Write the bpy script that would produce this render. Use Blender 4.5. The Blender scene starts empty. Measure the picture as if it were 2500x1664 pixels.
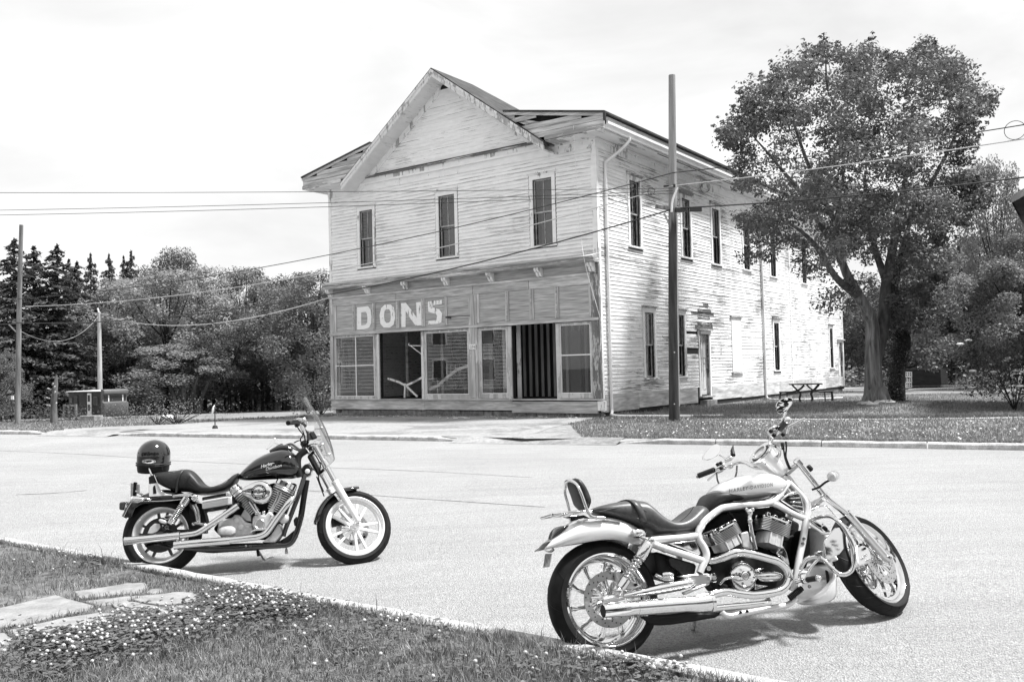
import bpy, bmesh, math, random
import numpy as np
from mathutils import Matrix, Vector
from mathutils.bvhtree import BVHTree
random.seed(7); rng = np.random.default_rng(7)
S = bpy.context.scene
COL = S.collection
A = lambda *p: np.array(p, float)

# ------------------------------------------------------------------ camera, sky, sun, exposure
FPX = 2137.32                      # focal length in pixels of the 2500 x 1664 photograph
PITCH, ROLL, EYE = 0.0323610, -0.0241759, 1.65
_cp, _sp, _c, _s = math.cos(PITCH), math.sin(PITCH), math.cos(ROLL), math.sin(ROLL)
CF = A(0, _cp, _sp); _r = A(1, 0, 0); _u = A(0, -_sp, _cp)
CR = _c*_r + _s*_u; CU = -_s*_r + _c*_u
CO = A(0, 0, EYE)
cam = bpy.data.cameras.new('camera'); cam_o = bpy.data.objects.new('camera', cam); COL.objects.link(cam_o)
cam.sensor_width = 36; cam.lens = FPX/2500*36; cam.clip_start = .05; cam.clip_end = 3000
cam_o.matrix_world = Matrix(((CR[0], CU[0], -CF[0], 0), (CR[1], CU[1], -CF[1], 0), (CR[2], CU[2], -CF[2], EYE), (0, 0, 0, 1)))
S.camera = cam_o

SUN = A(.47, .0, .88); SUN /= np.linalg.norm(SUN)
w = bpy.data.worlds.new('World'); S.world = w; w.use_nodes = True
nt = w.node_tree; nt.nodes.clear()
N = lambda t: nt.nodes.new(t)
L = lambda a, b: nt.links.new(a, b)
out = N('ShaderNodeOutputWorld'); bg = N('ShaderNodeBackground'); sky = N('ShaderNodeTexSky')
sky.sky_type = 'NISHITA'; sky.sun_disc = False
sky.sun_elevation = math.asin(SUN[2]); sky.sun_rotation = math.atan2(SUN[0], SUN[1])
sky.air_density = 1.0; sky.dust_density = 3.0
bw = N('ShaderNodeRGBToBW'); L(sky.outputs[0], bw.inputs[0])
clampn = N('ShaderNodeMath'); clampn.operation = 'MINIMUM'; clampn.inputs[1].default_value = 9; L(bw.outputs[0], clampn.inputs[0])
tc = N('ShaderNodeTexCoord'); mp = N('ShaderNodeMapping'); mp.inputs['Scale'].default_value = (1.2, 1.2, 3.2)
mp.inputs['Rotation'].default_value = (0, .25, .4); L(tc.outputs['Generated'], mp.inputs[0])
cl = N('ShaderNodeTexNoise'); cl.inputs['Scale'].default_value = 2.3; cl.inputs['Detail'].default_value = 7; cl.inputs['Roughness'].default_value = .52
cl.inputs['Distortion'].default_value = .35; L(mp.outputs[0], cl.inputs['Vector'])
rmp = N('ShaderNodeMapRange'); rmp.inputs['From Min'].default_value = .30; rmp.inputs['From Max'].default_value = .62
rmp.inputs['To Min'].default_value = 3.0; rmp.inputs['To Max'].default_value = 4.1; L(cl.outputs[0], rmp.inputs[0])
mx = N('ShaderNodeMix'); mx.data_type = 'FLOAT'; mx.inputs[0].default_value = .90   # thin white overcast over the clear sky
L(clampn.outputs[0], mx.inputs[2]); L(rmp.outputs[0], mx.inputs[3])
L(mx.outputs[0], bg.inputs[0]); bg.inputs[1].default_value = .10
L(bg.outputs[0], out.inputs[0])
sl = bpy.data.lights.new('sun', 'SUN'); sl.energy = 2.7; sl.angle = math.radians(8)
so = bpy.data.objects.new('sun', sl); COL.objects.link(so)
so.rotation_euler = Vector(SUN).to_track_quat('Z', 'Y').to_euler()
vs = S.view_settings; vs.view_transform = 'Standard'; vs.look = 'None'; vs.gamma = 1; vs.exposure = 1.5; vs.use_curve_mapping = False
S.display_settings.display_device = 'sRGB'
S.cycles.max_bounces = 8; S.cycles.transparent_max_bounces = 16; S.cycles.caustics_reflective = False; S.cycles.caustics_refractive = False

# ------------------------------------------------------------------ where things stand (photograph pixel -> ray -> surface of the place)
def ray(px, py): return CF + CR*((px-1250)/FPX) - CU*((py-832)/FPX)
def on_z(px, py, z=0.):
    r = ray(px, py); return CO + r*((z-EYE)/r[2])
def on_y(px, py, Y):
    r = ray(px, py); return CO + r*(Y/r[1])
def on_plane(px, py, p0, n):
    r = ray(px, py); return CO + r*(((p0-CO)@n)/(r@n))
def to_px(P):
    d = np.asarray(P, float)-CO; z = d@CF; return 1250+FPX*(d@CR)/z, 832-FPX*(d@CU)/z
class Frame:
    """a right-handed frame: X forward, Y to its left, Z up"""
    def __init__(s, O, heading, lean):
        h, l = math.radians(heading), math.radians(lean)
        s.O = np.array(O, float); s.X = A(math.cos(h), math.sin(h), 0); y = A(-math.sin(h), math.cos(h), 0); z = A(0, 0, 1)
        s.Z = math.cos(l)*z + math.sin(l)*y; s.Y = math.cos(l)*y - math.sin(l)*z
    def w(s, x, y, z): return s.O + s.X*x + s.Y*y + s.Z*z
    def loc(s, P): d = np.asarray(P)-s.O; return A(d@s.X, d@s.Y, d@s.Z)
    def px(s, px, py, y): return on_plane(px, py, s.O + s.Y*y, s.Y)
    def mat(s, O=None):
        O = s.O if O is None else O
        return Matrix([[s.X[i], s.Y[i], s.Z[i], O[i]] for i in range(3)] + [[0, 0, 0, 1]])

# ------------------------------------------------------------------ mesh building
def nrm(v): v = np.asarray(v, float); return v/(np.linalg.norm(v)+1e-12)
def spline(pts, n=6, closed=False):
    """Catmull-Rom through the points"""
    P = [np.asarray(p, float) for p in pts]; m = len(P); o = []
    if m < 3 and not closed: return [P[0]+(P[-1]-P[0])*t for t in np.linspace(0, 1, n+1)]
    rngi = range(m) if closed else range(m-1)
    for i in rngi:
        if closed: a, b, c, d = P[(i-1) % m], P[i], P[(i+1) % m], P[(i+2) % m]
        else: b, c = P[i], P[i+1]; a = P[i-1] if i else 2*b-c; d = P[i+2] if i+2 < m else 2*c-b
        for t in np.arange(n)/n:
            o.append(.5*((2*b)+(c-a)*t+(2*a-5*b+4*c-d)*t*t+(3*b-a-3*c+d)*t**3))
    if not closed: o.append(P[-1])
    return o
class Mb:
    def __init__(s): s.v = []; s.f = []
    def add(s, vs, fs):
        k = len(s.v); s.v += [tuple(map(float, p)) for p in vs]; s.f += [tuple(i+k for i in q) for q in fs]; return s
    def box(s, c, sz, X=(1, 0, 0), Y=(0, 1, 0), Z=(0, 0, 1)):
        c, X, Y, Z = map(np.asarray, (c, X, Y, Z)); h = A(*sz)/2; vs = []
        for k in (-1, 1):
            for j in (-1, 1):
                for i in (-1, 1): vs.append(c+X*h[0]*i+Y*h[1]*j+Z*h[2]*k)
        return s.add(vs, [(0, 2, 3, 1), (4, 5, 7, 6), (0, 1, 5, 4), (2, 6, 7, 3), (0, 4, 6, 2), (1, 3, 7, 5)])
    def bx(s, x0, x1, y0, y1, z0, z1): return s.box(((x0+x1)/2, (y0+y1)/2, (z0+z1)/2), (abs(x1-x0), abs(y1-y0), abs(z1-z0)))
    def hexa(s, b, t):
        return s.add(list(b)+list(t), [(3, 2, 1, 0), (4, 5, 6, 7), (0, 1, 5, 4), (1, 2, 6, 5), (2, 3, 7, 6), (3, 0, 4, 7)])
    def prism(s, poly, off):
        """closed polygon of points pushed along off"""
        P = [np.asarray(p, float) for p in poly]; n = len(P); off = np.asarray(off, float)
        return s.add(P+[p+off for p in P], [tuple(range(n))[::-1], tuple(range(n, 2*n))]+[(i, (i+1) % n, n+(i+1) % n, n+i) for i in range(n)])
    def rings(s, R, cap=True, closed=False):
        n = len(R[0]); m = len(R); vs = [p for r in R for p in r]; fs = []
        for i in range(m if closed else m-1):
            a, b = i*n, ((i+1) % m)*n
            for j in range(n): k = (j+1) % n; fs.append((a+j, a+k, b+k, b+j))
        if cap and not closed: fs += [tuple(range(n))[::-1], tuple(range((m-1)*n, m*n))]
        return s.add(vs, fs)
    def tube(s, pts, r, n=10, sm=0, cap=True, closed=False):
        P = spline(pts, sm, closed) if sm else [np.asarray(p, float) for p in pts]
        m = len(P); rr = np.interp(np.linspace(0, 1, m), np.linspace(0, 1, len(r)), r) if hasattr(r, '__len__') else [r]*m
        R = []; up = None
        for i in range(m):
            t = nrm((P[(i+1) % m]-P[i-1]) if closed else (P[min(i+1, m-1)]-P[max(i-1, 0)]))
            if up is None: up = nrm(np.cross(t, A(.31, .17, .93))) if abs(t[2]) < .98 else nrm(np.cross(t, A(1, 0, 0)))
            a = nrm(up-t*(up@t)); b = np.cross(t, a); up = a
            R.append([P[i]+rr[i]*(a*math.cos(q)+b*math.sin(q)) for q in np.arange(n)*2*math.pi/n])
        return s.rings(R, cap, closed)
    def lathe(s, prof, o, ax, n=32, closed=False, X=None):
        """profile of (radius, height along ax); closed: profile is a loop"""
        o = np.asarray(o, float); ax = nrm(ax); a = nrm(np.cross(ax, A(.3, .2, .9))) if X is None else nrm(X); b = np.cross(ax, a)
        R = [[o+ax*h+(a*math.cos(q)+b*math.sin(q))*max(r, 1e-4) for q in np.arange(n)*2*math.pi/n] for r, h in prof]
        return s.rings(R, not closed, closed)
    def ball(s, c, r, n=12, m=8, X=(1, 0, 0), Y=(0, 1, 0), Z=(0, 0, 1)):
        c, X, Y, Z = map(np.asarray, (c, X, Y, Z)); r = A(r, r, r) if np.isscalar(r) else A(*r)
        R = []
        for i in range(m+1):
            t = math.pi*i/m; zz, q = -math.cos(t), max(math.sin(t), 1e-3)
            R.append([c+Z*r[2]*zz+X*r[0]*q*math.cos(k)+Y*r[1]*q*math.sin(k) for k in np.arange(n)*2*math.pi/n])
        return s.rings(R)
    def sheet(s, G, th=None):
        """grid of points (rows); th: push direction/thickness function or None"""
        m, n = len(G), len(G[0]); vs = [p for r in G for p in r]
        fs = [(i*n+j, i*n+j+1, (i+1)*n+j+1, (i+1)*n+j) for i in range(m-1) for j in range(n-1)]
        return s.add(vs, fs)
    def build(s, name, mat, parent=None, smooth=None, bevel=0, local=False, solid=0, sub=0, **props):
        me = bpy.data.meshes.new(name); V = np.array(s.v, float).reshape(-1, 3)
        if parent is not None and not local:
            Mi = np.array(root_mat(parent).inverted()); V = V@Mi[:3, :3].T+Mi[:3, 3]
        me.from_pydata(V.tolist(), [], s.f)
        return link_mesh(name, me, mat, parent, smooth, bevel, solid, sub, **props)
ROOTM = {}
def root_mat(o):
    while o.parent is not None: o = o.parent
    return ROOTM.get(o.name, Matrix.Identity(4))
def link_mesh(name, me, mat, parent=None, smooth=None, bevel=0, solid=0, sub=0, **props):
    me.validate()
    if mat is not None: me.materials.append(mat)
    if smooth is not None:
        me.polygons.foreach_set('use_smooth', [True]*len(me.polygons)); me.set_sharp_from_angle(angle=math.radians(smooth))
    o = bpy.data.objects.new(name, me); COL.objects.link(o)
    if parent is not None: o.parent = parent
    if solid: m = o.modifiers.new('solid', 'SOLIDIFY'); m.thickness = solid; m.offset = 0
    if bevel: m = o.modifiers.new('bevel', 'BEVEL'); m.width = bevel; m.segments = 2; m.limit_method = 'ANGLE'; m.angle_limit = math.radians(40)
    if sub: m = o.modifiers.new('sub', 'SUBSURF'); m.levels = sub; m.render_levels = sub
    for k, v in props.items(): o[k] = v
    return o
def thing(name, label, cat, M=None, group=None):
    o = bpy.data.objects.new(name, None); COL.objects.link(o); o.empty_display_size = .2
    M = M if isinstance(M, Matrix) else (Matrix.Translation(Vector(M)) if M is not None else Matrix.Identity(4))
    o.matrix_world = M; ROOTM[o.name] = M.copy(); o['label'] = label; o['category'] = cat
    if group: o['group'] = group
    return o
def tag(o, label, cat, group=None):
    o['label'] = label; o['category'] = cat
    if group: o['group'] = group
    return o
def fast_mesh(name, V, F, mat, smooth=False, parent=None, **props):
    """V (n,3), F (m,k) arrays -> object"""
    me = bpy.data.meshes.new(name); V = np.asarray(V, np.float32); F = np.asarray(F, np.int32); m, k = F.shape
    me.vertices.add(len(V)); me.vertices.foreach_set('co', V.ravel()); me.loops.add(m*k); me.loops.foreach_set('vertex_index', F.ravel())
    me.polygons.add(m); me.polygons.foreach_set('loop_start', np.arange(m, dtype=np.int32)*k)
    me.update(calc_edges=True)
    if smooth: me.polygons.foreach_set('use_smooth', [True]*m)
    if mat: me.materials.append(mat)
    o = bpy.data.objects.new(name, me); COL.objects.link(o)
    if parent is not None: o.parent = parent
    for q, v in props.items(): o[q] = v
    return o

# ------------------------------------------------------------------ materials (all grey: the photograph is black and white)
def new_mat(name):
    m = bpy.data.materials.new(name); m.use_nodes = True; t = m.node_tree; b = t.nodes['Principled BSDF']; return m, t, b
def grey(v): return (v, v, v, 1)
def plain(name, v, rough=.5, metal=0, coat=0, spec=.5):
    m, t, b = new_mat(name); b.inputs['Base Color'].default_value = grey(v); b.inputs['Roughness'].default_value = rough
    b.inputs['Metallic'].default_value = metal; b.inputs['Coat Weight'].default_value = coat; b.inputs['Coat Roughness'].default_value = .03
    b.inputs['Specular IOR Level'].default_value = spec; return m
class G:
    """tiny node-graph writer"""
    def __init__(s, t): s.t = t; s.tc = t.nodes.new('ShaderNodeTexCoord')
    def n(s, ty, **k):
        x = s.t.nodes.new(ty)
        for a, v in k.items(): setattr(x, a, v)
        return x
    def ln(s, a, b): s.t.links.new(a, b)
    def coord(s, scale=(1, 1, 1), kind='Object', loc=(0, 0, 0), rot=(0, 0, 0)):
        m = s.n('ShaderNodeMapping'); m.inputs['Scale'].default_value = scale; m.inputs['Location'].default_value = loc; m.inputs['Rotation'].default_value = rot
        s.ln(s.tc.outputs[kind], m.inputs[0]); return m.outputs[0]
    def noise(s, vec, scale, detail=4, rough=.55, dist=0):
        x = s.n('ShaderNodeTexNoise'); x.inputs['Scale'].default_value = scale; x.inputs['Detail'].default_value = detail
        x.inputs['Roughness'].default_value = rough; x.inputs['Distortion'].default_value = dist
        if vec is not None: s.ln(vec, x.inputs['Vector'])
        return x.outputs[0]
    def rng(s, v, a, b, c, d):
        x = s.n('ShaderNodeMapRange'); x.inputs[1].default_value = a; x.inputs[2].default_value = b; x.inputs[3].default_value = c; x.inputs[4].default_value = d
        s.ln(v, x.inputs[0]); return x.outputs[0]
    def math(s, op, a, b=0.):
        x = s.n('ShaderNodeMath', operation=op)
        for i, q in enumerate((a, b)):
            if isinstance(q, (int, float)): x.inputs[i].default_value = q
            else: s.ln(q, x.inputs[i])
        return x.outputs[0]
    def mix(s, f, a, b):
        x = s.n('ShaderNodeMix', data_type='FLOAT')
        for i, q in ((0, f), (2, a), (3, b)):
            if isinstance(q, (int, float)): x.inputs[i].default_value = q
            else: s.ln(q, x.inputs[i])
        return x.outputs[0]
    def bump(s, h, strength=.4, dist=.01):
        x = s.n('ShaderNodeBump'); x.inputs['Strength'].default_value = strength; x.inputs['Distance'].default_value = dist; s.ln(h, x.inputs['Height']); return x.outputs[0]
def noisy(name, lo, hi, scale, rough=.8, detail=5, stretch=(1, 1, 1), bump=0, bdist=.01, kind='Object', scale2=None, amt2=.3, lo_at=.35, hi_at=.65, metal=0, spec=.3, rand=0, dist=0):
    m, t, b = new_mat(name); g = G(t); vec = g.coord(stretch, kind); n1 = g.noise(vec, scale, detail, dist=dist)
    v = g.rng(n1, lo_at, hi_at, lo, hi)
    if scale2:
        n2 = g.noise(vec, scale2, 3); v = g.math('MULTIPLY', v, g.rng(n2, .3, .7, 1-amt2, 1+amt2))
    if rand:
        oi = g.n('ShaderNodeObjectInfo'); v = g.math('MULTIPLY', v, g.rng(oi.outputs['Random'], 0, 1, 1-rand, 1+rand))
    g.ln(v, b.inputs['Base Color']); b.inputs['Roughness'].default_value = rough; b.inputs['Metallic'].default_value = metal; b.inputs['Specular IOR Level'].default_value = spec
    if bump: g.ln(g.bump(n1, bump, bdist), b.inputs['Normal'])
    return m

# ------------------------------------------------------------------ ground
def sstep(a, b, x): t = np.clip((np.asarray(x, float)-a)/(b-a), 0, 1); return t*t*(3-2*t)
def road_z(x, y):
    """the road's gentle cross fall near the parked motorcycles, level further off"""
    return (.028+.0195*np.clip(x, -6, 4))*(1-sstep(9, 15, y))
def lawn_z(x, y):
    """verge and lawn beyond the road, falling away towards the woods"""
    s = np.interp(x, [-30, -12, -4, 20], [.032, .030, .008, .009])
    d = np.maximum(0, y-25.)
    return .10 - s*np.minimum(d*d/(d+4.), 60) + .15*np.exp(-((np.asarray(x)-12.)**2+(np.asarray(y)-28.8)**2)/20.)
def on_lawn(px, py, dz=0):
    z = .1
    for _ in range(30): P = on_z(px, py, z); z = .6*z+.4*(float(lawn_z(P[0], P[1]))+dz)
    return P
def on_road(px, py, dz=0):
    z = 0.
    for _ in range(12): P = on_z(px, py, z); z = float(road_z(P[0], P[1]))+dz
    return P
# far kerb line (road level), near kerb line (road side edge of its top)
FK = [on_z(*p, 0) for p in ((-30, 1059.2), (0, 1059.5), (146, 1061), (257, 1062.6), (420, 1065.8), (760, 1071), (1126, 1077.6), (1489, 1082), (1765, 1086), (2164, 1093), (2500, 1099))]
NKH = .13
NK = [on_road(*p, NKH) for p in ((0, 1302), (349, 1373), (444, 1390), (508, 1404), (618, 1425), (800, 1452), (1064, 1501), (1180, 1521), (1361, 1552), (1500, 1581), (1670, 1610), (1818, 1638), (1967, 1664))]
_fit = np.polyfit([p[0] for p in NK], [p[1] for p in NK], 1)        # the near kerb is straight
nk_y = lambda x: _fit[0]*x+_fit[1]
NKD = nrm(A(1, _fit[0], 0)); NKN = A(NKD[1], -NKD[0], 0)               # along the kerb, and away from the road (towards the camera)
FK = [FK[0]+nrm(A(-.9, .43, 0))*90] + FK + [FK[-1]+nrm(A(.86, -.5, 0))*60]
fk_x = [p[0] for p in FK]; fk_yv = [p[1] for p in FK]
fk_y = lambda x: np.interp(x, fk_x, fk_yv)

m_asphalt, t, b = new_mat('worn_asphalt'); g = G(t); v = g.coord()
sp = g.noise(v, 95, 3, .6); sp2 = g.noise(v, 38, 3, .6); big = g.noise(v, .35, 4); st = g.noise(g.coord((.25, 3.2, 1), rot=(0, 0, .56)), 1.3, 4)
vo = g.n('ShaderNodeTexVoronoi'); vo.inputs['Scale'].default_value = 100; g.ln(v, vo.inputs['Vector'])
vd = g.n('ShaderNodeTexVoronoi', feature='DISTANCE_TO_EDGE'); vd.inputs['Scale'].default_value = .16; vd.inputs['Randomness'].default_value = 1
wv = g.n('ShaderNodeVectorMath', operation='ADD'); nv = g.n('ShaderNodeTexNoise'); nv.inputs['Scale'].default_value = .9; nv.inputs['Detail'].default_value = 5; g.ln(v, nv.inputs['Vector']); g.ln(v, wv.inputs[0])
nsc = g.n('ShaderNodeVectorMath', operation='SCALE'); nsc.inputs['Scale'].default_value = 1.6; g.ln(nv.outputs['Color'], nsc.inputs[0]); g.ln(nsc.outputs[0], wv.inputs[1]); g.ln(wv.outputs[0], vd.inputs['Vector'])
crack = g.rng(vd.outputs['Distance'], 0, .004, .90, 1)
val = g.math('MULTIPLY', g.rng(sp, .30, .70, .245, .465), g.rng(sp2, .3, .7, .84, 1.14))
val = g.math('MULTIPLY', val, g.rng(big, .3, .7, .90, 1.08)); val = g.math('MULTIPLY', val, g.rng(st, .3, .7, .93, 1.05)); val = g.math('MULTIPLY', val, crack)
col = g.n('ShaderNodeMath', operation='MULTIPLY'); g.ln(val, col.inputs[0]); g.ln(g.rng(vo.outputs['Color'], 0, 1, .80, 1.18), col.inputs[1])
g.ln(col.outputs[0], b.inputs['Base Color']); b.inputs['Roughness'].default_value = .9; b.inputs['Specular IOR Level'].default_value = .25
g.ln(g.bump(g.math('ADD', sp, vo.outputs['Distance']), .9, .012), b.inputs['Normal'])

def grass_mat(name, lo, hi, sc, patch=1.):
    m, t, b = new_mat(name); g = G(t); v = g.coord(); a = g.noise(v, sc, 6, .65); c = g.noise(v, .35, 4, .6, .5); d = g.noise(g.coord((1, 4, 1)), 1.1, 4)
    x = g.rng(a, .32, .68, lo, hi); x = g.math('MULTIPLY', x, g.rng(c, .32, .68, 1-.28*patch, 1+.34*patch)); x = g.math('MULTIPLY', x, g.rng(d, .3, .7, .88, 1.12))
    g.ln(x, b.inputs['Base Color']); b.inputs['Roughness'].default_value = .95; b.inputs['Specular IOR Level'].default_value = .1
    g.ln(g.bump(a, .8, .05), b.inputs['Normal']); return m
m_lawn = grass_mat('far_lawn', .15, .27, 7)
m_soil = noisy('lawn_soil', .06, .17, 9, .95, 6, scale2=1.3, amt2=.35, bump=.6, bdist=.02)
m_concrete = noisy('old_concrete', .30, .46, 14, .9, 6, scale2=120, amt2=.12, bump=.35, bdist=.004)
m_kerb_far = noisy('stained_kerb', .34, .60, 6, .9, 6, scale2=50, amt2=.25, bump=.5, bdist=.01)
m_flag = noisy('flagstone', .20, .30, 7, .9, 6, scale2=70, amt2=.16, bump=.25, bdist=.004, rand=.05)
m, t, b = new_mat('dusty_gravel'); m_gravel = m; g = G(t); v = g.coord()
a = g.noise(v, 11, 6, .7); c = g.noise(v, .55, 5, .6, .8); st = g.noise(g.coord((.5, 2.2, 1), rot=(0, 0, .55)), 1.0, 5, .6)
x = g.math('MULTIPLY', g.rng(a, .3, .7, .20, .38), g.rng(st, .3, .7, .86, 1.1)); gr = g.rng(a, .3, .7, .12, .22)
x = g.mix(g.rng(c, .50, .62, 0, .85), x, gr)
g.ln(x, b.inputs['Base Color']); b.inputs['Roughness'].default_value = .95; g.ln(g.bump(a, .6, .03), b.inputs['Normal'])

def grid_sheet(name, mat, xs, yfun0, yfun1, ny, zf, power=1., **props):
    tt = np.linspace(0, 1, ny)**power; V = []
    for x in xs:
        y0, y1 = float(yfun0(x)), float(yfun1(x))
        for k in tt: y = y0+(y1-y0)*k; V.append((x, y, float(zf(x, y))))
    n = ny; F = [(i*n+j, (i+1)*n+j, (i+1)*n+j+1, i*n+j+1) for i in range(len(xs)-1) for j in range(n-1)]
    return fast_mesh(name, V, F, mat, True, **props)
xs = np.concatenate([[-96, -70, -45, -30], np.linspace(-20, 12, 65), [20, 35, 60]])
grid_sheet('road', m_asphalt, xs, lambda x: nk_y(x)-.05, lambda x: fk_y(x)+.05, 40, road_z, kind='structure')
xl = np.concatenate([[-900, -400, -200, -130, -96, -80], np.linspace(-66, 62, 129), [80, 130, 200, 400, 900]])
grid_sheet('lawn', m_lawn, xl, lambda x: fk_y(x)+.06, lambda x: 1500, 90, lambda x, y: lawn_z(x, y), 4.2, kind='structure')
# near lawn: reaches from the kerb past the camera to the houses behind it
near_z = lambda x, y: road_z(x, y)+NKH-.005+.03*sstep(.2, 1.6, nk_y(x)-y)
xn = np.concatenate([[-900, -200, -60, -20], np.linspace(-9, 7, 65), [20, 60, 200, 900]])
grid_sheet('near_lawn', m_soil, xn, lambda x: nk_y(x)-.20, lambda x: min(-600, nk_y(x)-50), 60, near_z, 3.2, kind='structure')

# near kerb: cast lengths end to end
kerb = thing('kerb', 'pale concrete kerb beside the grass behind both motorcycles', 'kerb'); kerb['kind'] = 'structure'; del kerb['category'], kerb['label']
P0 = A(0, nk_y(0), 0)
s = -16.
i = 0
while s < 9:
    ln = 2.35; mb = Mb(); R = []
    for q in np.linspace(.006, ln-.006, 14):
        c = P0+NKD*(s+q); z = float(road_z(c[0], c[1])); j = random.uniform(-.008, .008); k = random.uniform(-.01, .01)
        R.append([c+A(0, 0, z-.1), c-NKN*.0+A(0, 0, z+NKH-.022+j), c+NKN*(.02+k)+A(0, 0, z+NKH), c+NKN*.19+A(0, 0, z+NKH+.004+j), c+NKN*.20+A(0, 0, z-.1)])
    mb.rings(R).build('kerb_stone', m_concrete, kerb, 35); s += ln
# far kerb: three runs with the driveway gaps between them, ends ramped down
far_kerb = thing('kerb', '', 'k'); far_kerb['kind'] = 'structure'; del far_kerb['category'], far_kerb['label']
def run(px0, px1, ramp0, ramp1, pieces, h=.115):
    line = [on_z(px, np.interp(px, (0, 146, 257, 420, 760, 1126, 1489, 1765, 2164, 2500), (1059.5, 1061, 1062.6, 1065.8, 1071, 1077.6, 1082, 1086, 1093, 1099)), 0) for px in np.linspace(px0, px1, pieces*6+1)]
    for k in range(pieces):
        R = []
        for q in range(7):
            i = k*6+q; c = line[i]; d = nrm(line[min(i+1, len(line)-1)]-line[max(i-1, 0)]); nv = A(-d[1], d[0], 0)
            if q == 0: c = c+d*.012
            if q == 6: c = c-d*.012
            f = 1.
            if ramp0: f = min(f, .12+.88*i/3.)
            if ramp1: f = min(f, .12+.88*(len(line)-1-i)/3.)
            hh = h*min(1, f)+random.uniform(-.006, .006); j = random.uniform(-.012, .012)
            R.append([c+A(0, 0, -.1), c+nv*j+A(0, 0, hh-.03), c+nv*(.03+j)+A(0, 0, hh), c+nv*.17+A(0, 0, hh), c+nv*.18+A(0, 0, -.1)])
        Mb().rings(R).build('kerb_stone', m_kerb_far, far_kerb, 30)
run(-330, 146, 0, 1, 3); run(257, 1150, 1, 1, 5); run(1489, 2780, 1, 0, 5)
# gravel forecourt between the far kerb and the store, with the driveway cuts
def poly_sheet(name, mat, pts, zoff, zf=lawn_z, step=.8, **props):
    bm = bmesh.new(); vs = [bm.verts.new((p[0], p[1], 0)) for p in pts]; f = bm.faces.new(vs)
    bmesh.ops.triangulate(bm, faces=[f]); bmesh.ops.subdivide_edges(bm, edges=bm.edges[:], cuts=5, use_grid_fill=True)
    bmesh.ops.triangulate(bm, faces=bm.faces[:])
    for v in bm.verts: v.co.z = float(zf(v.co.x, v.co.y))+zoff
    bmesh.ops.recalc_face_normals(bm, faces=bm.faces[:])
    me = bpy.data.meshes.new(name); bm.to_mesh(me); bm.free()
    if me.polygons[0].normal.z < 0: me.flip_normals()
    return link_mesh(name, me, mat, None, 60, **props)
kerb_at = lambda px: on_z(px, np.interp(px, (0, 146, 257, 420, 760, 1126, 1489, 1765), (1059.5, 1061, 1062.6, 1065.8, 1071, 1077.6, 1082, 1086)), 0)
fore_top = [(150, 1048), (260, 1041), (420, 1036), (560, 1026), (760, 1022), (815, 1012), (1000, 1013), (1200, 1016), (1460, 1018), (1440, 1024), (1395, 1033), (1340, 1046), (1300, 1058), (1268, 1070)]
fore_bot = [(1489, 1080.5), (1300, 1078), (1126, 1075.5), (760, 1068), (420, 1063.5), (257, 1060.5), (146, 1059.3)]
jit = lambda p: (p[0]+random.uniform(-9, 9), p[1]+random.uniform(-1, 1))
forec = poly_sheet('forecourt', m_gravel, [on_lawn(*jit(p)) for p in fore_top]+[kerb_at(p[0])+A(.08, .16, 0) for p in fore_bot], .006, kind='structure')
# driveway aprons fill the kerb gaps
for a0, a1, am in ((120, 290, m_gravel), (1120, 1330, m_gravel), (1330, 1520, m_lawn)):
    pts = []
    for px in np.linspace(a0, a1, 12): y = np.interp(px, (0, 146, 257, 420, 760, 1126, 1489, 1765), (1059.5, 1061, 1062.6, 1065.8, 1071, 1077.6, 1082, 1086)); pts.append(on_z(px, y, 0)+A(-.2, -.38, .005))
    Mb().sheet([pts, [p+A(.12, .24, .055) for p in pts], [p+A(.22, .44, .106) for p in pts], [p+A(.27, .54, .112) for p in pts], [p+A(.75, 1.5, .116) for p in pts]]).build('driveway', am, None, 60, kind='structure')
# the overgrown pavement strip on the right
pa = [on_lawn(px, py) for px, py in ((1700, 1023.5), (1900, 1023.8), (2150, 1024), (2330, 1022), (2500, 1019.5), (2640, 1017))]
Mb().sheet([[p+A(-.0, -.22, .012) for p in pa], [p+A(.05, .25, .016) for p in pa]]).build('pavement', m_concrete, None, 60, kind='structure')
# flagstone path through the near grass
ST = [[(178, 1442), (315, 1421), (355, 1420), (362, 1431), (338, 1445), (300, 1449), (196, 1458)],
      [(-60, 1490), (0, 1482), (137, 1451), (232, 1478), (215, 1488), (140, 1502), (60, 1522), (5, 1531), (-60, 1538)],
      [(200, 1464), (305, 1453), (420, 1445), (405, 1451), (320, 1459), (312, 1465), (245, 1477)],
      [(322, 1463), (428, 1445), (470, 1446), (492, 1457), (470, 1470), (440, 1473), (388, 1477), (345, 1470)],
      [(268, 1475), (312, 1467), (385, 1479), (392, 1484), (360, 1490), (306, 1491)],
      [(16, 1535), (62, 1526), (150, 1505), (240, 1492), (305, 1494), (250, 1520), (150, 1553), (52, 1555)],
      [(-70, 1555), (-10, 1541), (12, 1541), (48, 1566), (40, 1574), (10, 1588), (-60, 1600)],
      [(366, 1436), (385, 1433), (402, 1440), (372, 1446), (350, 1443)],
      [(362, 1492), (395, 1486), (440, 1477), (455, 1478), (420, 1500), (372, 1505)]]
m_seam = noisy('tar_seam', .20, .32, 8, .8, 4)
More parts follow.
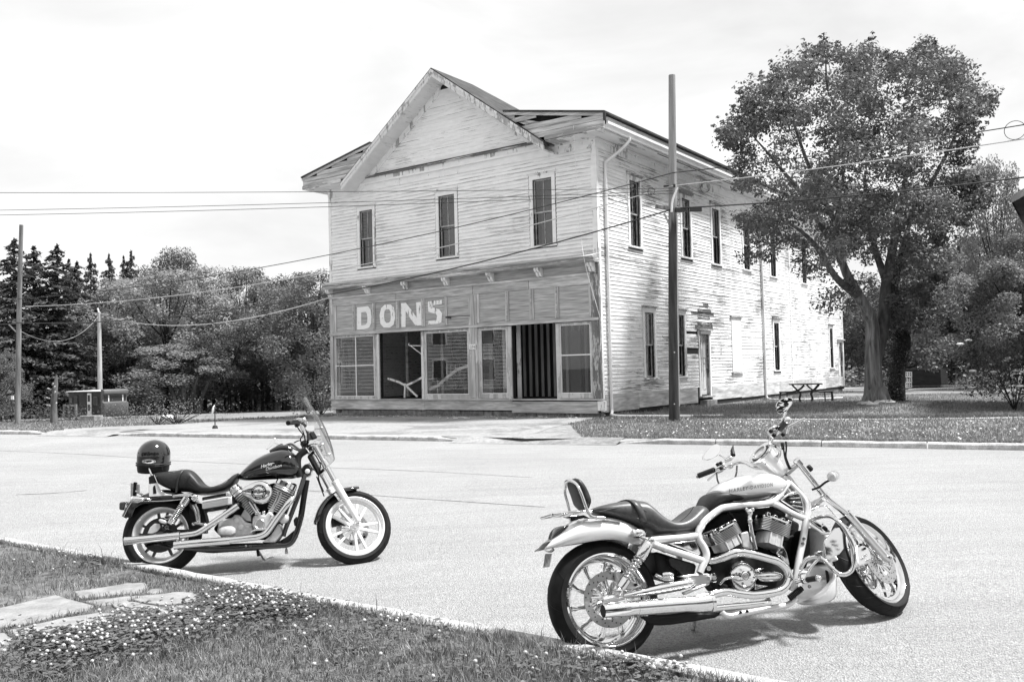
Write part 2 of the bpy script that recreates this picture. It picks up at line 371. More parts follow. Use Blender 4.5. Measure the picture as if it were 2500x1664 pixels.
for line in ([(-60, 1097), (120, 1104), (270, 1112), (400, 1122), (520, 1128), (660, 1134), (800, 1140), (1050, 1150), (1300, 1164)], [(600, 1186), (700, 1193), (750, 1196), (860, 1203), (970, 1212), (1150, 1224), (1330, 1236)], [(40, 1206), (120, 1203), (210, 1196)]):
    Pm = spline([on_road(*p, .005) for p in line], 6); Mb().sheet([[p+A(0, -.012-.012*random.random(), 0) for p in Pm], [p+A(0, .012+.014*random.random(), 0) for p in Pm]]).build('road_seam', m_seam, None, 60, kind='structure')
path = thing('path', '', 'p'); path['kind'] = 'structure'; del path['category'], path['label']
STW = []
for k, poly in enumerate(ST):
    pts = []
    for p in poly:
        P = on_z(*p, .14)
        for _ in range(5): P = on_z(*p, float(near_z(P[0], P[1]))+.009)
        pts.append(P)
    pts = pts if sum((pts[i][0]*pts[(i+1) % len(pts)][1]-pts[(i+1) % len(pts)][0]*pts[i][1]) for i in range(len(pts))) > 0 else pts[::-1]
    cc = sum(pts)/len(pts); pts = [cc+(p-cc)*.99 for p in pts]
    r = []
    for i in range(len(pts)):
        a_, b_ = pts[i], pts[(i+1) % len(pts)]
        for q in np.linspace(0, 1, 4)[:-1]: r.append(a_+(b_-a_)*q+A(random.uniform(-.008, .008), random.uniform(-.008, .008), 0))
    STW.append(np.array([p[:2] for p in r])); tilt = random.uniform(-.006, .006)
    Mb().prism([p+A(0, 0, -.06) for p in r], A(0, 0, .06+tilt)).build('flagstone', m_flag, path, 40, bevel=.006)

# ------------------------------------------------------------------ the old store
YA = 0.9495957
BV = A(math.cos(YA), math.sin(YA), 0); BU = A(-math.sin(YA), math.cos(YA), 0)     # along the side wall, along the front (to the left)
BC = on_y(1470, 1000, 27.3464); BC[2] = 0
BW, BL = 12.1, 27.55
def u_front(px, py, d=0.): q = on_plane(px, py, BC-BV*d, BV)-BC; return q@BU, q[2]
def v_side(px, py, d=0.): q = on_plane(px, py, BC-BU*d, BU)-BC; return q@BV, q[2]
def paint_mat(name, axis, paint=.74, wood=(.16, .32), amount=.5, e=.125, z0=5.2, edge=.13, rand=.06, fine=1.):
    """flaking white paint on grey boards; axis 0: boards run along x, 1: along y; peeling is heavier along each board's lower edge"""
    m, t, b = new_mat(name); g = G(t); st = [5*fine, 5*fine, 30*fine]; st[axis] = .9*fine; v = g.coord(st); n1 = g.noise(v, 1.0, 7, .68, .08)
    st2 = [.35, .35, .5]; n2 = g.noise(g.coord(st2), 1.3, 5, .62)
    sx = g.n('ShaderNodeSeparateXYZ'); g.ln(g.tc.outputs['Object'], sx.inputs[0])
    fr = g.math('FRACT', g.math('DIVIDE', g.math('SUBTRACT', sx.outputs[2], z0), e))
    low = g.rng(fr, 0, .34, edge, 0)  # lower-edge band: peeling plus the lap shadow put into the colour
    oi = g.n('ShaderNodeObjectInfo')
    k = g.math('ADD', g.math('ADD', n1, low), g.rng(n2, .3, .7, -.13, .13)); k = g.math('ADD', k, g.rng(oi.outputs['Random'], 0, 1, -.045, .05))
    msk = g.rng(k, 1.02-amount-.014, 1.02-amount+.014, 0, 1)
    wst = [7, 7, 60]; wst[axis] = .9; wd = g.rng(g.noise(g.coord(wst), 1, 5, .65), .3, .7, wood[0], wood[1])
    pn = g.math('MULTIPLY', g.rng(g.noise(g.coord((2, 2, 6)), 1.4, 5), .3, .7, paint*.92, paint*1.05), g.rng(oi.outputs['Random'], 0, 1, 1-rand, 1+rand*.4))
    c = g.mix(msk, pn, wd); g.ln(c, b.inputs['Base Color']); b.inputs['Roughness'].default_value = .75; b.inputs['Specular IOR Level'].default_value = .25
    g.ln(g.bump(g.math('SUBTRACT', 1., msk), .5, .004), b.inputs['Normal']); return m
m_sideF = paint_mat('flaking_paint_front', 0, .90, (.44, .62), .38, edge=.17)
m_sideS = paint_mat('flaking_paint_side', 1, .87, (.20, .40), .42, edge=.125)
m_gable = paint_mat('sound_paint_gable', 0, .90, (.36, .58), .36, edge=.12)
m_trim = paint_mat('chipped_trim', 2, .86, (.3, .46), .40, e=50, edge=0, rand=.02)
m_trimd = paint_mat('bare_trim', 0, .70, (.2, .40), .56, e=50, edge=0)
m_soffit = paint_mat('soffit_paint', 1, .76, (.26, .44), .40, e=50, edge=0)
m_wood = noisy('weathered_wood', .36, .58, 1.0, .85, 6, stretch=(2.2, 2.2, 26), scale2=.35, amt2=.25, bump=.3, bdist=.006, rand=.12)
m_woodv = noisy('weathered_upright', .40, .62, 1.0, .85, 6, stretch=(16, 16, 1.2), scale2=.5, amt2=.25, bump=.3, bdist=.006, rand=.12)
m_ply = noisy('weathered_plywood', .38, .60, 1.0, .85, 6, stretch=(1.2, 1.2, 9), scale2=.7, amt2=.3, bump=.15, bdist=.004, rand=.16, dist=1.2)
m_raw = noisy('bleached_rafter', .34, .60, 1.0, .85, 6, stretch=(1.2, 1.2, 20), scale2=.6, amt2=.3, bump=.3, bdist=.006, rand=.15)
m_roof = noisy('roof_felt', .035, .075, 3, .9, 5, bump=.4)
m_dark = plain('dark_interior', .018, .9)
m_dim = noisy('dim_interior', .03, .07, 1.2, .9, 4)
m_gutter = noisy('white_gutter', .74, .82, 2, .35, 4)
m_block = noisy('concrete_block', .14, .30, 5, .95, 6, bump=.4, rand=.25)
m_white = noisy('clean_white_panel', .78, .84, 2, .5, 3)
m_iron = plain('black_iron', .03, .5)
m, t, b = new_mat('window_glass'); m_glass = m; g = G(t); t.nodes.remove(b)
lw = g.n('ShaderNodeLayerWeight'); fr = g.math('ADD', .07, g.math('MULTIPLY', .9, g.math('POWER', lw.outputs['Facing'], 4.5))); tr = g.n('ShaderNodeBsdfTransparent'); tr.inputs[0].default_value = (.86, .86, .86, 1)
gl = g.n('ShaderNodeBsdfGlossy'); gl.inputs['Roughness'].default_value = .012; ms = g.n('ShaderNodeMixShader')
g.ln(g.bump(g.noise(g.coord((1, 1, 1)), .9, 2), .025, .02), gl.inputs['Normal'])
g.ln(fr, ms.inputs[0]); g.ln(tr.outputs[0], ms.inputs[1]); g.ln(gl.outputs[0], ms.inputs[2]); g.ln(ms.outputs[0], t.nodes['Material Output'].inputs[0])

RM = Matrix([[-BU[i], BV[i], (0, 0, 1)[i], BC[i]] for i in range(3)]+[[0, 0, 0, 1]])
store = thing('old_store', 'abandoned two storey clapboard store with steep front gable and DONS painted over the shop windows', 'building', RM)
class Wall:
    def __init__(s, side): s.side = side
    def p(s, a, d, z): return A(d, a, z) if s.side else A(-a, -d, z)
    def box(s, mb, a0, a1, d0, d1, z0, z1):
        p, q = s.p(a0, d0, z0), s.p(a1, d1, z1); lo, hi = np.minimum(p, q), np.maximum(p, q); mb.bx(lo[0], hi[0], lo[1], hi[1], lo[2], hi[2]); return mb
    def b(s, name, mat, a0, a1, d0, d1, z0, z1, parent=None, bevel=0, **k):
        return s.box(Mb(), a0, a1, d0, d1, z0, z1).build(name, mat, parent or store, None, bevel, True, **k)
F, SD = Wall(0), Wall(1)
def cut(a0, a1, holes):
    segs = [(a0, a1)]
    for h0, h1 in holes:
        o = []
        for x0, x1 in segs:
            if h1 <= x0 or h0 >= x1: o.append((x0, x1)); continue
            if h0 > x0: o.append((x0, h0))
            if h1 < x1: o.append((h1, x1))
        segs = o
    return [q for q in segs if q[1]-q[0] > .03]
def wall_solid(W, a0, a1, z0, z1, holes, d0, d1):
    """a wall slab of boxes round its openings (a0,a1,z0,z1)"""
    mb = Mb(); zs = sorted({z0, z1, *[h[2] for h in holes], *[h[3] for h in holes]})
    for za, zb in zip(zs[:-1], zs[1:]):
        if za < z0-1e-6 or zb > z1+1e-6: continue
        for x0, x1 in cut(a0, a1, [(h[0], h[1]) for h in holes if h[2] < (za+zb)/2 < h[3]]): W.box(mb, x0, x1, d0, d1, za, zb)
    return mb
EXP = .125
FW = [(1.64, 2.39, 5.69, 7.86), (5.72, 6.46, 5.70, 7.87), (9.73, 10.42, 5.70, 7.83)]
SHOP = [(9.72, 11.93, .72, 3.12), (7.41, 9.5, .69, 3.11), (5.19, 7.27, .78, 3.10), (3.53, 4.76, .80, 3.10), (1.62, 3.38, .66, 3.12), (.27, 1.53, .80, 3.10)]
SW = [(2.17, 2.90, 5.69, 7.89), (6.28, 7.02, 5.70, 7.88), (9.12, 9.86, 5.68, 7.88), (12.47, 13.2, 5.72, 7.85), (15.83, 16.55, 5.66, 7.85), (20.45, 21.17, 5.65, 7.85)]
SL = [(3.01, 3.73, 1.27, 3.48), (5.50, 6.21, 1.27, 3.49), (15.96, 16.65, 1.33, 3.50), (24.88, 25.47, 1.34, 3.45)]
DOOR = (7.55, 8.45, .50, 2.83); BOARDED = (10.8, 11.85, 1.32, 3.58); BDOOR = (26.56, 27.35, .36, 2.70)
# wall cores, floors, back and left walls
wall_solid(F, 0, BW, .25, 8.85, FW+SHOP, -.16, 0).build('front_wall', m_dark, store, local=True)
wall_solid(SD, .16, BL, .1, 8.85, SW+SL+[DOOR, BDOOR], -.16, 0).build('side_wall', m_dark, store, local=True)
Mb().bx(-BW, -BW+.16, .0, BL, .1, 8.85).build('left_wall', m_gable, store, local=True)
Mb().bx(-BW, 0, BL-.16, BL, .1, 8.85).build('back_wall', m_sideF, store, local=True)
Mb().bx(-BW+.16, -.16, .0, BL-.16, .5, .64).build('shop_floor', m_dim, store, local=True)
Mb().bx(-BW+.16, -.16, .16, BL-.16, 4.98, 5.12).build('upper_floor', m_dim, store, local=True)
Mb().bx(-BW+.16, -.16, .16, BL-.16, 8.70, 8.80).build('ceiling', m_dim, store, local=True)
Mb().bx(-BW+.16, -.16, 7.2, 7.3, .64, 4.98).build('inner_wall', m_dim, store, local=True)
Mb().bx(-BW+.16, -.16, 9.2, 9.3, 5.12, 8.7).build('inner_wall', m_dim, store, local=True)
# clapboards
nb = [0]; far = {}
def board(W, mat, a0, a1, z0, e=EXP, th=.026, name='siding_board', single=True):
    j = random.uniform(-.004, .004); k = random.uniform(-.003, .003); th = th+random.uniform(-.004, .006)
    sec = lambda a, dz: [W.p(a, .0, z0+dz), W.p(a, th, z0+dz), W.p(a, .007, z0+dz+e+.015), W.p(a, .0, z0+dz+e+.015)]
    if single and (nb[0] < 296 or name != 'siding_board'):
        Mb().rings([sec(a0, j), sec(a1, j+k)]).build(name, mat, store, local=True); nb[0] += name == 'siding_board'
    else:
        far.setdefault(mat.name, (Mb(), mat))[0].rings([sec(a0, j), sec(a1, j+k)])
def pieces(a0, a1, mx=5.2):
    """butt joints along one course"""
    o = []; x = a0
    while a1-x > mx: q = random.uniform(mx*.55, mx); o.append((x, x+q-.004)); x += q
    o.append((x, a1)); return o
z = 5.2
while z < 8.53:
    hs = [(h[0]-.16, h[1]+.16) for h in FW if h[2]-.14 < z+.06 < h[3]+.22]
    for a0, a1 in cut(.14, BW-.10, hs):
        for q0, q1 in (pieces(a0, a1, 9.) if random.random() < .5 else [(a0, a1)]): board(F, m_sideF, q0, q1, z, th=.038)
    z += EXP
RS = (12.2-8.82)/4.55                                                            # slope of the steep front gable
zg = 9.16
while zg < 11.66:
    hw = (11.80-zg-EXP*.6)/RS
    if hw > .1: board(F, m_gable, 6.05-hw, 6.05+hw, zg, th=.018, name='gable_board', single=True)
    zg += EXP
z = .80; ci = 0
MISS = {(1, 18), (1, 15)}
while z < 8.53:
    hs = [(h[0]-.15, h[1]+.15) for h in SW+SL if h[2]-.10 < z+.06 < h[3]+.24]
    for h in (DOOR, BDOOR):
        if z+.06 < h[3]+.14: hs.append((h[0]-.13, h[1]+.13))
    if BOARDED[2] < z+.06 < BOARDED[3]: hs.append((BOARDED[0], BOARDED[1]))
    for a0, a1 in cut(.13, BL-.12, hs):
        for q0, q1 in pieces(a0, a1, 5.5 if a0 < 9 else 7):
            if q0 > 6.3 and q1 < 7.5 and ci in (10, 11, 16): continue                 # boards lost beside the door
            if q0 < 14.5: q1 = min(q1, q1)
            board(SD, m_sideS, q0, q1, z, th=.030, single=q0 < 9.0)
    z += EXP; ci += 1
for nme, (mb, mat) in far.items(): mb.build('siding', mat, store, local=True, kind='stuff')
# corner boards, friezes, water table
F.b('corner_board', m_trim, 0, .14, -.02, .040, 5.0, 8.56); F.b('corner_board', m_trim, BW-.12, BW+.02, -.02, .040, 4.9, 8.56)
SD.b('corner_board', m_trim, -.03, .13, -.02, .042, .26, 8.56); SD.b('corner_board', m_trim, BL-.12, BL, -.02, .042, .3, 8.56)
SD.b('corner_board', m_trim, 18.42, 18.52, 0, .045, .3, 8.56)
F.b('frieze_board', m_trim, -.04, BW+.03, 0, .050, 8.56, 8.86); SD.b('frieze_board', m_trim, 0, BL, 0, .052, 8.56, 8.86)
SD.b('frieze_mould', m_trim, -.05, BL, .052, .11, 8.78, 8.86); F.b('frieze_mould', m_trim, -.1, BW+.05, .05, .12, 8.80, 8.87)
v = .13
for ln in (2.3, 2.6, 2.2, 0, 3.1, 2.4, 2.44, 2.44, 2.44, 2.44, 2.44, 2.3):
    if ln == 0: v = 8.62; continue
    e = min(v+ln-.008, BL-.05)
    if e-v > .1: SD.b('skirt_board', m_ply, v, e, 0, .035+random.uniform(0, .012), .24+random.uniform(-.03, .03), .80, bevel=.004)
    v += ln
x = .1
for wd in (.5, .42, .4, .62, .45, .4, .4, .55, .42, .4, .62, .4, .42, .6, .4, .4, .7, .5, .4, .42, .4, .5, .4, .4, .4):
    if x+wd > BW: break
    F.b('foundation_block', m_block, x+.01, x+wd-.01, -.12+random.uniform(-.03, 0), .0, -.35, .245, bevel=.01); x += wd
x = .05
while x < BL-.8:
    wd = random.uniform(.5, .9); SD.b('foundation_block', m_block, x+.01, x+wd-.01, -.14+random.uniform(-.03, 0), -.01, -.7, .245, bevel=.01); x += wd
# windows
def window(W, h, mat_f, open_gap=0, muntin=1, cas=.13, hood=True):
    a0, a1, z0, z1 = h; mb = Mb()
    W.box(mb, a0-cas, a0, -.02, .045, z0-.02, z1+.005); W.box(mb, a1, a1+cas, -.02, .045, z0-.02, z1+.005); W.box(mb, a0-cas, a1+cas, -.02, .047, z1+.005, z1+.16)
    w_ = mb.build('window', mat_f, store, local=True, bevel=.004)
    W.b('sill', mat_f, a0-cas-.05, a1+cas+.05, -.08, .10, z0-.075, z0-.02, w_, .005)
    if hood:
        mb = Mb(); W.box(mb, a0-cas-.03, a1+cas+.03, 0, .075, z1+.16, z1+.20); W.box(mb, a0-cas-.07, a1+cas+.07, 0, .12, z1+.20, z1+.245); mb.build('hood', m_trimd if W.side else mat_f, w_, local=True, bevel=.004)
    zm = (z0+z1)/2
    for k, (s0, s1, d) in enumerate(((z0+.0, zm+.02, -.125), (zm-.02, z1, -.085))):
        mb = Mb(); r = .045
        W.box(mb, a0, a0+r, d, d+.035, s0, s1); W.box(mb, a1-r, a1, d, d+.035, s0, s1); W.box(mb, a0+r, a1-r, d, d+.035, s0, s0+r); W.box(mb, a0+r, a1-r, d, d+.035, s1-r, s1)
        if muntin: c = (a0+a1)/2; W.box(mb, c-.012, c+.012, d+.004, d+.03, s0+r, s1-r)
        mb.build('sash', m_sash, w_, local=True)
        for c0, c1 in ((a0+r, (a0+a1)/2-.012), ((a0+a1)/2+.012, a1-r)) if muntin else ((a0+r, a1-r),):
            if random.random() < .93: W.b('pane', m_glass, c0-.003, c1+.003, d+.014, d+.018, s0+r-.003, s1-r+.003, w_)
    return w_
m_sash = noisy('worn_sash', .25, .5, 6, .7, 5)
for h in FW: window(F, h, m_trim)
for h in SW: window(SD, h, m_trim)
for h in SL: window(SD, h, m_trim)
m_blind = plain('drawn_blind', .13, .9)
# shades half drawn behind the upper side windows and rags of curtain below
for h, dz in ((SW[0], .9), (FW[0], 2.1), (FW[1], 2.1), (FW[2], 2.1)):
    W = SD if h in SW else F
    W.b('roller_blind', m_blind, h[0]+.03, h[1]-.03 if W.side == 0 else h[0]+.3, -.42, -.41, h[3]-dz, h[3])
# side door, boarded window, back door
def door(h, leaf, glass=False):
    a0, a1, z0, z1 = h; mb = Mb()
    SD.box(mb, a0-.12, a0, -.1, .05, z0-.05, z1); SD.box(mb, a1, a1+.12, -.1, .05, z0-.05, z1); SD.box(mb, a0-.14, a1+.14, -.1, .06, z1, z1+.13)
    fr_ = mb.build('door_frame', m_trim, store, local=True, bevel=.004)
    SD.b('threshold', m_trimd, a0-.16, a1+.16, -.1, .16, z0-.11, z0-.05, fr_, .006)
    if z1 < 2.8 or True: SD.b('door_hood', m_trimd, a0-.22, a1+.22, 0, .14, z1+.13, z1+.19, fr_, .006)
    d = SD.b('door', leaf, a0+.01, a1-.01, -.13, -.085, z0-.04, z1-.01, None, .004)
    for (x0, x1, y0, y1) in ((.12, .42, .12, .62), (.58, .88, .12, .62), (.12, .42, .72, .95), (.58, .88, .72, .95)):
        if glass and y0 > .5: continue
        w_, hh = a1-a0, z1-z0; mb = Mb(); p0, p1, q0, q1 = a0+x0*w_*.98, a0+x1*w_*.98, z0+y0*hh*.72, z0+y1*hh
        for bxs in ((p0, p1, q0, q0+.025), (p0, p1, q1-.025, q1), (p0, p0+.025, q0+.025, q1-.025), (p1-.025, p1, q0+.025, q1-.025)): SD.box(mb, bxs[0], bxs[1], -.086, -.07, bxs[2], bxs[3])
        mb.build('door_panel', leaf, d, local=True)
    if glass: SD.b('pane', m_glass, a0+.12, a1-.12, -.084, -.078, z0+1.1, z1-.2, d)
    SD.b('door_knob', m_iron, a1-.12, a1-.07, -.085, -.02, z0+.95, z0+1.0, d, .01)
door(DOOR, paint_mat('peeling_door', 2, .66, (.3, .45), .50, e=50, edge=0)); door(BDOOR, m_white, True)
SD.b('boarding', m_white, BOARDED[0], BOARDED[1], -.01, .045, BOARDED[2], BOARDED[3], None, .004, label='clean white board covering a side window')
SD.b('sill', m_trimd, 10.70, 11.95, 0, .10, 1.24, 1.315, None, .005); SD.b('hood', m_trimd, 10.68, 11.98, 0, .10, 3.585, 3.66, None, .005)
for v0, v1 in ((7.5, 8.5),): SD.b('door_step', m_block, v0, v1, -.1, .28, -.2, .30, None, .02)
# scorched boards over the side door
m_scorch = paint_mat('scorched_paint', 1, .8, (.03, .14), .60, z0=.8, edge=.12)
for k in range(18, 27): board(SD, m_scorch, 7.2+random.uniform(-.5, .35)+.05*abs(k-20), 8.9+random.uniform(-.3, .5)-.06*abs(k-20), .80+k*.125+.002, th=.034, name='scorched_board', single=True)
# --- shop front
for a0, a1, dz, d in ((7.27, BW+.02, .0, .07), (3.40, 7.26, .01, .085), (.10, 3.39, -.06, .11)): F.b('plinth_board', m_ply, a0, a1-.01, 0, d, .27+dz, .615+dz*.5, None, .006)
F.b('plinth_end', m_trim, -.16, .09, -.02, .12, .30, .60, None, .006)
for a0, a1, d in ((7.3, BW+.05, .12), (3.42, 7.29, .14), (-.1, 3.41, .16)): F.b('shop_sill', m_wood, a0, a1-.012, -.05, d, .62, .665, None, .006)
def flaky(a, b_): return paint_mat('flaky_grey_%d' % int(b_*100), 2, a, (.34, .50), b_, e=50, edge=0)
m_post = flaky(.62, .54); m_postw = paint_mat('white_post', 2, .72, (.25, .4), .42, e=50, edge=0)
F.b('pilaster', paint_mat('alligatored_post', 2, .46, (.10, .24), .55, e=50, edge=0, fine=3), -.05, .25, -.02, .10, .665, 4.92, None, .008)
F.b('pilaster', m_post, 11.95, BW+.02, -.02, .08, .665, 4.92, None, .008)
F.b('column', m_post, 4.80, 5.16, -.02, .09, .665, 4.27, None, .006); F.b('column_strip', m_woodv, 4.90, 5.06, .09, .115, .70, 4.25, None, .006)
F.b('post', m_postw, 9.50, 9.60, -.05, .06, .665, 3.10, None, .006); F.b('post', m_post, 9.60, 9.72, -.05, .03, .665, 3.10, None, .006)
F.b('post', m_postw, 7.28, 7.40, -.05, .06, .665, 3.10, None, .006); F.b('post', m_post, 3.39, 3.53, -.05, .05, .665, 3.10, None, .006)
F.b('post', m_post, 4.76, 4.80, -.05, .05, .665, 3.10, None, .004); F.b('post', m_post, 1.52, 1.62, -.05, .05, .665, 3.10, None, .006)
def shop_window(h, bars_a=(), bars_z=(), fm=None, glass=True):
    a0, a1, z0, z1 = h; r = .07; mb = Mb(); F.box(mb, a0, a0+r, -.03, .045, z0-.12, z1); F.box(mb, a1-r, a1, -.03, .045, z0-.12, z1); F.box(mb, a0+r, a1-r, -.03, .045, z0-.12, z0+r*.6); F.box(mb, a0+r, a1-r, -.03, .045, z1-r, z1)
    o = mb.build('display_window', fm or m_post, store, local=True, bevel=.005)
    mb = Mb(); q = .022
    for bxs in ((a0+r, a0+r+q, z0+r*.6, z1-r), (a1-r-q, a1-r, z0+r*.6, z1-r), (a0+r+q, a1-r-q, z0+r*.6, z0+r*.6+q), (a0+r+q, a1-r-q, z1-r-q, z1-r)): F.box(mb, bxs[0], bxs[1], -.02, .03, bxs[2], bxs[3])
    for c in bars_a: F.box(mb, c-.02, c+.02, -.019, .028, z0+r*.6+q, z1-r-q)
    for c in bars_z: F.box(mb, a0+r+q, a1-r-q, -.018, .026, c-.018, c+.018)
    mb.build('glazing_bar', m_white if not bars_a else m_trim, o, local=True)
    if glass:
        ea = [a0+r+q]+[x for c in bars_a for x in (c-.02, c+.02)]+[a1-r-q]; ez = [z0+r*.6+q]+[x for c in bars_z for x in (c-.018, c+.018)]+[z1-r-q]
        for i in range(0, len(ea), 2):
            for j in range(0, len(ez), 2): F.b('pane', m_glass, ea[i]-.003, ea[i+1]+.003, -.002, .002, ez[j]-.003, ez[j+1]+.003, o)
    return o
shop_window(SHOP[0], (10.76,), (1.94,), m_post); shop_window(SHOP[2], (), (), m_post); shop_window(SHOP[3], (), (), m_post); shop_window(SHOP[5], (), (2.06,), m_post)
F.b('side_light', m_postw, 11.70, 11.86, -.9, -.04, .70, 3.05)
F.b('transom_rail', m_wood, -.02, BW, -.02, .13, 3.12, 3.21, None, .008); F.b('transom_rail', m_wood, .2, BW, -.02, .05, 3.21, 3.27, None, .004)
PAN = [(.34, 1.47), (1.61, 2.44), (2.62, 3.46), (3.59, 4.71), (5.18, 6.15), (6.25, 7.19), (7.34, 8.45), (8.58, 9.67), (9.80, 10.73), (10.87, 11.77)]
m_panel = noisy('weathered_panel', .29, .48, 1.0, .8, 6, stretch=(1.3, 1.3, 30), scale2=.5, amt2=.25, bump=.2, bdist=.004, rand=.12)
edges = [.25]+[x for q in PAN for x in q]+[11.95]
for k in range(0, len(edges), 2):
    a0, a1 = edges[k], edges[k+1]
    if a0 < 4.9 < a1: a0, a1 = 4.71, 4.80; F.b('mullion', m_woodv, 5.16, 5.18, -.02, .06, 3.27, 4.27)
    F.b('mullion', m_woodv, a0, a1, -.02, .065, 3.27, 4.27, None, .004); 
    if a1-a0 > .11 and a0 > .3 and a1 < 11.9: F.b('mullion_bead', m_wood, (a0+a1)/2-.02, (a0+a1)/2+.02, .065, .09, 3.27, 4.27, None, .004)
panels = [F.b('transom_panel', m_panel, a0-.005, a1+.005, -.02, .02+.006*random.random(), 3.265, 4.275) for a0, a1 in PAN]
for a0, a1, z0, z1 in ((-.03, 2.62, 4.275, 4.60), (2.63, 4.98, 4.275, 4.60), (4.99, 8.58, 4.275, 4.60), (8.59, BW, 4.275, 4.60)): F.b('lintel_board', m_wood, a0, a1-.006, -.02, .055, z0, z1, None, .004)
F.b('lintel_moulding', m_wood, -.03, BW, .055, .10, 4.56, 4.63, None, .006); F.b('shop_frieze', m_panel, -.03, BW, -.02, .045, 4.635, 4.93)
# cornice over the shop front with its sloped, weathered top and brackets
mb = Mb(); sec = lambda a: [F.p(a, .0, 4.93), F.p(a, .36, 4.93), F.p(a, .38, 4.96), F.p(a, .38, 5.03), F.p(a, .43, 5.06), F.p(a, .43, 5.09), F.p(a, .05, 5.20), F.p(a, 0, 5.22)]
mb.rings([sec(-.06), sec(4.0), sec(8.1), sec(BW+.06)]).build('shop_cornice', m_trimd, store, local=True, bevel=.004)
for a0, a1 in ((-.05, 3.3), (3.32, 7.0), (7.02, 10.2), (10.22, BW+.05)): Mb().hexa([F.p(a0, .45, 5.092), F.p(a1, .45, 5.092), F.p(a1, .03, 5.215), F.p(a0, .03, 5.215)], [F.p(a0, .45, 5.11), F.p(a1, .45, 5.11), F.p(a1, .03, 5.235), F.p(a0, .03, 5.235)]).build('cornice_cap', m_wood, store, local=True)
for px, py in ((800, 705), (893, 711), (987, 702), (1086, 691), (1195, 682), (1313, 671), (1442, 656)):
    u = u_front(px, py, .2)[0]; u = min(max(u, .1), BW-.08)
    o = None
    for du in (-.055, .055):
        prof = [(0, 4.93), (.31, 4.93), (.31, 4.86), (.27, 4.80), (.20, 4.79), (.18, 4.72), (.13, 4.66), (.06, 4.64), (.05, 4.55), (0, 4.50)]
        P_ = [F.p(u+du-.04, d, z_) for d, z_ in prof]; mb = Mb().prism(P_, F.p(.08, 0, 0)-F.p(0, 0, 0))
        if o is None: o = mb.build('bracket', m_trim, store, local=True, bevel=.006)
        else: mb.build('bracket_scroll', m_trim, o, local=True, bevel=.006)
# painted letters
c4 = lambda x, y: (780+x*.3056, 620+y*.3056)
m_letter = paint_mat('flaking_letter_paint', 2, .92, (.2, .36), .365, e=50, edge=0, fine=2.2)
def lp(x, y, d): u, z_ = u_front(*c4(x, y), d); return F.p(u, d, z_)
def ringl(outer, inner, par):
    n = len(outer); mb = Mb(); mb.rings([[lp(*o, .030), lp(*o, .034), lp(*i, .034), lp(*i, .030)] for o, i in zip(outer, inner)], False, True); mb.build('letter', m_letter, par, local=True)
def strokes(polys, par):
    mb = Mb()
    for k, q in enumerate(polys): mb.prism([lp(*p, .030+.0015*k) for p in q], F.p(0, .004, 0)-F.p(0, 0, 0))
    mb.build('letter', m_letter, par, local=True)
ringl([(300, 425), (345, 420), (388, 416), (408, 445), (416, 500), (412, 555), (396, 588), (358, 600), (320, 603), (300, 603)], [(334, 466), (345, 464), (368, 461), (378, 475), (383, 505), (381, 545), (370, 562), (350, 568), (340, 570), (334, 568)], panels[8])
ringl([(492, 432), (520, 405), (568, 402), (597, 430), (604, 505), (592, 565), (560, 587), (512, 586), (486, 556), (480, 485)], [(520, 455), (532, 442), (556, 440), (567, 460), (570, 500), (566, 535), (552, 548), (532, 549), (520, 530), (516, 490)], panels[7])
strokes([[(652, 392), (690, 389), (688, 582), (655, 584)], [(690, 389), (736, 448), (792, 528), (788, 566), (766, 568), (722, 508), (689, 452)], [(772, 386), (810, 381), (816, 568), (780, 571)]], panels[6])
strokes([[(866, 386), (872, 377), (978, 366), (978, 398), (906, 409), (905, 428), (868, 436)], [(868, 434), (905, 426), (956, 440), (980, 474), (978, 500), (940, 494), (930, 476), (900, 470), (870, 460)], [(940, 492), (978, 498), (974, 545), (938, 558), (934, 530)], [(936, 530), (940, 557), (868, 562), (872, 532)]], panels[5])
# house number plate
npl = F.b('number_plate', m_white, 4.83, 5.12, .118, .126, 2.37, 2.55, None, .004)
def text_mesh(body, size, shear=0, bold=0, spacing=1):
    cu = bpy.data.curves.new('txt', 'FONT'); cu.body = body; cu.size = size; cu.resolution_u = 3; cu.shear = shear; cu.offset = bold; cu.space_character = spacing; cu.fill_mode = 'FRONT'
    o = bpy.data.objects.new('txt', cu); COL.objects.link(o); bpy.context.view_layer.update()
    me = o.to_mesh(); V = np.array([v.co[:] for v in me.vertices]); Fc = [tuple(p.vertices) for p in me.polygons]; o.to_mesh_clear()
    bpy.data.objects.remove(o); bpy.data.curves.remove(cu); return V, Fc
V, Fc = text_mesh('2747', .14); V[:, 0] -= V[:, 0].mean(); V[:, 1] -= V[:, 1].mean()
Mb().add([F.p(4.975-x*1.0, .1285, 2.46+y) for x, y, _ in V], Fc).build('number', m_iron, npl, local=True)
F.b('pipe_arm', m_iron, 5.00, 6.05, .20, .225, 3.52, 3.545, None, .005)
F.b('pipe_flange', m_iron, 5.98, 6.08, .02, .23, 3.50, 3.565, None, .005)
Mb().tube([F.p(7.34, .06, 2.58), F.p(7.9, .12, 2.60), F.p(7.95, .12, 2.64), F.p(7.90, .12, 2.69)], .014, 8).tube([F.p(7.34, .06, 2.25), F.p(7.82, .12, 2.58)], .012, 8).build('sign_bracket', m_trim, store, 60, local=True)
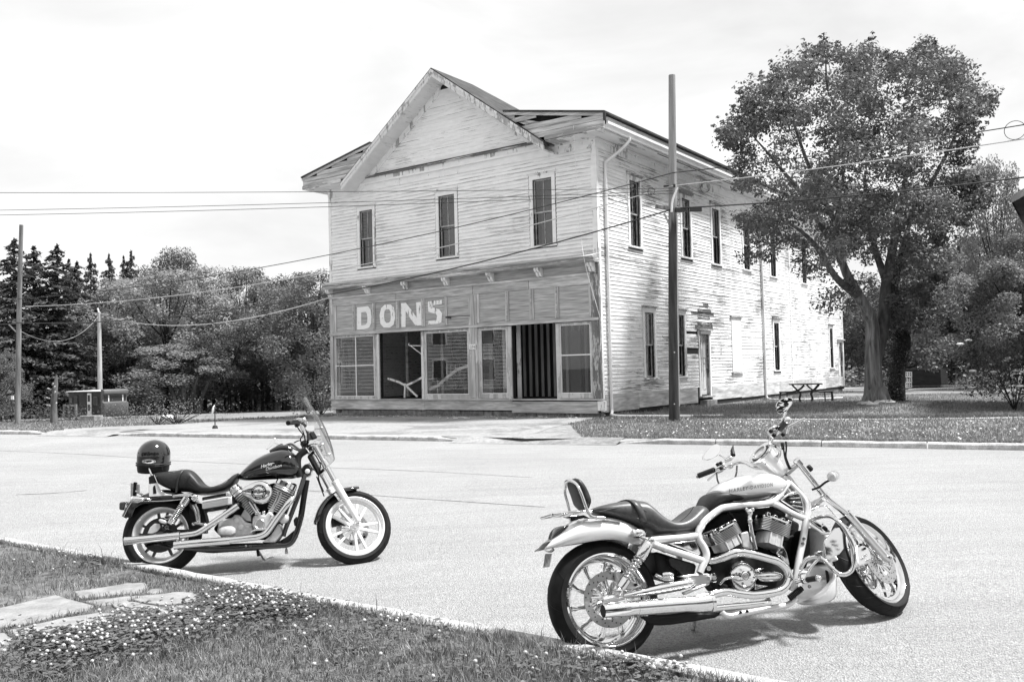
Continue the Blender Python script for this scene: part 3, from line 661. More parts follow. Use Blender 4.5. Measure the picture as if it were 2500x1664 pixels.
# --- inside the shop: striped entry wall, dark partitions
m_stripe = noisy('faded_stripe', .22, .42, 1., .9, 5, stretch=(6, 6, .8))
for k in range(16):
    a = 1.3+k*.26; F.b('wall_stripe', m_stripe, a, a+.11, -2.3, -2.26, .66, 3.6)
F.b('entry_back', m_dark, 1.2, 5.4, -2.45, -2.40, .64, 4.5)
for k in range(5): a = 3.46+k*.30; F.b('wall_stripe', m_postw if k % 2 == 0 else m_dim, a, a+.16, -.62, -.58, .66, 3.3)
F.b('entry_door', m_dim, 1.60, 2.0, -1.5, -1.45, .66, 2.9); F.b('partition', m_ply, 5.9, 6.35, -2.2, -2.1, .66, 3.3); F.b('partition', m_ply, .2, .9, -1.6, -1.5, .66, 3.4)
F.b('inner_post', m_postw, 8.86, 8.98, -3.0, -2.9, .66, 4.9); F.b('inner_post', m_ply, 10.2, 10.32, -2.4, -2.3, .66, 4.9)
# --- eaves, roof, gable
OH = .72
FP = lambda u, z_, d=OH: F.p(u, d, z_)
ez = lambda u: 9.40+.1965*(min(u, 12.1-u)+.77)                                     # edge of the low main roof seen from the front
mb = Mb()
for s0, s1 in ((-.79, 6.05), (12.89, 6.05)):
    m_ = s0+(s1-s0)*.555; zm_ = 9.36+1.34*.555
    mb.hexa([F.p(s0, OH+.03, 9.36), F.p(m_, OH+.03, zm_), F.p(m_, -BL-.5, zm_), F.p(s0, -BL-.5, 9.36)], [F.p(s0, OH+.03, 9.42), F.p(m_, OH+.03, zm_+.06), F.p(m_, -BL-.5, zm_+.06), F.p(s0, -BL-.5, 9.42)])
    mb.hexa([F.p(m_, -.2, zm_), F.p(s1, -.2, 10.70), F.p(s1, -BL-.5, 10.70), F.p(m_, -BL-.5, zm_)], [F.p(m_, -.2, zm_+.06), F.p(s1, -.2, 10.76), F.p(s1, -BL-.5, 10.76), F.p(m_, -BL-.5, zm_+.06)])
mb.build('roof', m_roof, store, local=True)
mb = Mb(); rk = lambda z_: z_
zr, zb = 12.24, 8.86
for sg in (-1, 1):
    c, e = 6.05, 6.05+sg*4.62
    mb.add([F.p(c, OH+.04, zr), F.p(c, -1.6, zr), F.p(e, -6., zb), F.p(e, OH+.04, zb), F.p(c, OH+.04, zr-.05), F.p(c, -1.6, zr-.05), F.p(e, -6., zb-.05), F.p(e, OH+.04, zb-.05)], [(0, 1, 2, 3), (4, 7, 6, 5), (0, 3, 7, 4), (1, 5, 6, 2), (2, 6, 7, 3)])
mb.add([F.p(6.05, -1.6, zr), F.p(1.43, -6, zb), F.p(10.67, -6, zb)], [(0, 1, 2)])
mb.build('gable_roof', m_roof, store, local=True)
m_rake = paint_mat('weathered_rake', 2, .78, (.30, .50), .46, e=50, edge=0, fine=1.6)
for sg in (-1, 1):                                                               # raking fascia, soffit and inner bed mould
    c = 6.05; e = c+sg*4.60
    rp = lambda t, d, dz: F.p(c+(e-c)*t, d, 12.19-(12.19-8.83)*t+dz)
    Mb().hexa([rp(0, OH-.03, -.26), rp(1, OH-.03, -.24), rp(1, OH+.02, -.24), rp(0, OH+.02, -.26)], [rp(0, OH-.03, 0), rp(1, OH-.03, 0), rp(1, OH+.02, 0), rp(0, OH+.02, 0)]).build('rake_board', m_rake, store, local=True, bevel=.004)
    Mb().hexa([rp(0, OH-.02, -.10), rp(1, OH-.02, -.10), rp(1, OH+.05, -.10), rp(0, OH+.05, -.10)], [rp(0, OH-.02, .0), rp(1, OH-.02, .0), rp(1, OH+.06, .0), rp(0, OH+.06, .0)]).build('rake_mould', m_rake, store, local=True)
    Mb().hexa([rp(0, 0, -.27), rp(1, 0, -.27), rp(1, OH, -.27), rp(0, OH, -.27)], [rp(0, 0, -.22), rp(1, 0, -.22), rp(1, OH, -.22), rp(0, OH, -.22)]).build('rake_soffit', m_soffit, store, local=True)
    Mb().hexa([rp(.06, .0, -.50), rp(.94, .0, -.50), rp(.94, .07, -.50), rp(.06, .07, -.50)], [rp(.04, .0, -.26), rp(.96, .0, -.26), rp(.96, .07, -.26), rp(.04, .07, -.26)]).build('rake_frieze', m_trim, store, local=True, bevel=.004)
wall_solid(F, .0, BW, 8.85, 9.0, [], -.1, 0).build('gable_wall', m_dark, store, local=True)
Mb().prism([F.p(1.5, 0, 8.99), F.p(10.6, 0, 8.99), F.p(6.05, 0, 11.95)], F.p(0, -.08, 0)-F.p(0, 0, 0)).build('gable_wall', m_dark, store, local=True)
F.b('pediment_shelf', paint_mat('rotten_shelf', 0, .6, (.06, .22), .62, e=50, edge=0), 1.9, 10.25, 0, .13, 9.03, 9.10, None, .006); F.b('pediment_board', m_trim, .0, BW, 0, .06, 8.87, 9.03)
# returns of the main eaves either side of the gable: weathered boards over a dark roof space
def ret(sgn):
    q = lambda u: u if sgn > 0 else 12.1-u
    line_t = lambda u: 9.36+.1965*(u+.77)
    rk_u = lambda z_: 6.05-(12.19-z_)/((12.19-8.83)/4.60)
    z_ = 9.02; k = 0
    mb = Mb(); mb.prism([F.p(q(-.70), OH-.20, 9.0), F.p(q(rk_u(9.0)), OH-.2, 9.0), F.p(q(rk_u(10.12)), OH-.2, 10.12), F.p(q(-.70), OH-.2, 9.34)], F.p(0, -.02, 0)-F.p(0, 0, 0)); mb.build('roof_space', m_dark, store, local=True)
    while z_ < 10.1:
        h = .165; u0 = max(-.74, (z_+h-9.36)/.1965-.77+.05); u1 = rk_u(z_)-.02
        if u1-u0 > .12:
            gone = sgn > 0 and k == 3
            if not gone:
                dd = random.uniform(-.02, .02); sag = random.uniform(-.05, .02) if sgn > 0 and k > 1 else 0
                Mb().hexa([F.p(q(u0), OH-.06+dd, z_+sag), F.p(q(u1), OH-.06+dd, z_), F.p(q(u1), OH-.03+dd, z_), F.p(q(u0), OH-.03+dd, z_+sag)], [F.p(q(u0), OH-.06+dd, z_+h-.012+sag), F.p(q(u1+h*1.36), OH-.06+dd, z_+h-.012), F.p(q(u1+h*1.36), OH-.03+dd, z_+h-.012), F.p(q(u0), OH-.03+dd, z_+h-.012+sag)]).build('return_board', m_raw, store, local=True)
        z_ += h; k += 1
    if sgn > 0:
        for a, b_ in (((1.2, 9.35), (2.5, 9.75)), ((1.6, 9.30), (2.9, 9.95)), ((.3, 9.42), (2.2, 9.52))):
            d = A(b_[0]-a[0], b_[1]-a[1]); n_ = A(-d[1], d[0])/np.linalg.norm(d)*.05
            Mb().hexa([F.p(a[0]-n_[0], OH-.12, a[1]-n_[1]), F.p(b_[0]-n_[0], OH-.12, b_[1]-n_[1]), F.p(b_[0]-n_[0], OH-.08, b_[1]-n_[1]), F.p(a[0]-n_[0], OH-.08, a[1]-n_[1])], [F.p(a[0]+n_[0], OH-.12, a[1]+n_[1]), F.p(b_[0]+n_[0], OH-.12, b_[1]+n_[1]), F.p(b_[0]+n_[0], OH-.08, b_[1]+n_[1]), F.p(a[0]+n_[0], OH-.08, a[1]+n_[1])]).build('broken_board', m_raw, store, local=True)
    # fascia under the roof edge and bottom mould
    Mb().hexa([F.p(q(-.77), OH-.03, line_t(-.77)-.10), F.p(q(3.0), OH-.03, line_t(3.0)-.10), F.p(q(3.0), OH+.0, line_t(3.0)-.10), F.p(q(-.77), OH+.0, line_t(-.77)-.10)], [F.p(q(-.77), OH-.03, line_t(-.77)), F.p(q(3.0), OH-.03, line_t(3.0)), F.p(q(3.0), OH+.0, line_t(3.0)), F.p(q(-.77), OH+.0, line_t(-.77))]).build('eave_fascia', m_wood, store, local=True)
    a0, a1 = sorted((q(-.74), q(1.42))); F.b('eave_mould', m_trimd, a0, a1, OH-.05, OH+.01, 8.90, 9.03, None, .006); F.b('eave_soffit', m_soffit, max(a0, .0), min(a1, BW-.002), .0, OH-.05, 8.866, 8.896)
ret(1); ret(-1)
F.b('eave_fascia', m_iron, -.82, -.74, OH-.02, OH+.035, 9.12, 9.40)
# side eave: soffit, gutter, fascia, downspouts
SD.b('side_soffit', m_soffit, -OH+.0, BL+.5, .0, .64, 8.87, 8.90)
SD.b('side_fascia', m_wood, -OH+.06, BL+.5, .62, .66, 8.90, 9.34)
SD.b('soffit_gap', m_dark, 3.2, 13, .585, .615, 8.858, 8.869)
mb = Mb(); sec = lambda v_: [SD.p(v_, .66, 8.92), SD.p(v_, .74, 8.92), SD.p(v_, .76, 9.02), SD.p(v_, .80, 9.06), SD.p(v_, .80, 9.14), SD.p(v_, .78, 9.14), SD.p(v_, .77, 9.05), SD.p(v_, .66, 9.05)]
mb.rings([sec(-.55), sec(9), sec(18), sec(BL+.4)]).build('gutter', m_gutter, store, local=True)
SD.b('left_eave', m_soffit, -OH, BL+.5, -BW-.66, -BW, 8.87, 8.95)
def spout(pts, par_name='downspout'):
    mb = Mb(); mb.tube(pts, .052, 8, 3); return mb.build(par_name, m_gutter, store, 50, local=True)
g0 = on_lawn(1765, 1015, .06); Rg = RM.inverted() @ Vector(g0)
spout([A(.73, .95, 8.94), A(.70, .93, 8.80), A(.45, .75, 8.5), A(.14, .50, 8.18), A(.09, .47, 7.9), A(.09, .46, 5), A(.09, .45, 2), A(.09, .45, .5), A(.12, .42, .25), A(.35, .25, .12), A((Rg[0]+.09)/2, (Rg[1]+.4)/2, .13), A(Rg[0], Rg[1], Rg[2])])
g1 = on_lawn(2058, 971, .04); Rg = RM.inverted() @ Vector(g1)
spout([A(.73, 14.5, 8.94), A(.6, 14.5, 8.7), A(.16, 14.5, 8.3), A(.09, 14.5, 8), A(.09, 14.5, 4), A(.09, 14.5, .5), A(.11, 14.5, .15), A(.35, 14.6, .02), A((Rg[0]+.1)/2, (Rg[1]+14.5)/2, .0), A(Rg[0], Rg[1], Rg[2])])
# service cable bracket and the loose cord hanging down the front
Mb().tube([F.p(.02, .3, 8.9), F.p(.75, .74, 8.98)], .006, 6).build('eave_cord', m_gutter, store, local=True)
cd = [u_front(1407, 310, .6), u_front(1405, 400, .3), u_front(1418, 560, .2), u_front(1430, 650, .47), u_front(1455, 740, .3), u_front(1468, 785, .16)]
Mb().tube([F.p(u, d, z_) for (u, z_), d in zip(cd, (.76, .3, .25, .47, .3, .16))], .010, 6, 4).build('hanging_cord', m_gutter, store, 60, local=True)
# things left inside the shop, seen through the openings
def at(u, d, z_): return BC-BU*0+BU*u-BV*d+A(0, 0, z_)
def timber(pts, wd, label):
    mb = Mb()
    for a, b_ in zip(pts[:-1], pts[1:]):
        x_ = nrm(b_-a); y_ = nrm(np.cross(A(0, 0, 1), x_)); mb.box((a+b_)/2, (np.linalg.norm(b_-a)+.02, .03, wd), x_, y_, np.cross(x_, y_))
    return tag(mb.build('broken_timber', m_postw, None), label, 'broken timber')
timber([at(7.24, -.12, 1.0), at(6.8, -.12, 1.12), at(6.35, -.12, 1.42), at(5.9, -.12, 1.68), at(5.2, -.12, 1.86)], .10, 'pale splintered board slanting up behind the third shop window from the left')
timber([at(9.45, -.35, 1.42), at(8.9, -.35, 1.28), at(8.55, -.35, 1.14), at(8.1, -.35, 1.28), at(7.45, -.35, 1.55)], .08, 'sagging broken rail across the open shop bay beside the four pane window')
timber([at(8.6, -.33, .70), at(8.56, -.33, 1.22)], .07, 'short upright prop under the sagging rail in the open shop bay'); timber([at(8.45, -.31, 1.1), at(7.95, -.31, .74)], .07, 'diagonal prop leaning beside the upright one in the open shop bay')
ch = thing('chair', 'wooden chair standing upside down in the dark open shop bay', 'chair', Matrix.Translation(Vector(at(8.1, -2.6, 1.42)))@Matrix.Rotation(.5, 4, 'Z'))
Mb().bx(-.2, .2, -.2, .2, 0, .03).build('seat', m_postw, ch, local=True, bevel=.006)
for sx in (-1, 1):
    for sy in (-1, 1): Mb().bx(sx*.18-.018, sx*.18+.018, sy*.18-.018, sy*.18+.018, .03, .46).build('leg', m_postw, ch, local=True)
Mb().bx(-.2, .2, .17, .20, -.42, -.30).build('backrest', m_postw, ch, local=True)
for sx in (-1, 1): Mb().bx(sx*.18-.018, sx*.18+.018, .17, .2, -.44, 0).build('back_post', m_postw, ch, local=True)
tb = thing('table', 'dim wooden table in the open shop bay under the upturned chair', 'table', Matrix.Translation(Vector(at(8.2, -2.6, .64)))@Matrix.Rotation(.6, 4, 'Z'))
Mb().bx(-.9, .9, -.4, .4, .70, .74).build('tabletop', m_ply, tb, local=True, bevel=.006)
for sx in (-1, 1):
    for sy in (-1, 1): Mb().bx(sx*.8-.03, sx*.8+.03, sy*.33-.03, sy*.33+.03, 0, .70).build('leg', m_ply, tb, local=True)

# ------------------------------------------------------------------ trees and shrubs
def leaf_mat(name, lo, hi, trans=.35, rough=.55):
    m, t, b = new_mat(name); g = G(t); a = g.noise(g.coord((1, 1, 1)), .55, 4); oi = g.n('ShaderNodeObjectInfo'); ge = g.n('ShaderNodeNewGeometry')
    v = g.math('MULTIPLY', g.rng(a, .3, .7, lo, hi), g.rng(oi.outputs['Random'], 0, 1, .85, 1.15)); v = g.math('MULTIPLY', v, g.rng(ge.outputs['Random Per Island'], 0, 1, .72, 1.3))
    g.ln(v, b.inputs['Base Color']); b.inputs['Roughness'].default_value = rough; b.inputs['Specular IOR Level'].default_value = .4
    tl = g.n('ShaderNodeBsdfTranslucent'); g.ln(v, tl.inputs[0]); ms = g.n('ShaderNodeMixShader'); ms.inputs[0].default_value = trans; g.ln(b.outputs[0], ms.inputs[1]); g.ln(tl.outputs[0], ms.inputs[2]); g.ln(ms.outputs[0], t.nodes['Material Output'].inputs[0]); return m
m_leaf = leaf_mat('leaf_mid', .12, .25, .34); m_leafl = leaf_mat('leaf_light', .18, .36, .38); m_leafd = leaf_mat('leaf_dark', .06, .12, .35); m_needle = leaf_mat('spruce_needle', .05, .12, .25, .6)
m_bark = noisy('bark', .06, .16, 1.0, .95, 6, stretch=(7, 7, 1.6), bump=.6, bdist=.03); m_barkd = noisy('dark_bark', .018, .05, 1.0, .95, 6, stretch=(6, 6, 1.4), bump=.6, bdist=.03); m_barkl = noisy('pale_bark', .10, .26, 1.0, .95, 6, stretch=(6, 6, 1.2), bump=.6, bdist=.03)
def leaves(P, s, up=.45, out=None, asp=.55):
    """one rhombic leaf per point: P (n,3), s sizes (n)"""
    n = len(P); nv = rng.normal(size=(n, 3)); nv[:, 2] = np.abs(nv[:, 2])+up
    if out is not None: nv += out*.6
    nv /= np.linalg.norm(nv, axis=1)[:, None]; t = np.cross(nv, rng.normal(size=(n, 3))); t /= np.linalg.norm(t, axis=1)[:, None]+1e-9; b = np.cross(nv, t); s = s[:, None]
    V = np.stack([P-t*s*.5, P+b*s*asp*.5+t*s*.06, P+t*s*.5-nv*s*.10, P-b*s*asp*.5+t*s*.06], 1).reshape(-1, 3)
    F_ = np.arange(4*n).reshape(n, 4); return V, F_
def clump_points(C, Rd, per, flat=.75):
    """points in many clumps: denser towards each clump's skin, so crowns show light tops and dark hollows"""
    o = []; od = []
    for c, r in zip(C, Rd):
        k = max(8, int(per*r**1.6)); d = rng.normal(size=(k, 3)); d /= np.linalg.norm(d, axis=1)[:, None]; q = r*(rng.random(k)**.42)[:, None]*A(1, 1, flat)
        o.append(c+d*q+rng.normal(size=(k, 3))*.06*r); od.append(d)
    return np.concatenate(o), np.concatenate(od)
def limb_mesh(paths):
    mb = Mb()
    for pts, r0, r1 in paths: mb.tube(pts, [r0, r1], 8, 4)
    return mb
def mesh_from(name, V, F_):
    me = bpy.data.meshes.new(name); V = np.asarray(V, np.float32); F_ = np.asarray(F_, np.int32); m, k = F_.shape
    me.vertices.add(len(V)); me.vertices.foreach_set('co', V.ravel()); me.loops.add(m*k); me.loops.foreach_set('vertex_index', F_.ravel()); me.polygons.add(m); me.polygons.foreach_set('loop_start', np.arange(m, dtype=np.int32)*k); me.update(calc_edges=True); return me
# crown kinds at unit size (height 1 m, trunk foot at the origin); each tree scales one of them
def broad_kind(seed, n=30, per=5200, lean=0., zlo=.20, shape=1., s=.017):
    global rng; rng = np.random.default_rng(seed); C, Rd, paths = [], [], []
    trunk_top = A(lean*.3, 0, .42)
    for k in range(n):
        a = k*2.399+rng.uniform(-.3, .3); q = (k+.5)/n; z = zlo+.12+(.95-zlo-.10)*q; rr = .36*math.sin(math.pi*min(.97, .16+.80*q))**.7*shape*rng.uniform(.45, 1.); r = rng.uniform(.075, .125)*(1.15-.45*q)
        c = A(rr*math.cos(a)+lean*z, rr*math.sin(a), min(z, 1-r)); C.append(c); Rd.append(r)
        if k % 2 == 0: b = A(lean*.2*z, 0, min(.5, z*.6)); paths.append(([b, (b+c)/2+A(0, 0, -.03), c], .008, .002))
    paths.append(([A(0, 0, -.03), A(.006, .004, .15), trunk_top, A(lean*.7, 0, .78)], .020, .004))
    P, D = clump_points(C, Rd, per/ (sum(r**1.6 for r in Rd)), .8); V, F_ = leaves(P, rng.uniform(.7, 1.3, len(P))*s, .4, D)
    mb = limb_mesh(paths); tm = bpy.data.meshes.new('trunk'); tm.from_pydata(mb.v, [], mb.f); tm.polygons.foreach_set('use_smooth', [True]*len(tm.polygons)); return tm, mesh_from('crown', V, F_)
def spruce_kind(seed, tiers=44, per=30, s=.022):
    global rng; rng = np.random.default_rng(seed); P, D = [], []
    mb = Mb().tube([A(0, 0, -.03), A(0, 0, .5), A(0, 0, 1.)], [.018, .011, .002], 7)
    for k in range(tiers):
        q = k/(tiers-1); z = .03+.95*q; L_ = (.235*(1-q)**.62+.006)*rng.uniform(.7, 1.15)
        m = int(13-6*q)
        for j in range(m):
            a = rng.uniform(0, math.tau); ln = L_*rng.uniform(.65, 1.15); d = A(math.cos(a), math.sin(a), 0); sd = A(-d[1], d[0], 0); z = .03+.95*q+rng.normal()*.010
            nn = int(per*(.3+ln/.235*1.6))
            t = rng.random(nn)**.7; drop = -.30*t**1.2*ln+.10*ln*np.maximum(0, t-.8)*5*.4; w_ = rng.normal(size=nn)*.16*ln*(1-.55*t)
            P.append(A(0, 0, z)+d*(t*ln)[:, None]+sd*w_[:, None]+A(0, 0, 1)*(drop-np.abs(w_)*.35-rng.random(nn)*.012)[:, None]); D.append(np.tile(d, (nn, 1))+A(0, 0, .4))
    P = np.concatenate(P); D = np.concatenate(D); V, F_ = leaves(P, rng.uniform(.6, 1.3, len(P))*s, .3, D, .42)
    tm = bpy.data.meshes.new('trunk'); tm.from_pydata(mb.v, [], mb.f); return tm, mesh_from('crown', V, F_)
BROAD = [broad_kind(11, 44, 19000), broad_kind(12, 48, 20000, .06, .12, 1.1), broad_kind(13, 36, 14000, -.05, .3, .85, .018), broad_kind(14, 50, 20000, .0, .05, 1.15)]
SPRUCE = [spruce_kind(21), spruce_kind(22, 48, 28), spruce_kind(23, 38, 32, .024)]
rng = np.random.default_rng(77)
ntree = [0]
def tree(kind, mesh, mat, bark, base, h, wd, label, cat='tree', group=None):
    t_ = thing(kind, label, cat, Matrix.Translation(Vector(base))@Matrix.Rotation(random.uniform(0, 6.28), 4, 'Z'), group); ntree[0] += 1
    for nme, me, mt in (('trunk', mesh[0], bark), ('crown', mesh[1], mat)):
        o = bpy.data.objects.new(nme, me); COL.objects.link(o); o.parent = t_; o.scale = (wd, wd, h)
        if not me.materials: me.materials.append(mt)
        o.material_slots[0].link = 'OBJECT'; o.material_slots[0].material = mt
    return t_
def ground_at(px, Y):
    z = 0.
    for _ in range(4): r = ray(px, 900); x = CO[0]+r[0]/r[1]*Y; z = float(lawn_z(x, Y))
    return A(x, Y, z)
def px_tree(kind, mesh, mat, bark, px, Y, top, wpx, label, group, lift=0.):
    b = ground_at(px, Y); T_ = on_y(px, top, Y); h = T_[2]-b[2]; wd = wpx*Y/FPX; base_w = .72 if mesh in BROAD else .38
    return tree(kind, mesh, mat, bark, b-A(0, 0, .05), h, wd/base_w, label, 'tree', group)
GW = 'trees in the wood left of the store'
SP = [(36, 58, 578, 230, 0, 'tallest dark spruce at the far left, behind the bare topped pole'), (84, 61, 598, 210, 1, 'dark spruce just right of the left pole'), (141, 60, 592, 230, 2, 'dark pointed spruce above the old trailer'), (-30, 60, 640, 240, 1, 'dark spruce cut off by the left edge of the picture'), (190, 66, 634, 190, 0, 'shorter dark spruce right of the one above the trailer'),
      (224, 84, 614, 110, 2, 'small far spruce spire, left one of the pair on the skyline'), (268, 86, 616, 110, 0, 'small far spruce spire, right one of the pair on the skyline'), (304, 88, 622, 100, 1, 'small far spruce tip left of the airy crowned tree'), (322, 87, 608, 120, 2, 'far dark spruce touching the airy crowned tree'), (170, 84, 630, 130, 1, 'far spruce peeping between two nearer dark spruces')]
for px, Y, top, wpx, k, lb in SP: px_tree('spruce_tree', SPRUCE[k], m_needle, m_barkd, px, Y, top, wpx, lb, GW)
BT = [(425, 78, 596, 200, 2, m_leaf, 'airy crowned tree rising highest in the middle of the left wood'), (408, 66, 650, 300, 0, m_leafl, 'pale broad leafed tree in the middle of the left wood'), (270, 68, 672, 230, 1, m_leafl, 'pale rounded tree behind the pole with a crossarm'), (520, 70, 640, 230, 3, m_leafl, 'pale spreading tree right of the middle of the left wood'), (360, 80, 640, 200, 1, m_leaf, 'mid grey tree behind the pale tree of the left wood'),
      (600, 72, 644, 250, 0, m_leaf, 'tree with a domed top where the left wood dips'), (650, 78, 668, 200, 1, m_leafd, 'thin dark tree in the dip of the left wood'), (700, 66, 690, 260, 0, m_leaf, 'leafy tree two trees left of the store'), (768, 62, 652, 290, 3, m_leaf, 'leafy tree close against the left side of the store'), (735, 72, 660, 200, 1, m_leafd, 'slender dark tree behind those beside the store'), (820, 70, 690, 180, 0, m_leafd, 'tree mostly hidden behind the left wall of the store'),
      (452, 64, 835, 300, 1, m_leafl, 'low bright leafy tree with forked dark trunks at the lawn edge'), (560, 64, 800, 200, 1, m_leafd, 'dark understorey tree in the shade of the left wood'), (330, 64, 800, 200, 3, m_leafd, 'dark understorey tree right of the trailer'), (640, 66, 820, 180, 3, m_leafd, 'dark understorey tree below the dip of the wood'), (2, 44, 850, 110, 3, m_leaf, 'leafy young tree at the left edge below the spruces'), (230, 64, 780, 160, 3, m_leafd, 'dark bushy tree behind the trailer roof')]
for px, Y, top, wpx, k, mt, lb in BT: px_tree('broadleaf_tree', BROAD[k], mt, m_barkd, px, Y, top, wpx, lb, GW)
GR = 'trees behind the lawn on the right'
RT = [(2120, 74, 700, 240, 0, m_leafd, 'dark tree just beyond the far right corner of the store'), (2210, 66, 640, 300, 3, m_leafd, 'dense tree behind the crates on the right'), (2320, 62, 620, 280, 1, m_leafd, 'dense tree right of the crates'), (2445, 56, 372, 210, 2, m_leaf, 'tall airy tree near the right edge'), (2500, 50, 560, 260, 0, m_leafd, 'dark leafy tree cut by the right edge'), (2400, 74, 560, 260, 3, m_leafd, 'far dark tree seen between the others on the right'), (2570, 60, 500, 260, 1, m_leafd, 'leafy tree mostly outside the right edge'), (2060, 86, 760, 200, 3, m_leafd, 'far dark tree behind the store and the big tree'), (2260, 84, 720, 300, 0, m_leafd, 'far dark tree behind the black sheeted box'), (2480, 82, 700, 300, 3, m_leafd, 'far dark tree low at the right edge')]
for px, Y, top, wpx, k, mt, lb in RT: px_tree('broadleaf_tree', BROAD[k], mt, m_barkd, px, Y, top, wpx, lb, GR)
# the leaning dark trunk with its own crown, on the right
b0 = on_lawn(2402, 949); dY = b0[1]
dk = thing('leaning_tree', 'tree with a thick dark leaning trunk right of the black sheeted box', 'tree', b0, GR)
Mb().tube([b0+A(.12, 0, -.2), b0+A(.02, 0, .4), on_y(2386, 880, dY), on_y(2372, 800, dY), on_y(2350, 700, dY), on_y(2340, 600, dY)], [.62, .44, .36, .30, .22, .08], 12, 4).build('trunk', m_barkd, dk, 60)
C = [on_y(rng.uniform(2190, 2510), rng.uniform(640, 850), dY+rng.uniform(-3.2, 2.5)) for _ in range(46)]; P, D = clump_points(C, rng.uniform(.55, 1.0, 46), 700, .7); V, F_ = leaves(P, rng.uniform(.12, .22, len(P)), .4, D); V = V-b0
fast_mesh('crown', V, F_, m_leaf, parent=dk)
# the big tree on the lawn
TB = on_lawn(2140, 984); TY = TB[1]
big = thing('big_tree', 'tall spreading tree with a forked trunk standing on the lawn in front of the store', 'tree', TB)
q = lambda x, y, dy=0.: on_y(x*1.06112, y*1.06112, TY+dy)
m_barkm = noisy('furrowed_bark', .08, .30, 1.0, .95, 7, stretch=(9, 9, 1.1), bump=1., bdist=.06, dist=.6)
limbs = [([(2014, 934, 0), (2010, 880, 0), (2008, 800, 0), (2005, 740, 0), (1975, 680, -.2), (1940, 610, -.4), (1925, 520, -.5), (1940, 400, -.4), (1935, 250, -.3)], [.40, .29, .25, .22, .18, .13, .09, .05, .02]),
         ([(2012, 830, .1), (2032, 740, .3), (2040, 650, .5), (2060, 540, .8), (2085, 400, 1.), (2100, 240, 1.)], [.24, .22, .18, .13, .07, .02]),
         ([(1975, 680, -.2), (1925, 640, -.9), (1880, 570, -1.6), (1840, 530, -2.2), (1790, 500, -2.6)], [.15, .11, .08, .05, .02]),
         ([(2040, 650, .5), (2010, 560, 1.2), (1990, 440, 1.8), (2000, 300, 2)], [.14, .10, .06, .02]),
         ([(2060, 540, .8), (2130, 440, 1.2), (2190, 330, 1.2), (2210, 260, 1.1)], [.12, .08, .05, .02]),
         ([(1940, 610, -.4), (1860, 470, -1.), (1790, 380, -1.5), (1730, 310, -1.8)], [.11, .08, .05, .02]), ([(1925, 520, -.5), (1860, 380, .3), (1820, 260, .6), (1810, 200, .6)], [.09, .06, .04, .02])]
o = None
for pts, rr in limbs:
    mb = Mb().tube([q(*p) for p in pts], rr, 12, 4)
    o = mb.build('trunk' if o is None else 'limb', m_barkm if o is None else m_bark, big, 60) if True else o
for a, r in ((0, .65), (1.1, .6), (2.4, .62), (3.6, .6), (4.9, .65)): Mb().tube([TB+A(math.cos(a)*.2, math.sin(a)*.2, .5), TB+A(math.cos(a)*.36, math.sin(a)*.36, .1), TB+A(math.cos(a)*r, math.sin(a)*r, -.1)], [.16, .13, .06], 8, 3).build('root', m_barkl, big, 60)
ivy = thing('ivy_tree', 'slimmer ivy clad trunk right behind the big tree on the lawn', 'tree', TB+A(1.1, .8, 0))
Mb().tube([q(2062, 930, .7), q(2066, 850, .7), q(2080, 780, .8), q(2052, 700, 1), q(2070, 600, 1.3), q(2110, 450, 1.6)], [.30, .24, .22, .18, .12, .03], 10, 4).build('trunk', m_barkd, ivy, 60)
Ci = [q(2064+rng.uniform(-10, 10), y, .7+rng.uniform(-.3, .3)) for y in range(660, 925, 9)]; P, D = clump_points(Ci, [.34]*len(Ci), 620, 1.); V, F_ = leaves(P, rng.uniform(.06, .12, len(P)), .2, D); fast_mesh('ivy', V-(TB+A(1.1, .8, 0)), F_, m_leafd, parent=ivy)
OUT = [(1660, 300), (1720, 262), (1712, 205), (1780, 190), (1785, 150), (1850, 140), (1870, 105), (1910, 95), (1960, 132), (2000, 100), (2040, 122), (2085, 132), (2132, 90), (2152, 130), (2200, 150), (2212, 190), (2272, 222), (2232, 262), (2242, 300), (2215, 340), (2235, 400), (2262, 440), (2225, 480), (2170, 530), (2160, 610), (2120, 660), (2120, 720), (2070, 730), (2040, 690), (1985, 640), (1960, 690), (1905, 702), (1868, 684), (1884, 640), (1832, 606), (1852, 566), (1800, 560), (1760, 598), (1712, 590), (1732, 520), (1692, 500), (1780, 460), (1702, 432), (1690, 380), (1722, 350), (1672, 330)]
def inside(x, y, poly):
    c = False; n = len(poly)
    for i in range(n):
        x0, y0 = poly[i]; x1, y1 = poly[i-1]
        if (y0 > y) != (y1 > y) and x < (x1-x0)*(y-y0)/(y1-y0)+x0: c = not c
    return c
C, Rd = [], []
tries = 0
m_leafb = leaf_mat('leaf_big_tree', .075, .27, .22)
while len(C) < 280 and tries < 12000:
    tries += 1; x, y = rng.uniform(1660, 2275), rng.uniform(85, 735)
    if not inside(x, y, OUT): continue
    if y > 560 and 1930 < x < 2060 and rng.random() < .7: continue
    e = min(1., ((x-1965)/310.)**2+((y-360)/330.)**2); dep = 5.2*math.sqrt(max(.08, 1-e*.92)); r = rng.uniform(.22, .85)
    C.append(q(x, y, rng.uniform(-dep, dep)*.9)); Rd.append(r)
for x, y in OUT+[((a[0]+b[0])/2, (a[1]+b[1])/2) for a, b in zip(OUT, OUT[1:])]:                  # sprays at the crown's edge
    if y < 640: C.append(q(x+(1965-x)*.035, y+(380-y)*.035, rng.uniform(-1.5, 1.5))); Rd.append(rng.uniform(.22, .42))
for _ in range(40): C.append(q(rng.uniform(2050, 2190), rng.uniform(520, 850), rng.uniform(-.5, 3))); Rd.append(rng.uniform(.3, .7))
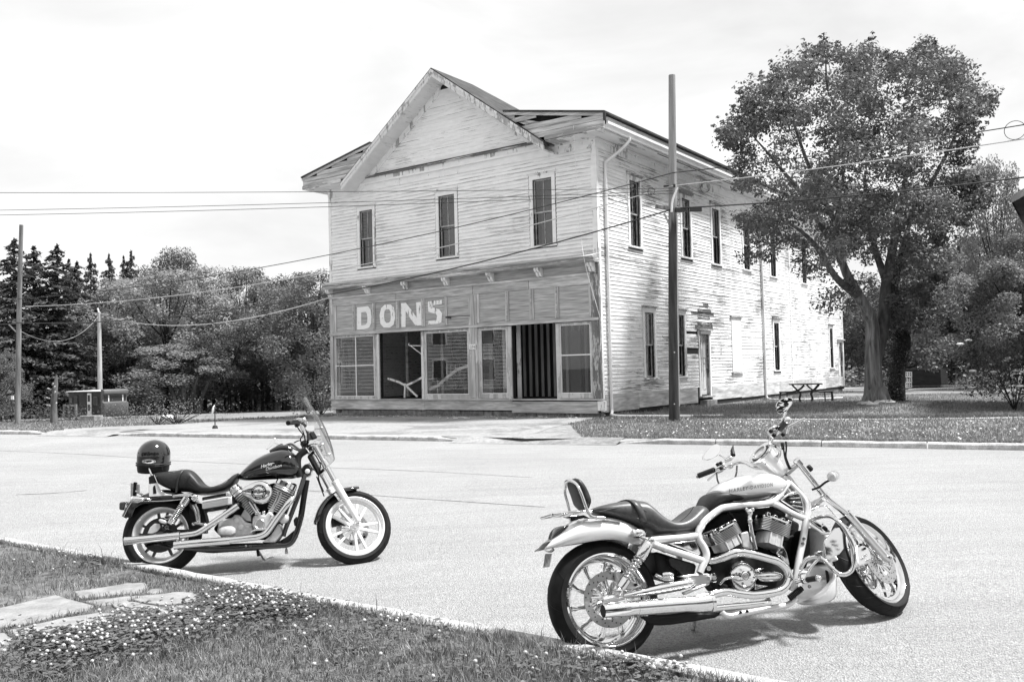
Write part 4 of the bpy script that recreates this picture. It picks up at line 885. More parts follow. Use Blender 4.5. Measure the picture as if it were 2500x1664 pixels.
for _ in range(40): C.append(q(rng.uniform(1900, 2180), rng.uniform(380, 600), rng.uniform(-3.5, 3.5))); Rd.append(rng.uniform(.3, .8))
for x, y in OUT[:28]:                                                                      # upright sprays breaking the outline
    for _ in range(3):
        xx, yy = x+rng.uniform(-22, 22), y+rng.uniform(0, 25); L_ = rng.uniform(22, 70); sx_ = (xx-1965)/330*.7
        for t in (0, .4, .75, 1.): C.append(q(xx+sx_*L_*t-sx_*20, yy-L_*t*.75+16, rng.uniform(-.8, .8))); Rd.append(.24*(1.1-.75*t))
P, D = clump_points(C, Rd, 540, .62); ex_ = []
while len(ex_) < 6500:
    x, y = rng.uniform(1660, 2275), rng.uniform(85, 735)
    if inside(x, y, OUT) and not (y > 600 and 1930 < x < 2060): e = min(1., ((x-1965)/310.)**2+((y-360)/330.)**2); ex_.append(q(x, y, rng.uniform(-1, 1)*4.6*math.sqrt(max(.06, 1-e*.92))))
P = np.concatenate([P, np.array(ex_)]); D = np.concatenate([D, rng.normal(size=(len(ex_), 3))*.5])
V, F_ = leaves(P, rng.uniform(.07, .16, len(P)), .35, D); fast_mesh('crown', V-TB, F_, m_leafb, parent=big)
for pts in ([(2131, 92), (2128, 140), (2120, 200)], [(2005, 102), (2002, 160), (1998, 220)], [(1905, 95), (1900, 150), (1905, 210)], [(2270, 222), (2225, 240), (2180, 260)], [(1715, 206), (1750, 240), (1790, 270)]):
    w_ = [q(x, y, rng.uniform(-.5, .5)) for x, y in pts]; Mb().tube(w_, [.012, .04], 6, 3).build('twig', m_bark, big, 60)
# shaded wood edge: the mass nobody could count
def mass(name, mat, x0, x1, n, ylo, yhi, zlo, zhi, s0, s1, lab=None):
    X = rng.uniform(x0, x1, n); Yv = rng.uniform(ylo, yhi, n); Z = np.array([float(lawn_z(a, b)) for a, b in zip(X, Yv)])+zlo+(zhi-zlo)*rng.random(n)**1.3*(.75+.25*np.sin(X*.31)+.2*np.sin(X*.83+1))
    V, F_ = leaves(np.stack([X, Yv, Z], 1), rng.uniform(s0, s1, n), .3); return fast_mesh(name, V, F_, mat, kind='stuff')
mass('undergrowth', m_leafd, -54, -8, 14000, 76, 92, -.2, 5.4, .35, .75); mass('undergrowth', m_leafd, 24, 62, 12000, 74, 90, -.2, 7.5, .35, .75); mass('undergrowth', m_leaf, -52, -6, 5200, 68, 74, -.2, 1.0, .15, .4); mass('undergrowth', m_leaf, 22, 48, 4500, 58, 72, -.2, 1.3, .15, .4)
ORD = ('leftmost', 'second', 'third', 'fourth', 'fifth', 'sixth', 'seventh', 'eighth', 'ninth', 'tenth', 'eleventh', 'twelfth', 'thirteenth', 'fourteenth', 'fifteenth', 'sixteenth', 'seventeenth', 'rightmost')
for si_, px in enumerate(sorted((500, 522, 548, 575, 590, 610, 622, 640, 655, 668, 690, 705, 716, 728, 742, 340, 372, 402))):
    b = ground_at(px, 67+rng.uniform(0, 8)); lean = rng.uniform(-.5, .5); h = rng.uniform(5, 8)
    t_ = thing('bare_stem', ('thin dark stem in the shade of the left wood, %s counting from the left' % ORD[si_]), 'tree stem', b, 'stems in the shade of the left wood'); Mb().tube([b-A(0, 0, .2), b+A(lean*.3, 0, h*.5), b+A(lean, 0, h)], [rng.uniform(.10, .20), .08, .03], 7, 3).build('trunk', m_barkd, t_, 60)
for k, (dx, r) in enumerate(((-.9, .26), (-.2, .3), (.5, .24), (1.2, .2))):
    b = ground_at(452, 60)+A(dx*.6, 0, 0); t_ = thing('forked_stem', 'dark forked trunk under the low bright tree, %s of the four' % ('leftmost', 'second', 'third', 'rightmost')[k], 'tree stem', b, 'forked trunks at the lawn edge'); Mb().tube([b-A(0, 0, .2), b+A(dx*.25, .1, 1.), b+A(dx*.9, .2, 2.6)], [r, r*.7, r*.4], 8, 3).build('trunk', m_barkd, t_, 60)
# shrubs and weeds
def shrub(name, px, py, w_, h, n, mat, label, s=(.05, .11), dz=.0, stems=7, flowers=0):
    b = on_lawn(px, py); t_ = thing(name, label, 'shrub', b); C = [b+A(rng.normal()*w_*.32, rng.normal()*w_*.25, h*rng.uniform(.2, .85)) for _ in range(16)]; P, D = clump_points(C, rng.uniform(.18, .34, 16)*max(w_, h), n/16/.2, .8); P[:, 2] = np.maximum(P[:, 2], b[2]+.02); V, F_ = leaves(P, rng.uniform(*s, len(P)), .3, D); fast_mesh('foliage', V-b, F_, mat, parent=t_)
    mb = Mb()
    for _ in range(stems): mb.tube([b-A(0, 0, .05), b+A(rng.normal()*w_*.2, rng.normal()*w_*.2, h*.6)], [.02, .006], 5)
    mb.build('stem', m_barkd, t_, 60)
    if flowers:
        for _ in range(flowers): c = C[rng.integers(16)]+A(rng.normal()*.2, rng.normal()*.2-.25, rng.uniform(.1, .35)); Mb().ball(c, (.11, .11, .04), 8, 4).build('flower_head', m_white, t_, 60)
shrub('bush', 785, 1012, 1.9, 2.1, 900, m_leafl, 'pale leafy bush against the left corner of the store'); shrub('bush', 752, 1010, 1.4, 1.3, 500, m_leaf, 'lower bush left of the one at the store corner')
shrub('elder_bush', 2478, 1000, 2.6, 2.6, 1500, m_leafd, 'dark shrub with flat white flower heads at the right edge', (.06, .13), flowers=16)
shrub('bush', 2420, 962, 2.4, 1.0, 700, m_leaf, 'low scrub beside the leaning dark trunk'); shrub('bush', 300, 1022, 3.0, .4, 300, m_leafd, 'weeds under the front end of the trailer'); shrub('bush', 180, 1026, 2.6, .35, 260, m_leafd, 'weeds along the side of the trailer'); shrub('bush', 20, 1032, 3.0, .9, 500, m_leafd, 'dark weeds at the foot of the left pole')
shrub('weeds', 430, 1034, 2.6, .75, 420, m_leafl, 'thin pale weeds round the white rock in the lot', (.03, .07), stems=26); shrub('weeds', 385, 1036, 1.2, .6, 200, m_leafl, 'small pale weed clump left of the white rock', (.03, .07), stems=14)
# trees and a house on the near side of the street: the photograph shows them only mirrored in the chrome, the helmet and the shop windows
m_leafs = leaf_mat('leaf_shaded_street', .022, .055, .15)  # shaded side of these trees is put into the dark leaf colour
GM = 'trees mirrored in the chrome and the helmet'
for k, (x, y, h, wd) in enumerate(((-12, -9, 11, 10), (-4, -12, 12, 11), (4.5, -11, 10.5, 10), (12, -9, 11.5, 11), (19, -4, 10, 9), (-20, -5, 10.5, 10))):
    tree('street_tree', BROAD[k % 4], m_leafs, m_barkd, A(x, y, .1), h, wd/.72, 'leafy tree seen only as a dark reflection in the chrome and the helmet', 'tree', GM)

# ------------------------------------------------------------------ poles, wires, trailer, garden things, the mirrored house
m, t, b = new_mat('pole_wood'); m_pole = m; g = G(t); v = g.coord((9, 9, .7)); n1 = g.noise(v, 1., 6, .65); sx = g.n('ShaderNodeSeparateXYZ'); g.ln(g.tc.outputs['Object'], sx.inputs[0])
tar = g.rng(g.math('ADD', sx.outputs[2], g.rng(g.noise(g.coord((9, 9, .9)), 1.0, 4), .3, .7, -.5, .5)), 5.4, 6.1, 0, 1)
g.ln(g.mix(tar, g.rng(n1, .3, .7, .008, .085), g.rng(n1, .3, .7, .16, .36)), b.inputs['Base Color']); b.inputs['Roughness'].default_value = .9; g.ln(g.bump(n1, .5, .01), b.inputs['Normal'])
m_poleg = noisy('grey_pole', .10, .26, 1., .9, 6, stretch=(9, 9, .7), bump=.4); m_polel = noisy('pale_pole', .30, .5, 1., .9, 6, stretch=(9, 9, .7)); m_wire = plain('cable_black', .02, .5); m_wirel = plain('bare_cable', .55, .35, .6)
PR = on_lawn(1646, 1028); RYp = PR[1]; rp_ = lambda px, py: on_y(px, py, RYp)
topR = rp_(1640.5, 184)
pole = thing('utility_pole', 'tall timber utility pole with a tarred lower half in front of the store', 'utility pole', PR, 'utility poles')
o = Mb().tube([PR-A(0, 0, .3), PR+(topR-PR)*.35, PR+(topR-PR)*.7, topR], [.155, .14, .115, .095], 16, 2).build('shaft', m_pole, pole, 60)
def arm(par, a, b_, w_, mat, name): x_ = nrm(b_-a); y_ = nrm(np.cross(A(0, 0, 1), x_)); return Mb().box((a+b_)/2, (np.linalg.norm(b_-a), w_, w_), x_, y_, np.cross(x_, y_)).build(name, mat, par, 30, .008)
arm(pole, rp_(1600, 504), rp_(1668, 514), .10, m_pole, 'crossarm'); arm(pole, rp_(1621, 520), rp_(1641, 563), .05, m_polel, 'brace'); Mb().box(rp_(1660, 515)-A(0, .16, 0), (.30, .10, .12)).build('clamp', m_iron, pole, 30, .01)
Mb().box(rp_(1672, 512)-A(-.3, .0, 0), (.34, .08, .12)).build('junction_box', m_iron, pole, 30, .01); Mb().tube([rp_(1652, 460)-A(0, .14, 0), rp_(1640, 490)-A(0, .15, 0), rp_(1637, 520)-A(0, .15, 0)], .03, 8, 3).build('conduit', m_gutter, pole, 60); Mb().tube([rp_(1651, 530)-A(0, .15, 0), rp_(1652, 760)-A(0, .16, 0), rp_(1656, 990)-A(0, .165, 0)], .016, 8, 2).build('conduit', m_wirel, pole, 60)
for k, py in enumerate((547, 600, 660, 682, 735, 822)): p = rp_(1644, py); s_ = -1 if k % 2 else 1; Mb().tube([p, p+A(.30*s_, 0, 0), p+A(.30*s_, 0, .04)], .009, 6).build('pole_step', m_iron, pole, 60)
for py, sz in ((455, .06), (458, .05), (860, .03), (985, .03)): Mb().box(rp_(1644, py)-A(0, .15, 0), (sz, .03, sz)).build('bolt_plate', m_iron if py < 500 else m_gutter, pole, 30)
arm(pole, rp_(1620, 455), rp_(1680, 450), .05, m_iron, 'cable_bracket')
PL = on_lawn(43, 1036); LY = PL[1]; lp_ = lambda px, py: on_y(px, py, LY); topL = lp_(52, 549)
pl_ = thing('utility_pole', 'bare topped grey utility pole at the far left beside the spruces', 'utility pole', PL, 'utility poles'); Mb().tube([PL-A(0, 0, .3), lp_(46, 800), topL], [.115, .10, .08], 12, 2).build('shaft', m_poleg, pl_, 60)
arm(pl_, lp_(22, 792), lp_(42, 812), .05, m_polel, 'brace'); arm(pl_, lp_(38, 946), lp_(46, 946), .05, m_gutter, 'number_tag'); Mb().box(lp_(37, 970)-A(.0, .2, 0), (.10, .05, .16)).build('meter_box', m_gutter, pl_, 30); arm(pl_, lp_(30, 786), lp_(58, 788), .08, m_poleg, 'crossarm')
MY = 56.; mp_ = lambda px, py: on_y(px, py, MY); PMb = ground_at(244, MY)
pm = thing('utility_pole', 'pale service pole with a short crossarm rising behind the trailer', 'utility pole', PMb, 'utility poles'); Mb().tube([PMb-A(0, 0, .2), mp_(242, 762)], [.16, .11], 10).build('shaft', m_polel, pm, 60); arm(pm, mp_(225, 764), mp_(264, 768), .10, m_polel, 'crossarm')
Mb().tube([mp_(242, 764), mp_(238, 752)], .05, 8).build('insulator', m_gutter, pm, 60)
GWI = 'overhead wires'
def wire(a, b_, sag, r, mat, label, n=24):
    mb = Mb().tube([a+(b_-a)*t-A(0, 0, 4*sag*t*(1-t)) for t in np.linspace(0, 1, n)], r, 6); o = mb.build('overhead_wire', mat, None, 60); tag(o, label, 'wire', GWI); return o
ndir = nrm(A(.87, -.46, 0)); npl_ = A(-ndir[1], ndir[0], 0); rt_ = lambda px, py, off=0.: on_plane(px, py, PR, npl_)
far = lambda p, q, ext: p+(q-p)*ext
for a, m_, lb, mt, r, sag in (((1642, 424), (2500, 295), 'top black wire from the near pole to the upper right', m_wire, .013, .12), ((1640, 456), (2500, 331), 'pale middle wire from the near pole to the right edge', m_wirel, .014, .10), ((1646, 510), (2500, 420), 'lowest black cable from the near pole to the right edge', m_wire, .019, .16)):
    p, q_ = rp_(*a)-A(0, .12, 0), rt_(*m_); wire(p, far(p, q_, 1.35), sag, r, mt, lb)
for a, b_, lb, mt, r, sag in (((1642, 424), (47, 730), 'upper black wire running from the near pole down to the far left pole', m_wire, .013, .55), ((1640, 456), (66, 748), 'pale wire running from the near pole down to the far left pole', m_wirel, .014, .75), ((1642, 512), (44, 788), 'lower black cable between the near pole and the far left pole', m_wire, .019, .9)):
    wire(rp_(*a)-A(0, .12, 0), lp_(*b_)-A(0, .1, 0), sag, r, mt, lb, 40)
LW = lambda py: on_y(-260, py, 26.)
for a, b_, lb, sag in (((1640, 462), 458, 'highest of the three thin wires crossing the sky on the left', .15), ((1641, 468), 497, 'middle of the three thin wires crossing the sky on the left', .25), ((1641, 474), 505, 'lowest of the three thin wires crossing the sky on the left', .30)): p, q_ = rp_(*a)-A(0, .12, 0), LW(b_); wire(p, p+(q_-p)*1.8, sag*1.0, .008, m_wire, lb, 50)
cb0 = BC+BU*8.6-BV*.5+A(0, 0, 5.12); wire(cb0, mp_(258, 772), 1.1, .022, m_wirel, 'thick pale service cable sagging from the shop cornice to the service pole', 40)
wire(lp_(40, 802), mp_(240, 772), 1.0, .012, m_wirel, 'slack pale wire from the left pole to the service pole'); wire(lp_(46, 640), BC+BU*12.0+A(0, 0, 3.9), .6, .010, m_wire, 'thin wire slanting from the left pole down to the store corner', 30); wire(lp_(46, 660), BC+BU*12.05+A(0, 0, 3.5), .8, .010, m_wire, 'thinner low wire from the left pole to the store corner', 30)
wire(lp_(46, 690), on_y(-200, 770, 48), .3, .012, m_wire, 'wire leaving the left pole at its upper clamp'); wire(lp_(46, 790), on_y(-200, 784, 48), .1, .012, m_wire, 'level wire leaving the left pole at its crossarm')
def loop(px, py, Y_or_plane, r, label):
    c = Y_or_plane; tag(Mb().tube([c+ndir*r*math.cos(a)+A(0, 0, r*math.sin(a)) for a in np.arange(24)*math.tau/24], .008, 6, 0, closed=True).build('cable_loop', m_wire, None, 60), label, 'cable loop', 'spare cable loops')
loop(0, 0, rp_(1590, 467), .10, 'small cable loop left of the near pole'); loop(0, 0, rt_(1722, 458), .13, 'cable loop on the wire just right of the near pole'); loop(0, 0, rt_(2478, 318), .22, 'big cable loop hanging near the upper right edge')
# --- trailer
TC = on_lawn(246, 1022); K = TC[1]/FPX
tx = nrm(on_y(141, 1000, TC[1]+1.2)*A(1, 1, 0)-TC*A(1, 1, 0)); ty = nrm(on_y(314, 1000, TC[1]+1.6)*A(1, 1, 0)-TC*A(1, 1, 0)); LS, LE = 106*K, 70*K; HT = 68*K
trl = thing('travel_trailer', 'old dark travel trailer with a rounded end window parked under the spruces', 'trailer', TC)
m_trs = noisy('trailer_dark_side', .022, .045, 1.5, .5, 4); m_trf = noisy('trailer_dull_metal', .09, .13, .6, .5, 3)
P_ = lambda a, b_, z_: TC+tx*a+ty*b_+A(0, 0, z_)
z0_, z1_ = .10*HT, .98*HT
Mb().hexa([P_(0, 0, z0_), P_(LS, 0, z0_), P_(LS, LE, z0_), P_(0, LE, z0_)], [P_(0, 0, z1_), P_(LS, 0, z1_), P_(LS, LE, z1_), P_(0, LE, z1_)]).build('body', m_trs, trl, 30, .04)
pf = [(0, .06), (.10, .08), (.22, .22), (.28, .42), (.27, .56), (.16, .58), (.14, .60), (.14, .84), (.20, .86), (.28, .90), (.29, .98), (.22, 1.04), (0, 1.05)]
R = []
for s_ in (0, .06, .94, 1.): k = 1-.18*(s_ in (0, 1.)); R.append([P_(-.75*d*k*HT, LE*s_, z_*HT) for d, z_ in pf])
Mb().rings(R).build('rounded_end', m_trf, trl, 40)
for s0, s1 in ((.05, .20), (.24, .78), (.82, .95)): Mb().hexa([P_(-.115*HT, LE*s0, .63*HT), P_(-.115*HT, LE*s1, .63*HT), P_(-.10*HT, LE*s1, .63*HT), P_(-.10*HT, LE*s0, .63*HT)], [P_(-.115*HT, LE*s0, .82*HT), P_(-.115*HT, LE*s1, .82*HT), P_(-.10*HT, LE*s1, .82*HT), P_(-.10*HT, LE*s0, .82*HT)]).build('end_window', m_iron, trl, 30)
for s_ in (.22, .80): Mb().hexa([P_(-.13*HT, LE*(s_-.02), .60*HT), P_(-.13*HT, LE*(s_+.02), .60*HT), P_(-.10*HT, LE*(s_+.02), .60*HT), P_(-.10*HT, LE*(s_-.02), .60*HT)], [P_(-.13*HT, LE*(s_-.02), .84*HT), P_(-.13*HT, LE*(s_+.02), .84*HT), P_(-.10*HT, LE*(s_+.02), .84*HT), P_(-.10*HT, LE*(s_-.02), .84*HT)]).build('window_post', m_gutter, trl)
def sidebox(a0, a1, z0q, z1q, out, mat, name): return Mb().hexa([P_(LS*a0, -out, z0q*HT), P_(LS*a1, -out, z0q*HT), P_(LS*a1, 0.02, z0q*HT), P_(LS*a0, .02, z0q*HT)], [P_(LS*a0, -out, z1q*HT), P_(LS*a1, -out, z1q*HT), P_(LS*a1, .02, z1q*HT), P_(LS*a0, .02, z1q*HT)]).build(name, mat, trl, 30)
sidebox(.275, .385, .12, .92, .06, m_gutter, 'door'); sidebox(.295, .365, .62, .86, .075, m_iron, 'door_glass'); sidebox(.295, .365, .30, .52, .075, m_trf, 'door_glass'); sidebox(.09, .20, .50, .80, .04, m_trf, 'side_window'); sidebox(.105, .185, .53, .77, .05, m_iron, 'side_glass'); sidebox(.70, .80, .50, .86, .04, m_iron, 'side_window'); sidebox(.87, .95, .58, .76, .04, m_trf, 'side_window')
Mb().hexa([P_(-.03, -.12, z1_), P_(LS+.05, -.12, z1_), P_(LS+.05, LE, z1_), P_(-.03, LE, z1_)], [P_(-.03, -.12, z1_+.035), P_(LS+.05, -.12, z1_+.035), P_(LS+.05, LE, z1_+.06), P_(-.03, LE, z1_+.06)]).build('roof', m_gutter, trl, 30, .03)
rl = thing('deck_rail', 'low grey wooden rail beside the trailer door', 'railing', P_(LS*.5, -.8, 0))
for a in (.36, .56, .72): Mb().box(P_(LS*a, -.8, .30*HT), (.10, .10, .5*HT)).build('post', m_poleg, rl, 30)
Mb().box(P_(LS*.54, -.8, .50*HT), (LS*.40, .08, .10), tx, np.cross(A(0, 0, 1), tx), A(0, 0, 1)).build('top_rail', m_poleg, rl, 30)
for k in range(9): Mb().box(P_(LS*(.38+k*.04), -.8, .28*HT), (.05, .05, .42*HT)).build('baluster', m_trs, rl)
stp = on_lawn(223, 1027); tag(Mb().box(stp+A(0, 0, .12), (.95, .5, .28), tx, ty, A(0, 0, 1)).build('step_block', m_block, None, 30, .03), 'grey concrete step block below the trailer door', 'step')
# bare broken trunk in front of the trailer
bt = on_lawn(132, 1034); bY = bt[1]; tr_ = thing('dead_tree', 'bare trunk with short pale stubs standing in front of the trailer', 'tree stem', bt); Mb().tube([bt-A(0, 0, .2), on_y(131, 990, bY), on_y(134, 955, bY), on_y(136, 935, bY), on_y(138, 915, bY)], [.17, .13, .11, .09, .03], 10, 3).build('trunk', m_bark, tr_, 60)
for px, py, s_ in ((126, 972, -1), (138, 958, 1), (129, 950, -1), (141, 985, 1), (127, 990, -1), (137, 945, 1), (133, 938, 1)): p = on_y(px, py, bY)-A(0, .15, 0); Mb().tube([p, p+A(.09*s_, -.12, .05)], [.035, .03], 7).build('branch_stub', m_polel, tr_, 60)
wt = on_lawn(20, 1020); w2 = thing('spruce_tree', 'dark spruce trunk left of the left pole', 'tree stem', wt); Mb().tube([wt-A(0, 0, .2), on_y(24, 960, wt[1]), on_y(30, 880, wt[1]), on_y(33, 780, wt[1])], [.40, .34, .28, .2], 10, 3).build('trunk', m_barkd, w2, 60)
sh_ = ground_at(45, 92); shd = thing('white_shed', 'white shed glimpsed between trunks behind the left pole', 'shed', sh_); Mb().box(sh_+A(0, 0, 1.2), (4.6, 3, 3.2)).build('wall', m_white, shd, 30); Mb().hexa([sh_+A(-2.5, -1.7, 2.8), sh_+A(2.5, -1.7, 2.8), sh_+A(2.5, 1.7, 2.8), sh_+A(-2.5, 1.7, 2.8)], [sh_+A(-2.5, 0, 4), sh_+A(2.5, 0, 4), sh_+A(2.5, .05, 4), sh_+A(-2.5, .05, 4)]).build('roof', m_trs, shd, 30)
sh2 = ground_at(2, 90); s2_ = thing('white_shed', 'white garden shed cut by the left edge of the picture', 'shed', sh2); Mb().box(sh2+A(0, 0, 1.2), (2.6, 2.4, 2.8)).build('wall', m_white, s2_, 30); Mb().box(sh2+A(0, 0, 2.7), (3., 2.8, .2)).build('roof', m_trs, s2_, 30)
# marker post with a rag, white rock
mk = on_lawn(525, 1046); mY = mk[1]; mkr = thing('marker_post', 'thin dark marker rod with a white rag tied on top in the gravel lot', 'marker post', mk); Mb().tube([mk, on_y(524.5, 991, mY)], .016, 8).build('rod', m_iron, mkr, 60); Mb().lathe([(.09, 0), (.08, .05), (.06, .10), (.001, .10)], mk, A(0, 0, 1), 12).build('base', m_iron, mkr, 40)
f0 = on_y(524.5, 991, mY); Mb().sheet([[f0+A(0, 0, .04), f0+A(-.05, -.02, -.01), f0+A(-.09, .01, -.08)], [f0+A(0, 0, -.06), f0+A(-.06, -.03, -.12), f0+A(-.10, 0, -.22)], [f0+A(-.01, 0, -.14), f0+A(-.05, -.01, -.2), f0+A(-.085, .01, -.30)]]).build('rag', m_white, mkr, 60, solid=.006)
rk_ = on_lawn(408, 1021); mb = Mb().ball(rk_+A(0, 0, .06), (.36, .22, .13), 12, 8); mb.v = [tuple(A(*v_)+rng.normal(size=3)*.018) for v_ in mb.v]; tag(mb.build('white_rock', m_white, None, 60), 'flat white rock lying among weeds left of the marker post', 'rock')
# picnic table
TBp = on_lawn(1968, 982); pt = thing('picnic_table', 'black tube framed picnic table with two benches on the lawn', 'picnic table', Matrix.Translation(Vector(TBp))@Matrix.Rotation(math.radians(-16), 4, 'Z'))
hx = TBp[1]/FPX; sc = hx*124/2.0
for k in range(5): Mb().bx(-.62*sc, .62*sc, (-.36+k*.15)*sc, (-.36+k*.15+.135)*sc, .70*sc, .745*sc).build('top_plank', m_trs, pt, local=True, bevel=.006)
for s_ in (-1, 1):
    Mb().bx(s_*.68*sc, s_*1.0*sc, -.34*sc, -.04*sc, .40*sc, .44*sc).build('bench_plank', m_trs, pt, local=True); Mb().bx(s_*.68*sc, s_*1.0*sc, .0, .34*sc, .40*sc, .44*sc).build('bench_plank', m_trs, pt, local=True)
    for yy in (-.26, .26):
        Mb().tube([A(s_*.5, yy, .70)*sc, A(s_*.40, yy, .58)*sc, A(s_*.20, yy, .36)*sc, A(s_*.24, yy, .18)*sc, A(s_*.20, yy, .0)*sc], .022*sc*1.5, 8, 4).build('leg', m_iron, pt, 60, local=True); Mb().tube([A(s_*.05, yy, .68)*sc, A(s_*.22, yy, .52)*sc, A(s_*.5, yy, .42)*sc, A(s_*.9, yy, .41)*sc, A(s_*.97, yy, .30)*sc, A(s_*.98, yy, 0)*sc], .022*sc*1.3, 8, 4).build('bench_leg', m_iron, pt, 60, local=True); Mb().tube([A(s_*.70, yy, .40)*sc, A(s_*.72, yy, 0)*sc], .015*sc, 6).build('bench_strut', m_iron, pt, 60, local=True)
# crates, black sheeted box, boards on the grass
for k, nm in enumerate(('bottom', 'middle', 'topmost')):
    cb = on_lawn(2200, 950); sz = 38*cb[1]/FPX; h = .29*sz*1.1
    c_ = thing('crate', f'white slotted plastic crate, {nm} of the stack of three behind the big tree', 'crate', Matrix.Translation(Vector(cb+A(0, 0, .12*sz+k*h*1.06)))@Matrix.Rotation(.06*(k-1), 4, 'Z'), 'stacked white crates'); d2 = sz*.5
    mb = Mb()
    for z0q, z1q in ((0, .16), (.44, .56), (.84, 1.)): mb.bx(-d2, d2, -d2, -d2+.02, h*z0q, h*z1q); mb.bx(-d2, d2, d2-.02, d2, h*z0q, h*z1q); mb.bx(-d2, -d2+.02, -d2+.02, d2-.02, h*z0q, h*z1q); mb.bx(d2-.02, d2, -d2+.02, d2-.02, h*z0q, h*z1q)
    mb.build('rail', m_white, c_, local=True)
    for j in range(8): x = -d2+.02+(2*d2-.04)*j/7; mb = Mb(); mb.bx(x-.018, x+.018, -d2+.004, -d2+.018, h*.16, h*.84); mb.bx(x-.018, x+.018, d2-.018, d2-.004, h*.16, h*.84); mb.build('slat', m_white, c_, local=True)
    Mb().bx(-d2+.02, d2-.02, -d2+.02, d2-.02, 0, .02).build('floor', m_white, c_, local=True)
cb = on_lawn(2200, 951); tag(Mb().bx(-.3, .3, -.3, .3, 0, .09).build('block', m_block, None, local=True), 'dark block the white crates stand on', 'block').location = Vector(cb)
bb = on_lawn(2300, 946); bY = bb[1]; bx_ = thing('sheeted_box', 'large black sheeted box behind the crates on the right lawn', 'covered box', bb); m_sheet = noisy('black_sheeting', .008, .02, 2.5, .45, 5, stretch=(1, 1, 3), bump=.6, bdist=.08)
p0, p1, p2 = on_y(2204, 940, bY+.8), on_y(2298, 940, bY-.3), on_y(2317, 938, bY+1.6); zt = on_y(2298, 899, bY-.3)[2]; zb_ = p1[2]
Mb().hexa([A(p0[0], p0[1], zb_), A(p1[0], p1[1], zb_), A(p2[0], p2[1], zb_), A(p0[0]+.6, p0[1]+2.4, zb_)], [A(p0[0], p0[1], zt), A(p1[0], p1[1], zt), A(p2[0]-.15, p2[1], zt), A(p0[0]+.6, p0[1]+2.4, zt)]).build('cover', m_sheet, bx_, 30, .05)
for i_, (a, b_, py, lb) in enumerate(((2212, 2298, 941, 'upper pale board under the black sheeted box'), (2206, 2300, 946, 'lower pale board on the grass under the black sheeted box'), (2296, 2380, 943, 'pale board on the grass right of the black sheeted box'), (2060, 2118, 950, 'upper white board lying on the grass left of the big tree'), (2060, 2116, 956, 'lower white board lying on the grass left of the big tree'))):
    pa_, pb_ = on_lawn(a, py), on_lawn(b_, py-1.0); x_ = nrm(pb_-pa_); tag(Mb().box((pa_+pb_)/2+A(0, 0, .05), (np.linalg.norm(pb_-pa_), .26, .09), x_, nrm(np.cross(A(0, 0, 1), x_)), A(0, 0, 1)).build('board', m_white if i_ > 2 else m_polel, None, 30, .01), lb, 'board', 'boards lying on the lawn')
for i_, (px, py, s_) in enumerate(((2118, 989, .42), (2150, 986, .36), (2172, 986, .30), (2132, 991, .30), (2104, 988, .26))): c = on_lawn(px, py); mb = Mb().ball(c+A(0, 0, .04), (s_*.7, s_*.45, .08), 9, 5); mb.v = [tuple(A(*v_)+rng.normal(size=3)*.02) for v_ in mb.v]; tag(mb.build('stone', m_concrete, None, 40), 'flat pale stone at the foot of the big tree, ' + ('left of the trunk', 'in front of its middle', 'right of the trunk', 'nearest the road', 'furthest left')[i_], 'stone', 'stones round the big tree')
for i_, (px, py) in enumerate(((1800, 975), (1722, 990), (1812, 972))): c = on_lawn(px, py); mb = Mb().ball(c+A(0, 0, .03), (.22, .14, .06), 9, 5); tag(mb.build('rubble', m_block, None, 40), 'small piece of rubble by the store side wall, ' + ('right of the side door', 'below the side door', 'behind the mirror of the silver motorcycle')[i_], 'stone', 'rubble beside the side wall')
# the neighbouring eave at the right edge and the swing frame below it
ev = on_y(2470, 487, 27.); hs = thing('neighbour_house', 'corner of a dark eave with a pale edge at the right edge of the picture', 'house', ev*A(1, 1, 0)); e1, e2 = on_z(2500, 470, ev[2])-ev, on_z(2500, 545, ev[2])-ev; e1, e2 = nrm(e1), nrm(e2)
E_ = lambda a, b_, z_: ev+e1*a+e2*b_+A(0, 0, z_)
Mb().hexa([E_(0, 0, -.05), E_(5, 0, -.05), E_(5, 6, -.05), E_(0, 6, -.05)], [E_(0, 0, .10), E_(5, 0, .10), E_(5, 6, 1.4), E_(0, 6, .10)]).build('roof', m_roof, hs, 30); Mb().hexa([E_(-.02, -.03, -.10), E_(5, -.03, -.10), E_(5, 0, -.10), E_(-.02, 0, -.10)], [E_(-.02, -.03, .12), E_(5, -.03, .12), E_(5, 0, .12), E_(-.02, 0, .12)]).build('fascia', m_gutter, hs, 30); Mb().hexa([E_(-.03, -.02, -.10), E_(0, -.02, -.10), E_(0, 6, -.10), E_(-.03, 6, -.10)], [E_(-.03, -.02, .08), E_(0, -.02, .08), E_(0, 6, .08), E_(-.03, 6, .08)]).build('fascia', m_trs, hs, 30)
Mb().hexa([E_(1.4, 1.2, -6.2), E_(5, 1.2, -6.2), E_(5, 5.6, -6.2), E_(1.4, 5.6, -6.2)], [E_(1.4, 1.2, -.06), E_(5, 1.2, -.06), E_(5, 5.6, -.06), E_(1.4, 5.6, -.06)]).build('wall', m_trs, hs, 30)
sg = on_lawn(2492, 978); sY = sg[1]; sw = thing('swing_frame', 'pale tube frame leaning in an inverted V at the right edge', 'frame', sg)
for pts in ([(2490, 980), (2486, 912), (2530, 860)], [(2497, 978), (2494, 910), (2536, 858)], [(2486, 912), (2560, 908)]): Mb().tube([on_y(x, y, sY) for x, y in pts], .035, 8).build('tube', m_gutter, sw, 60)
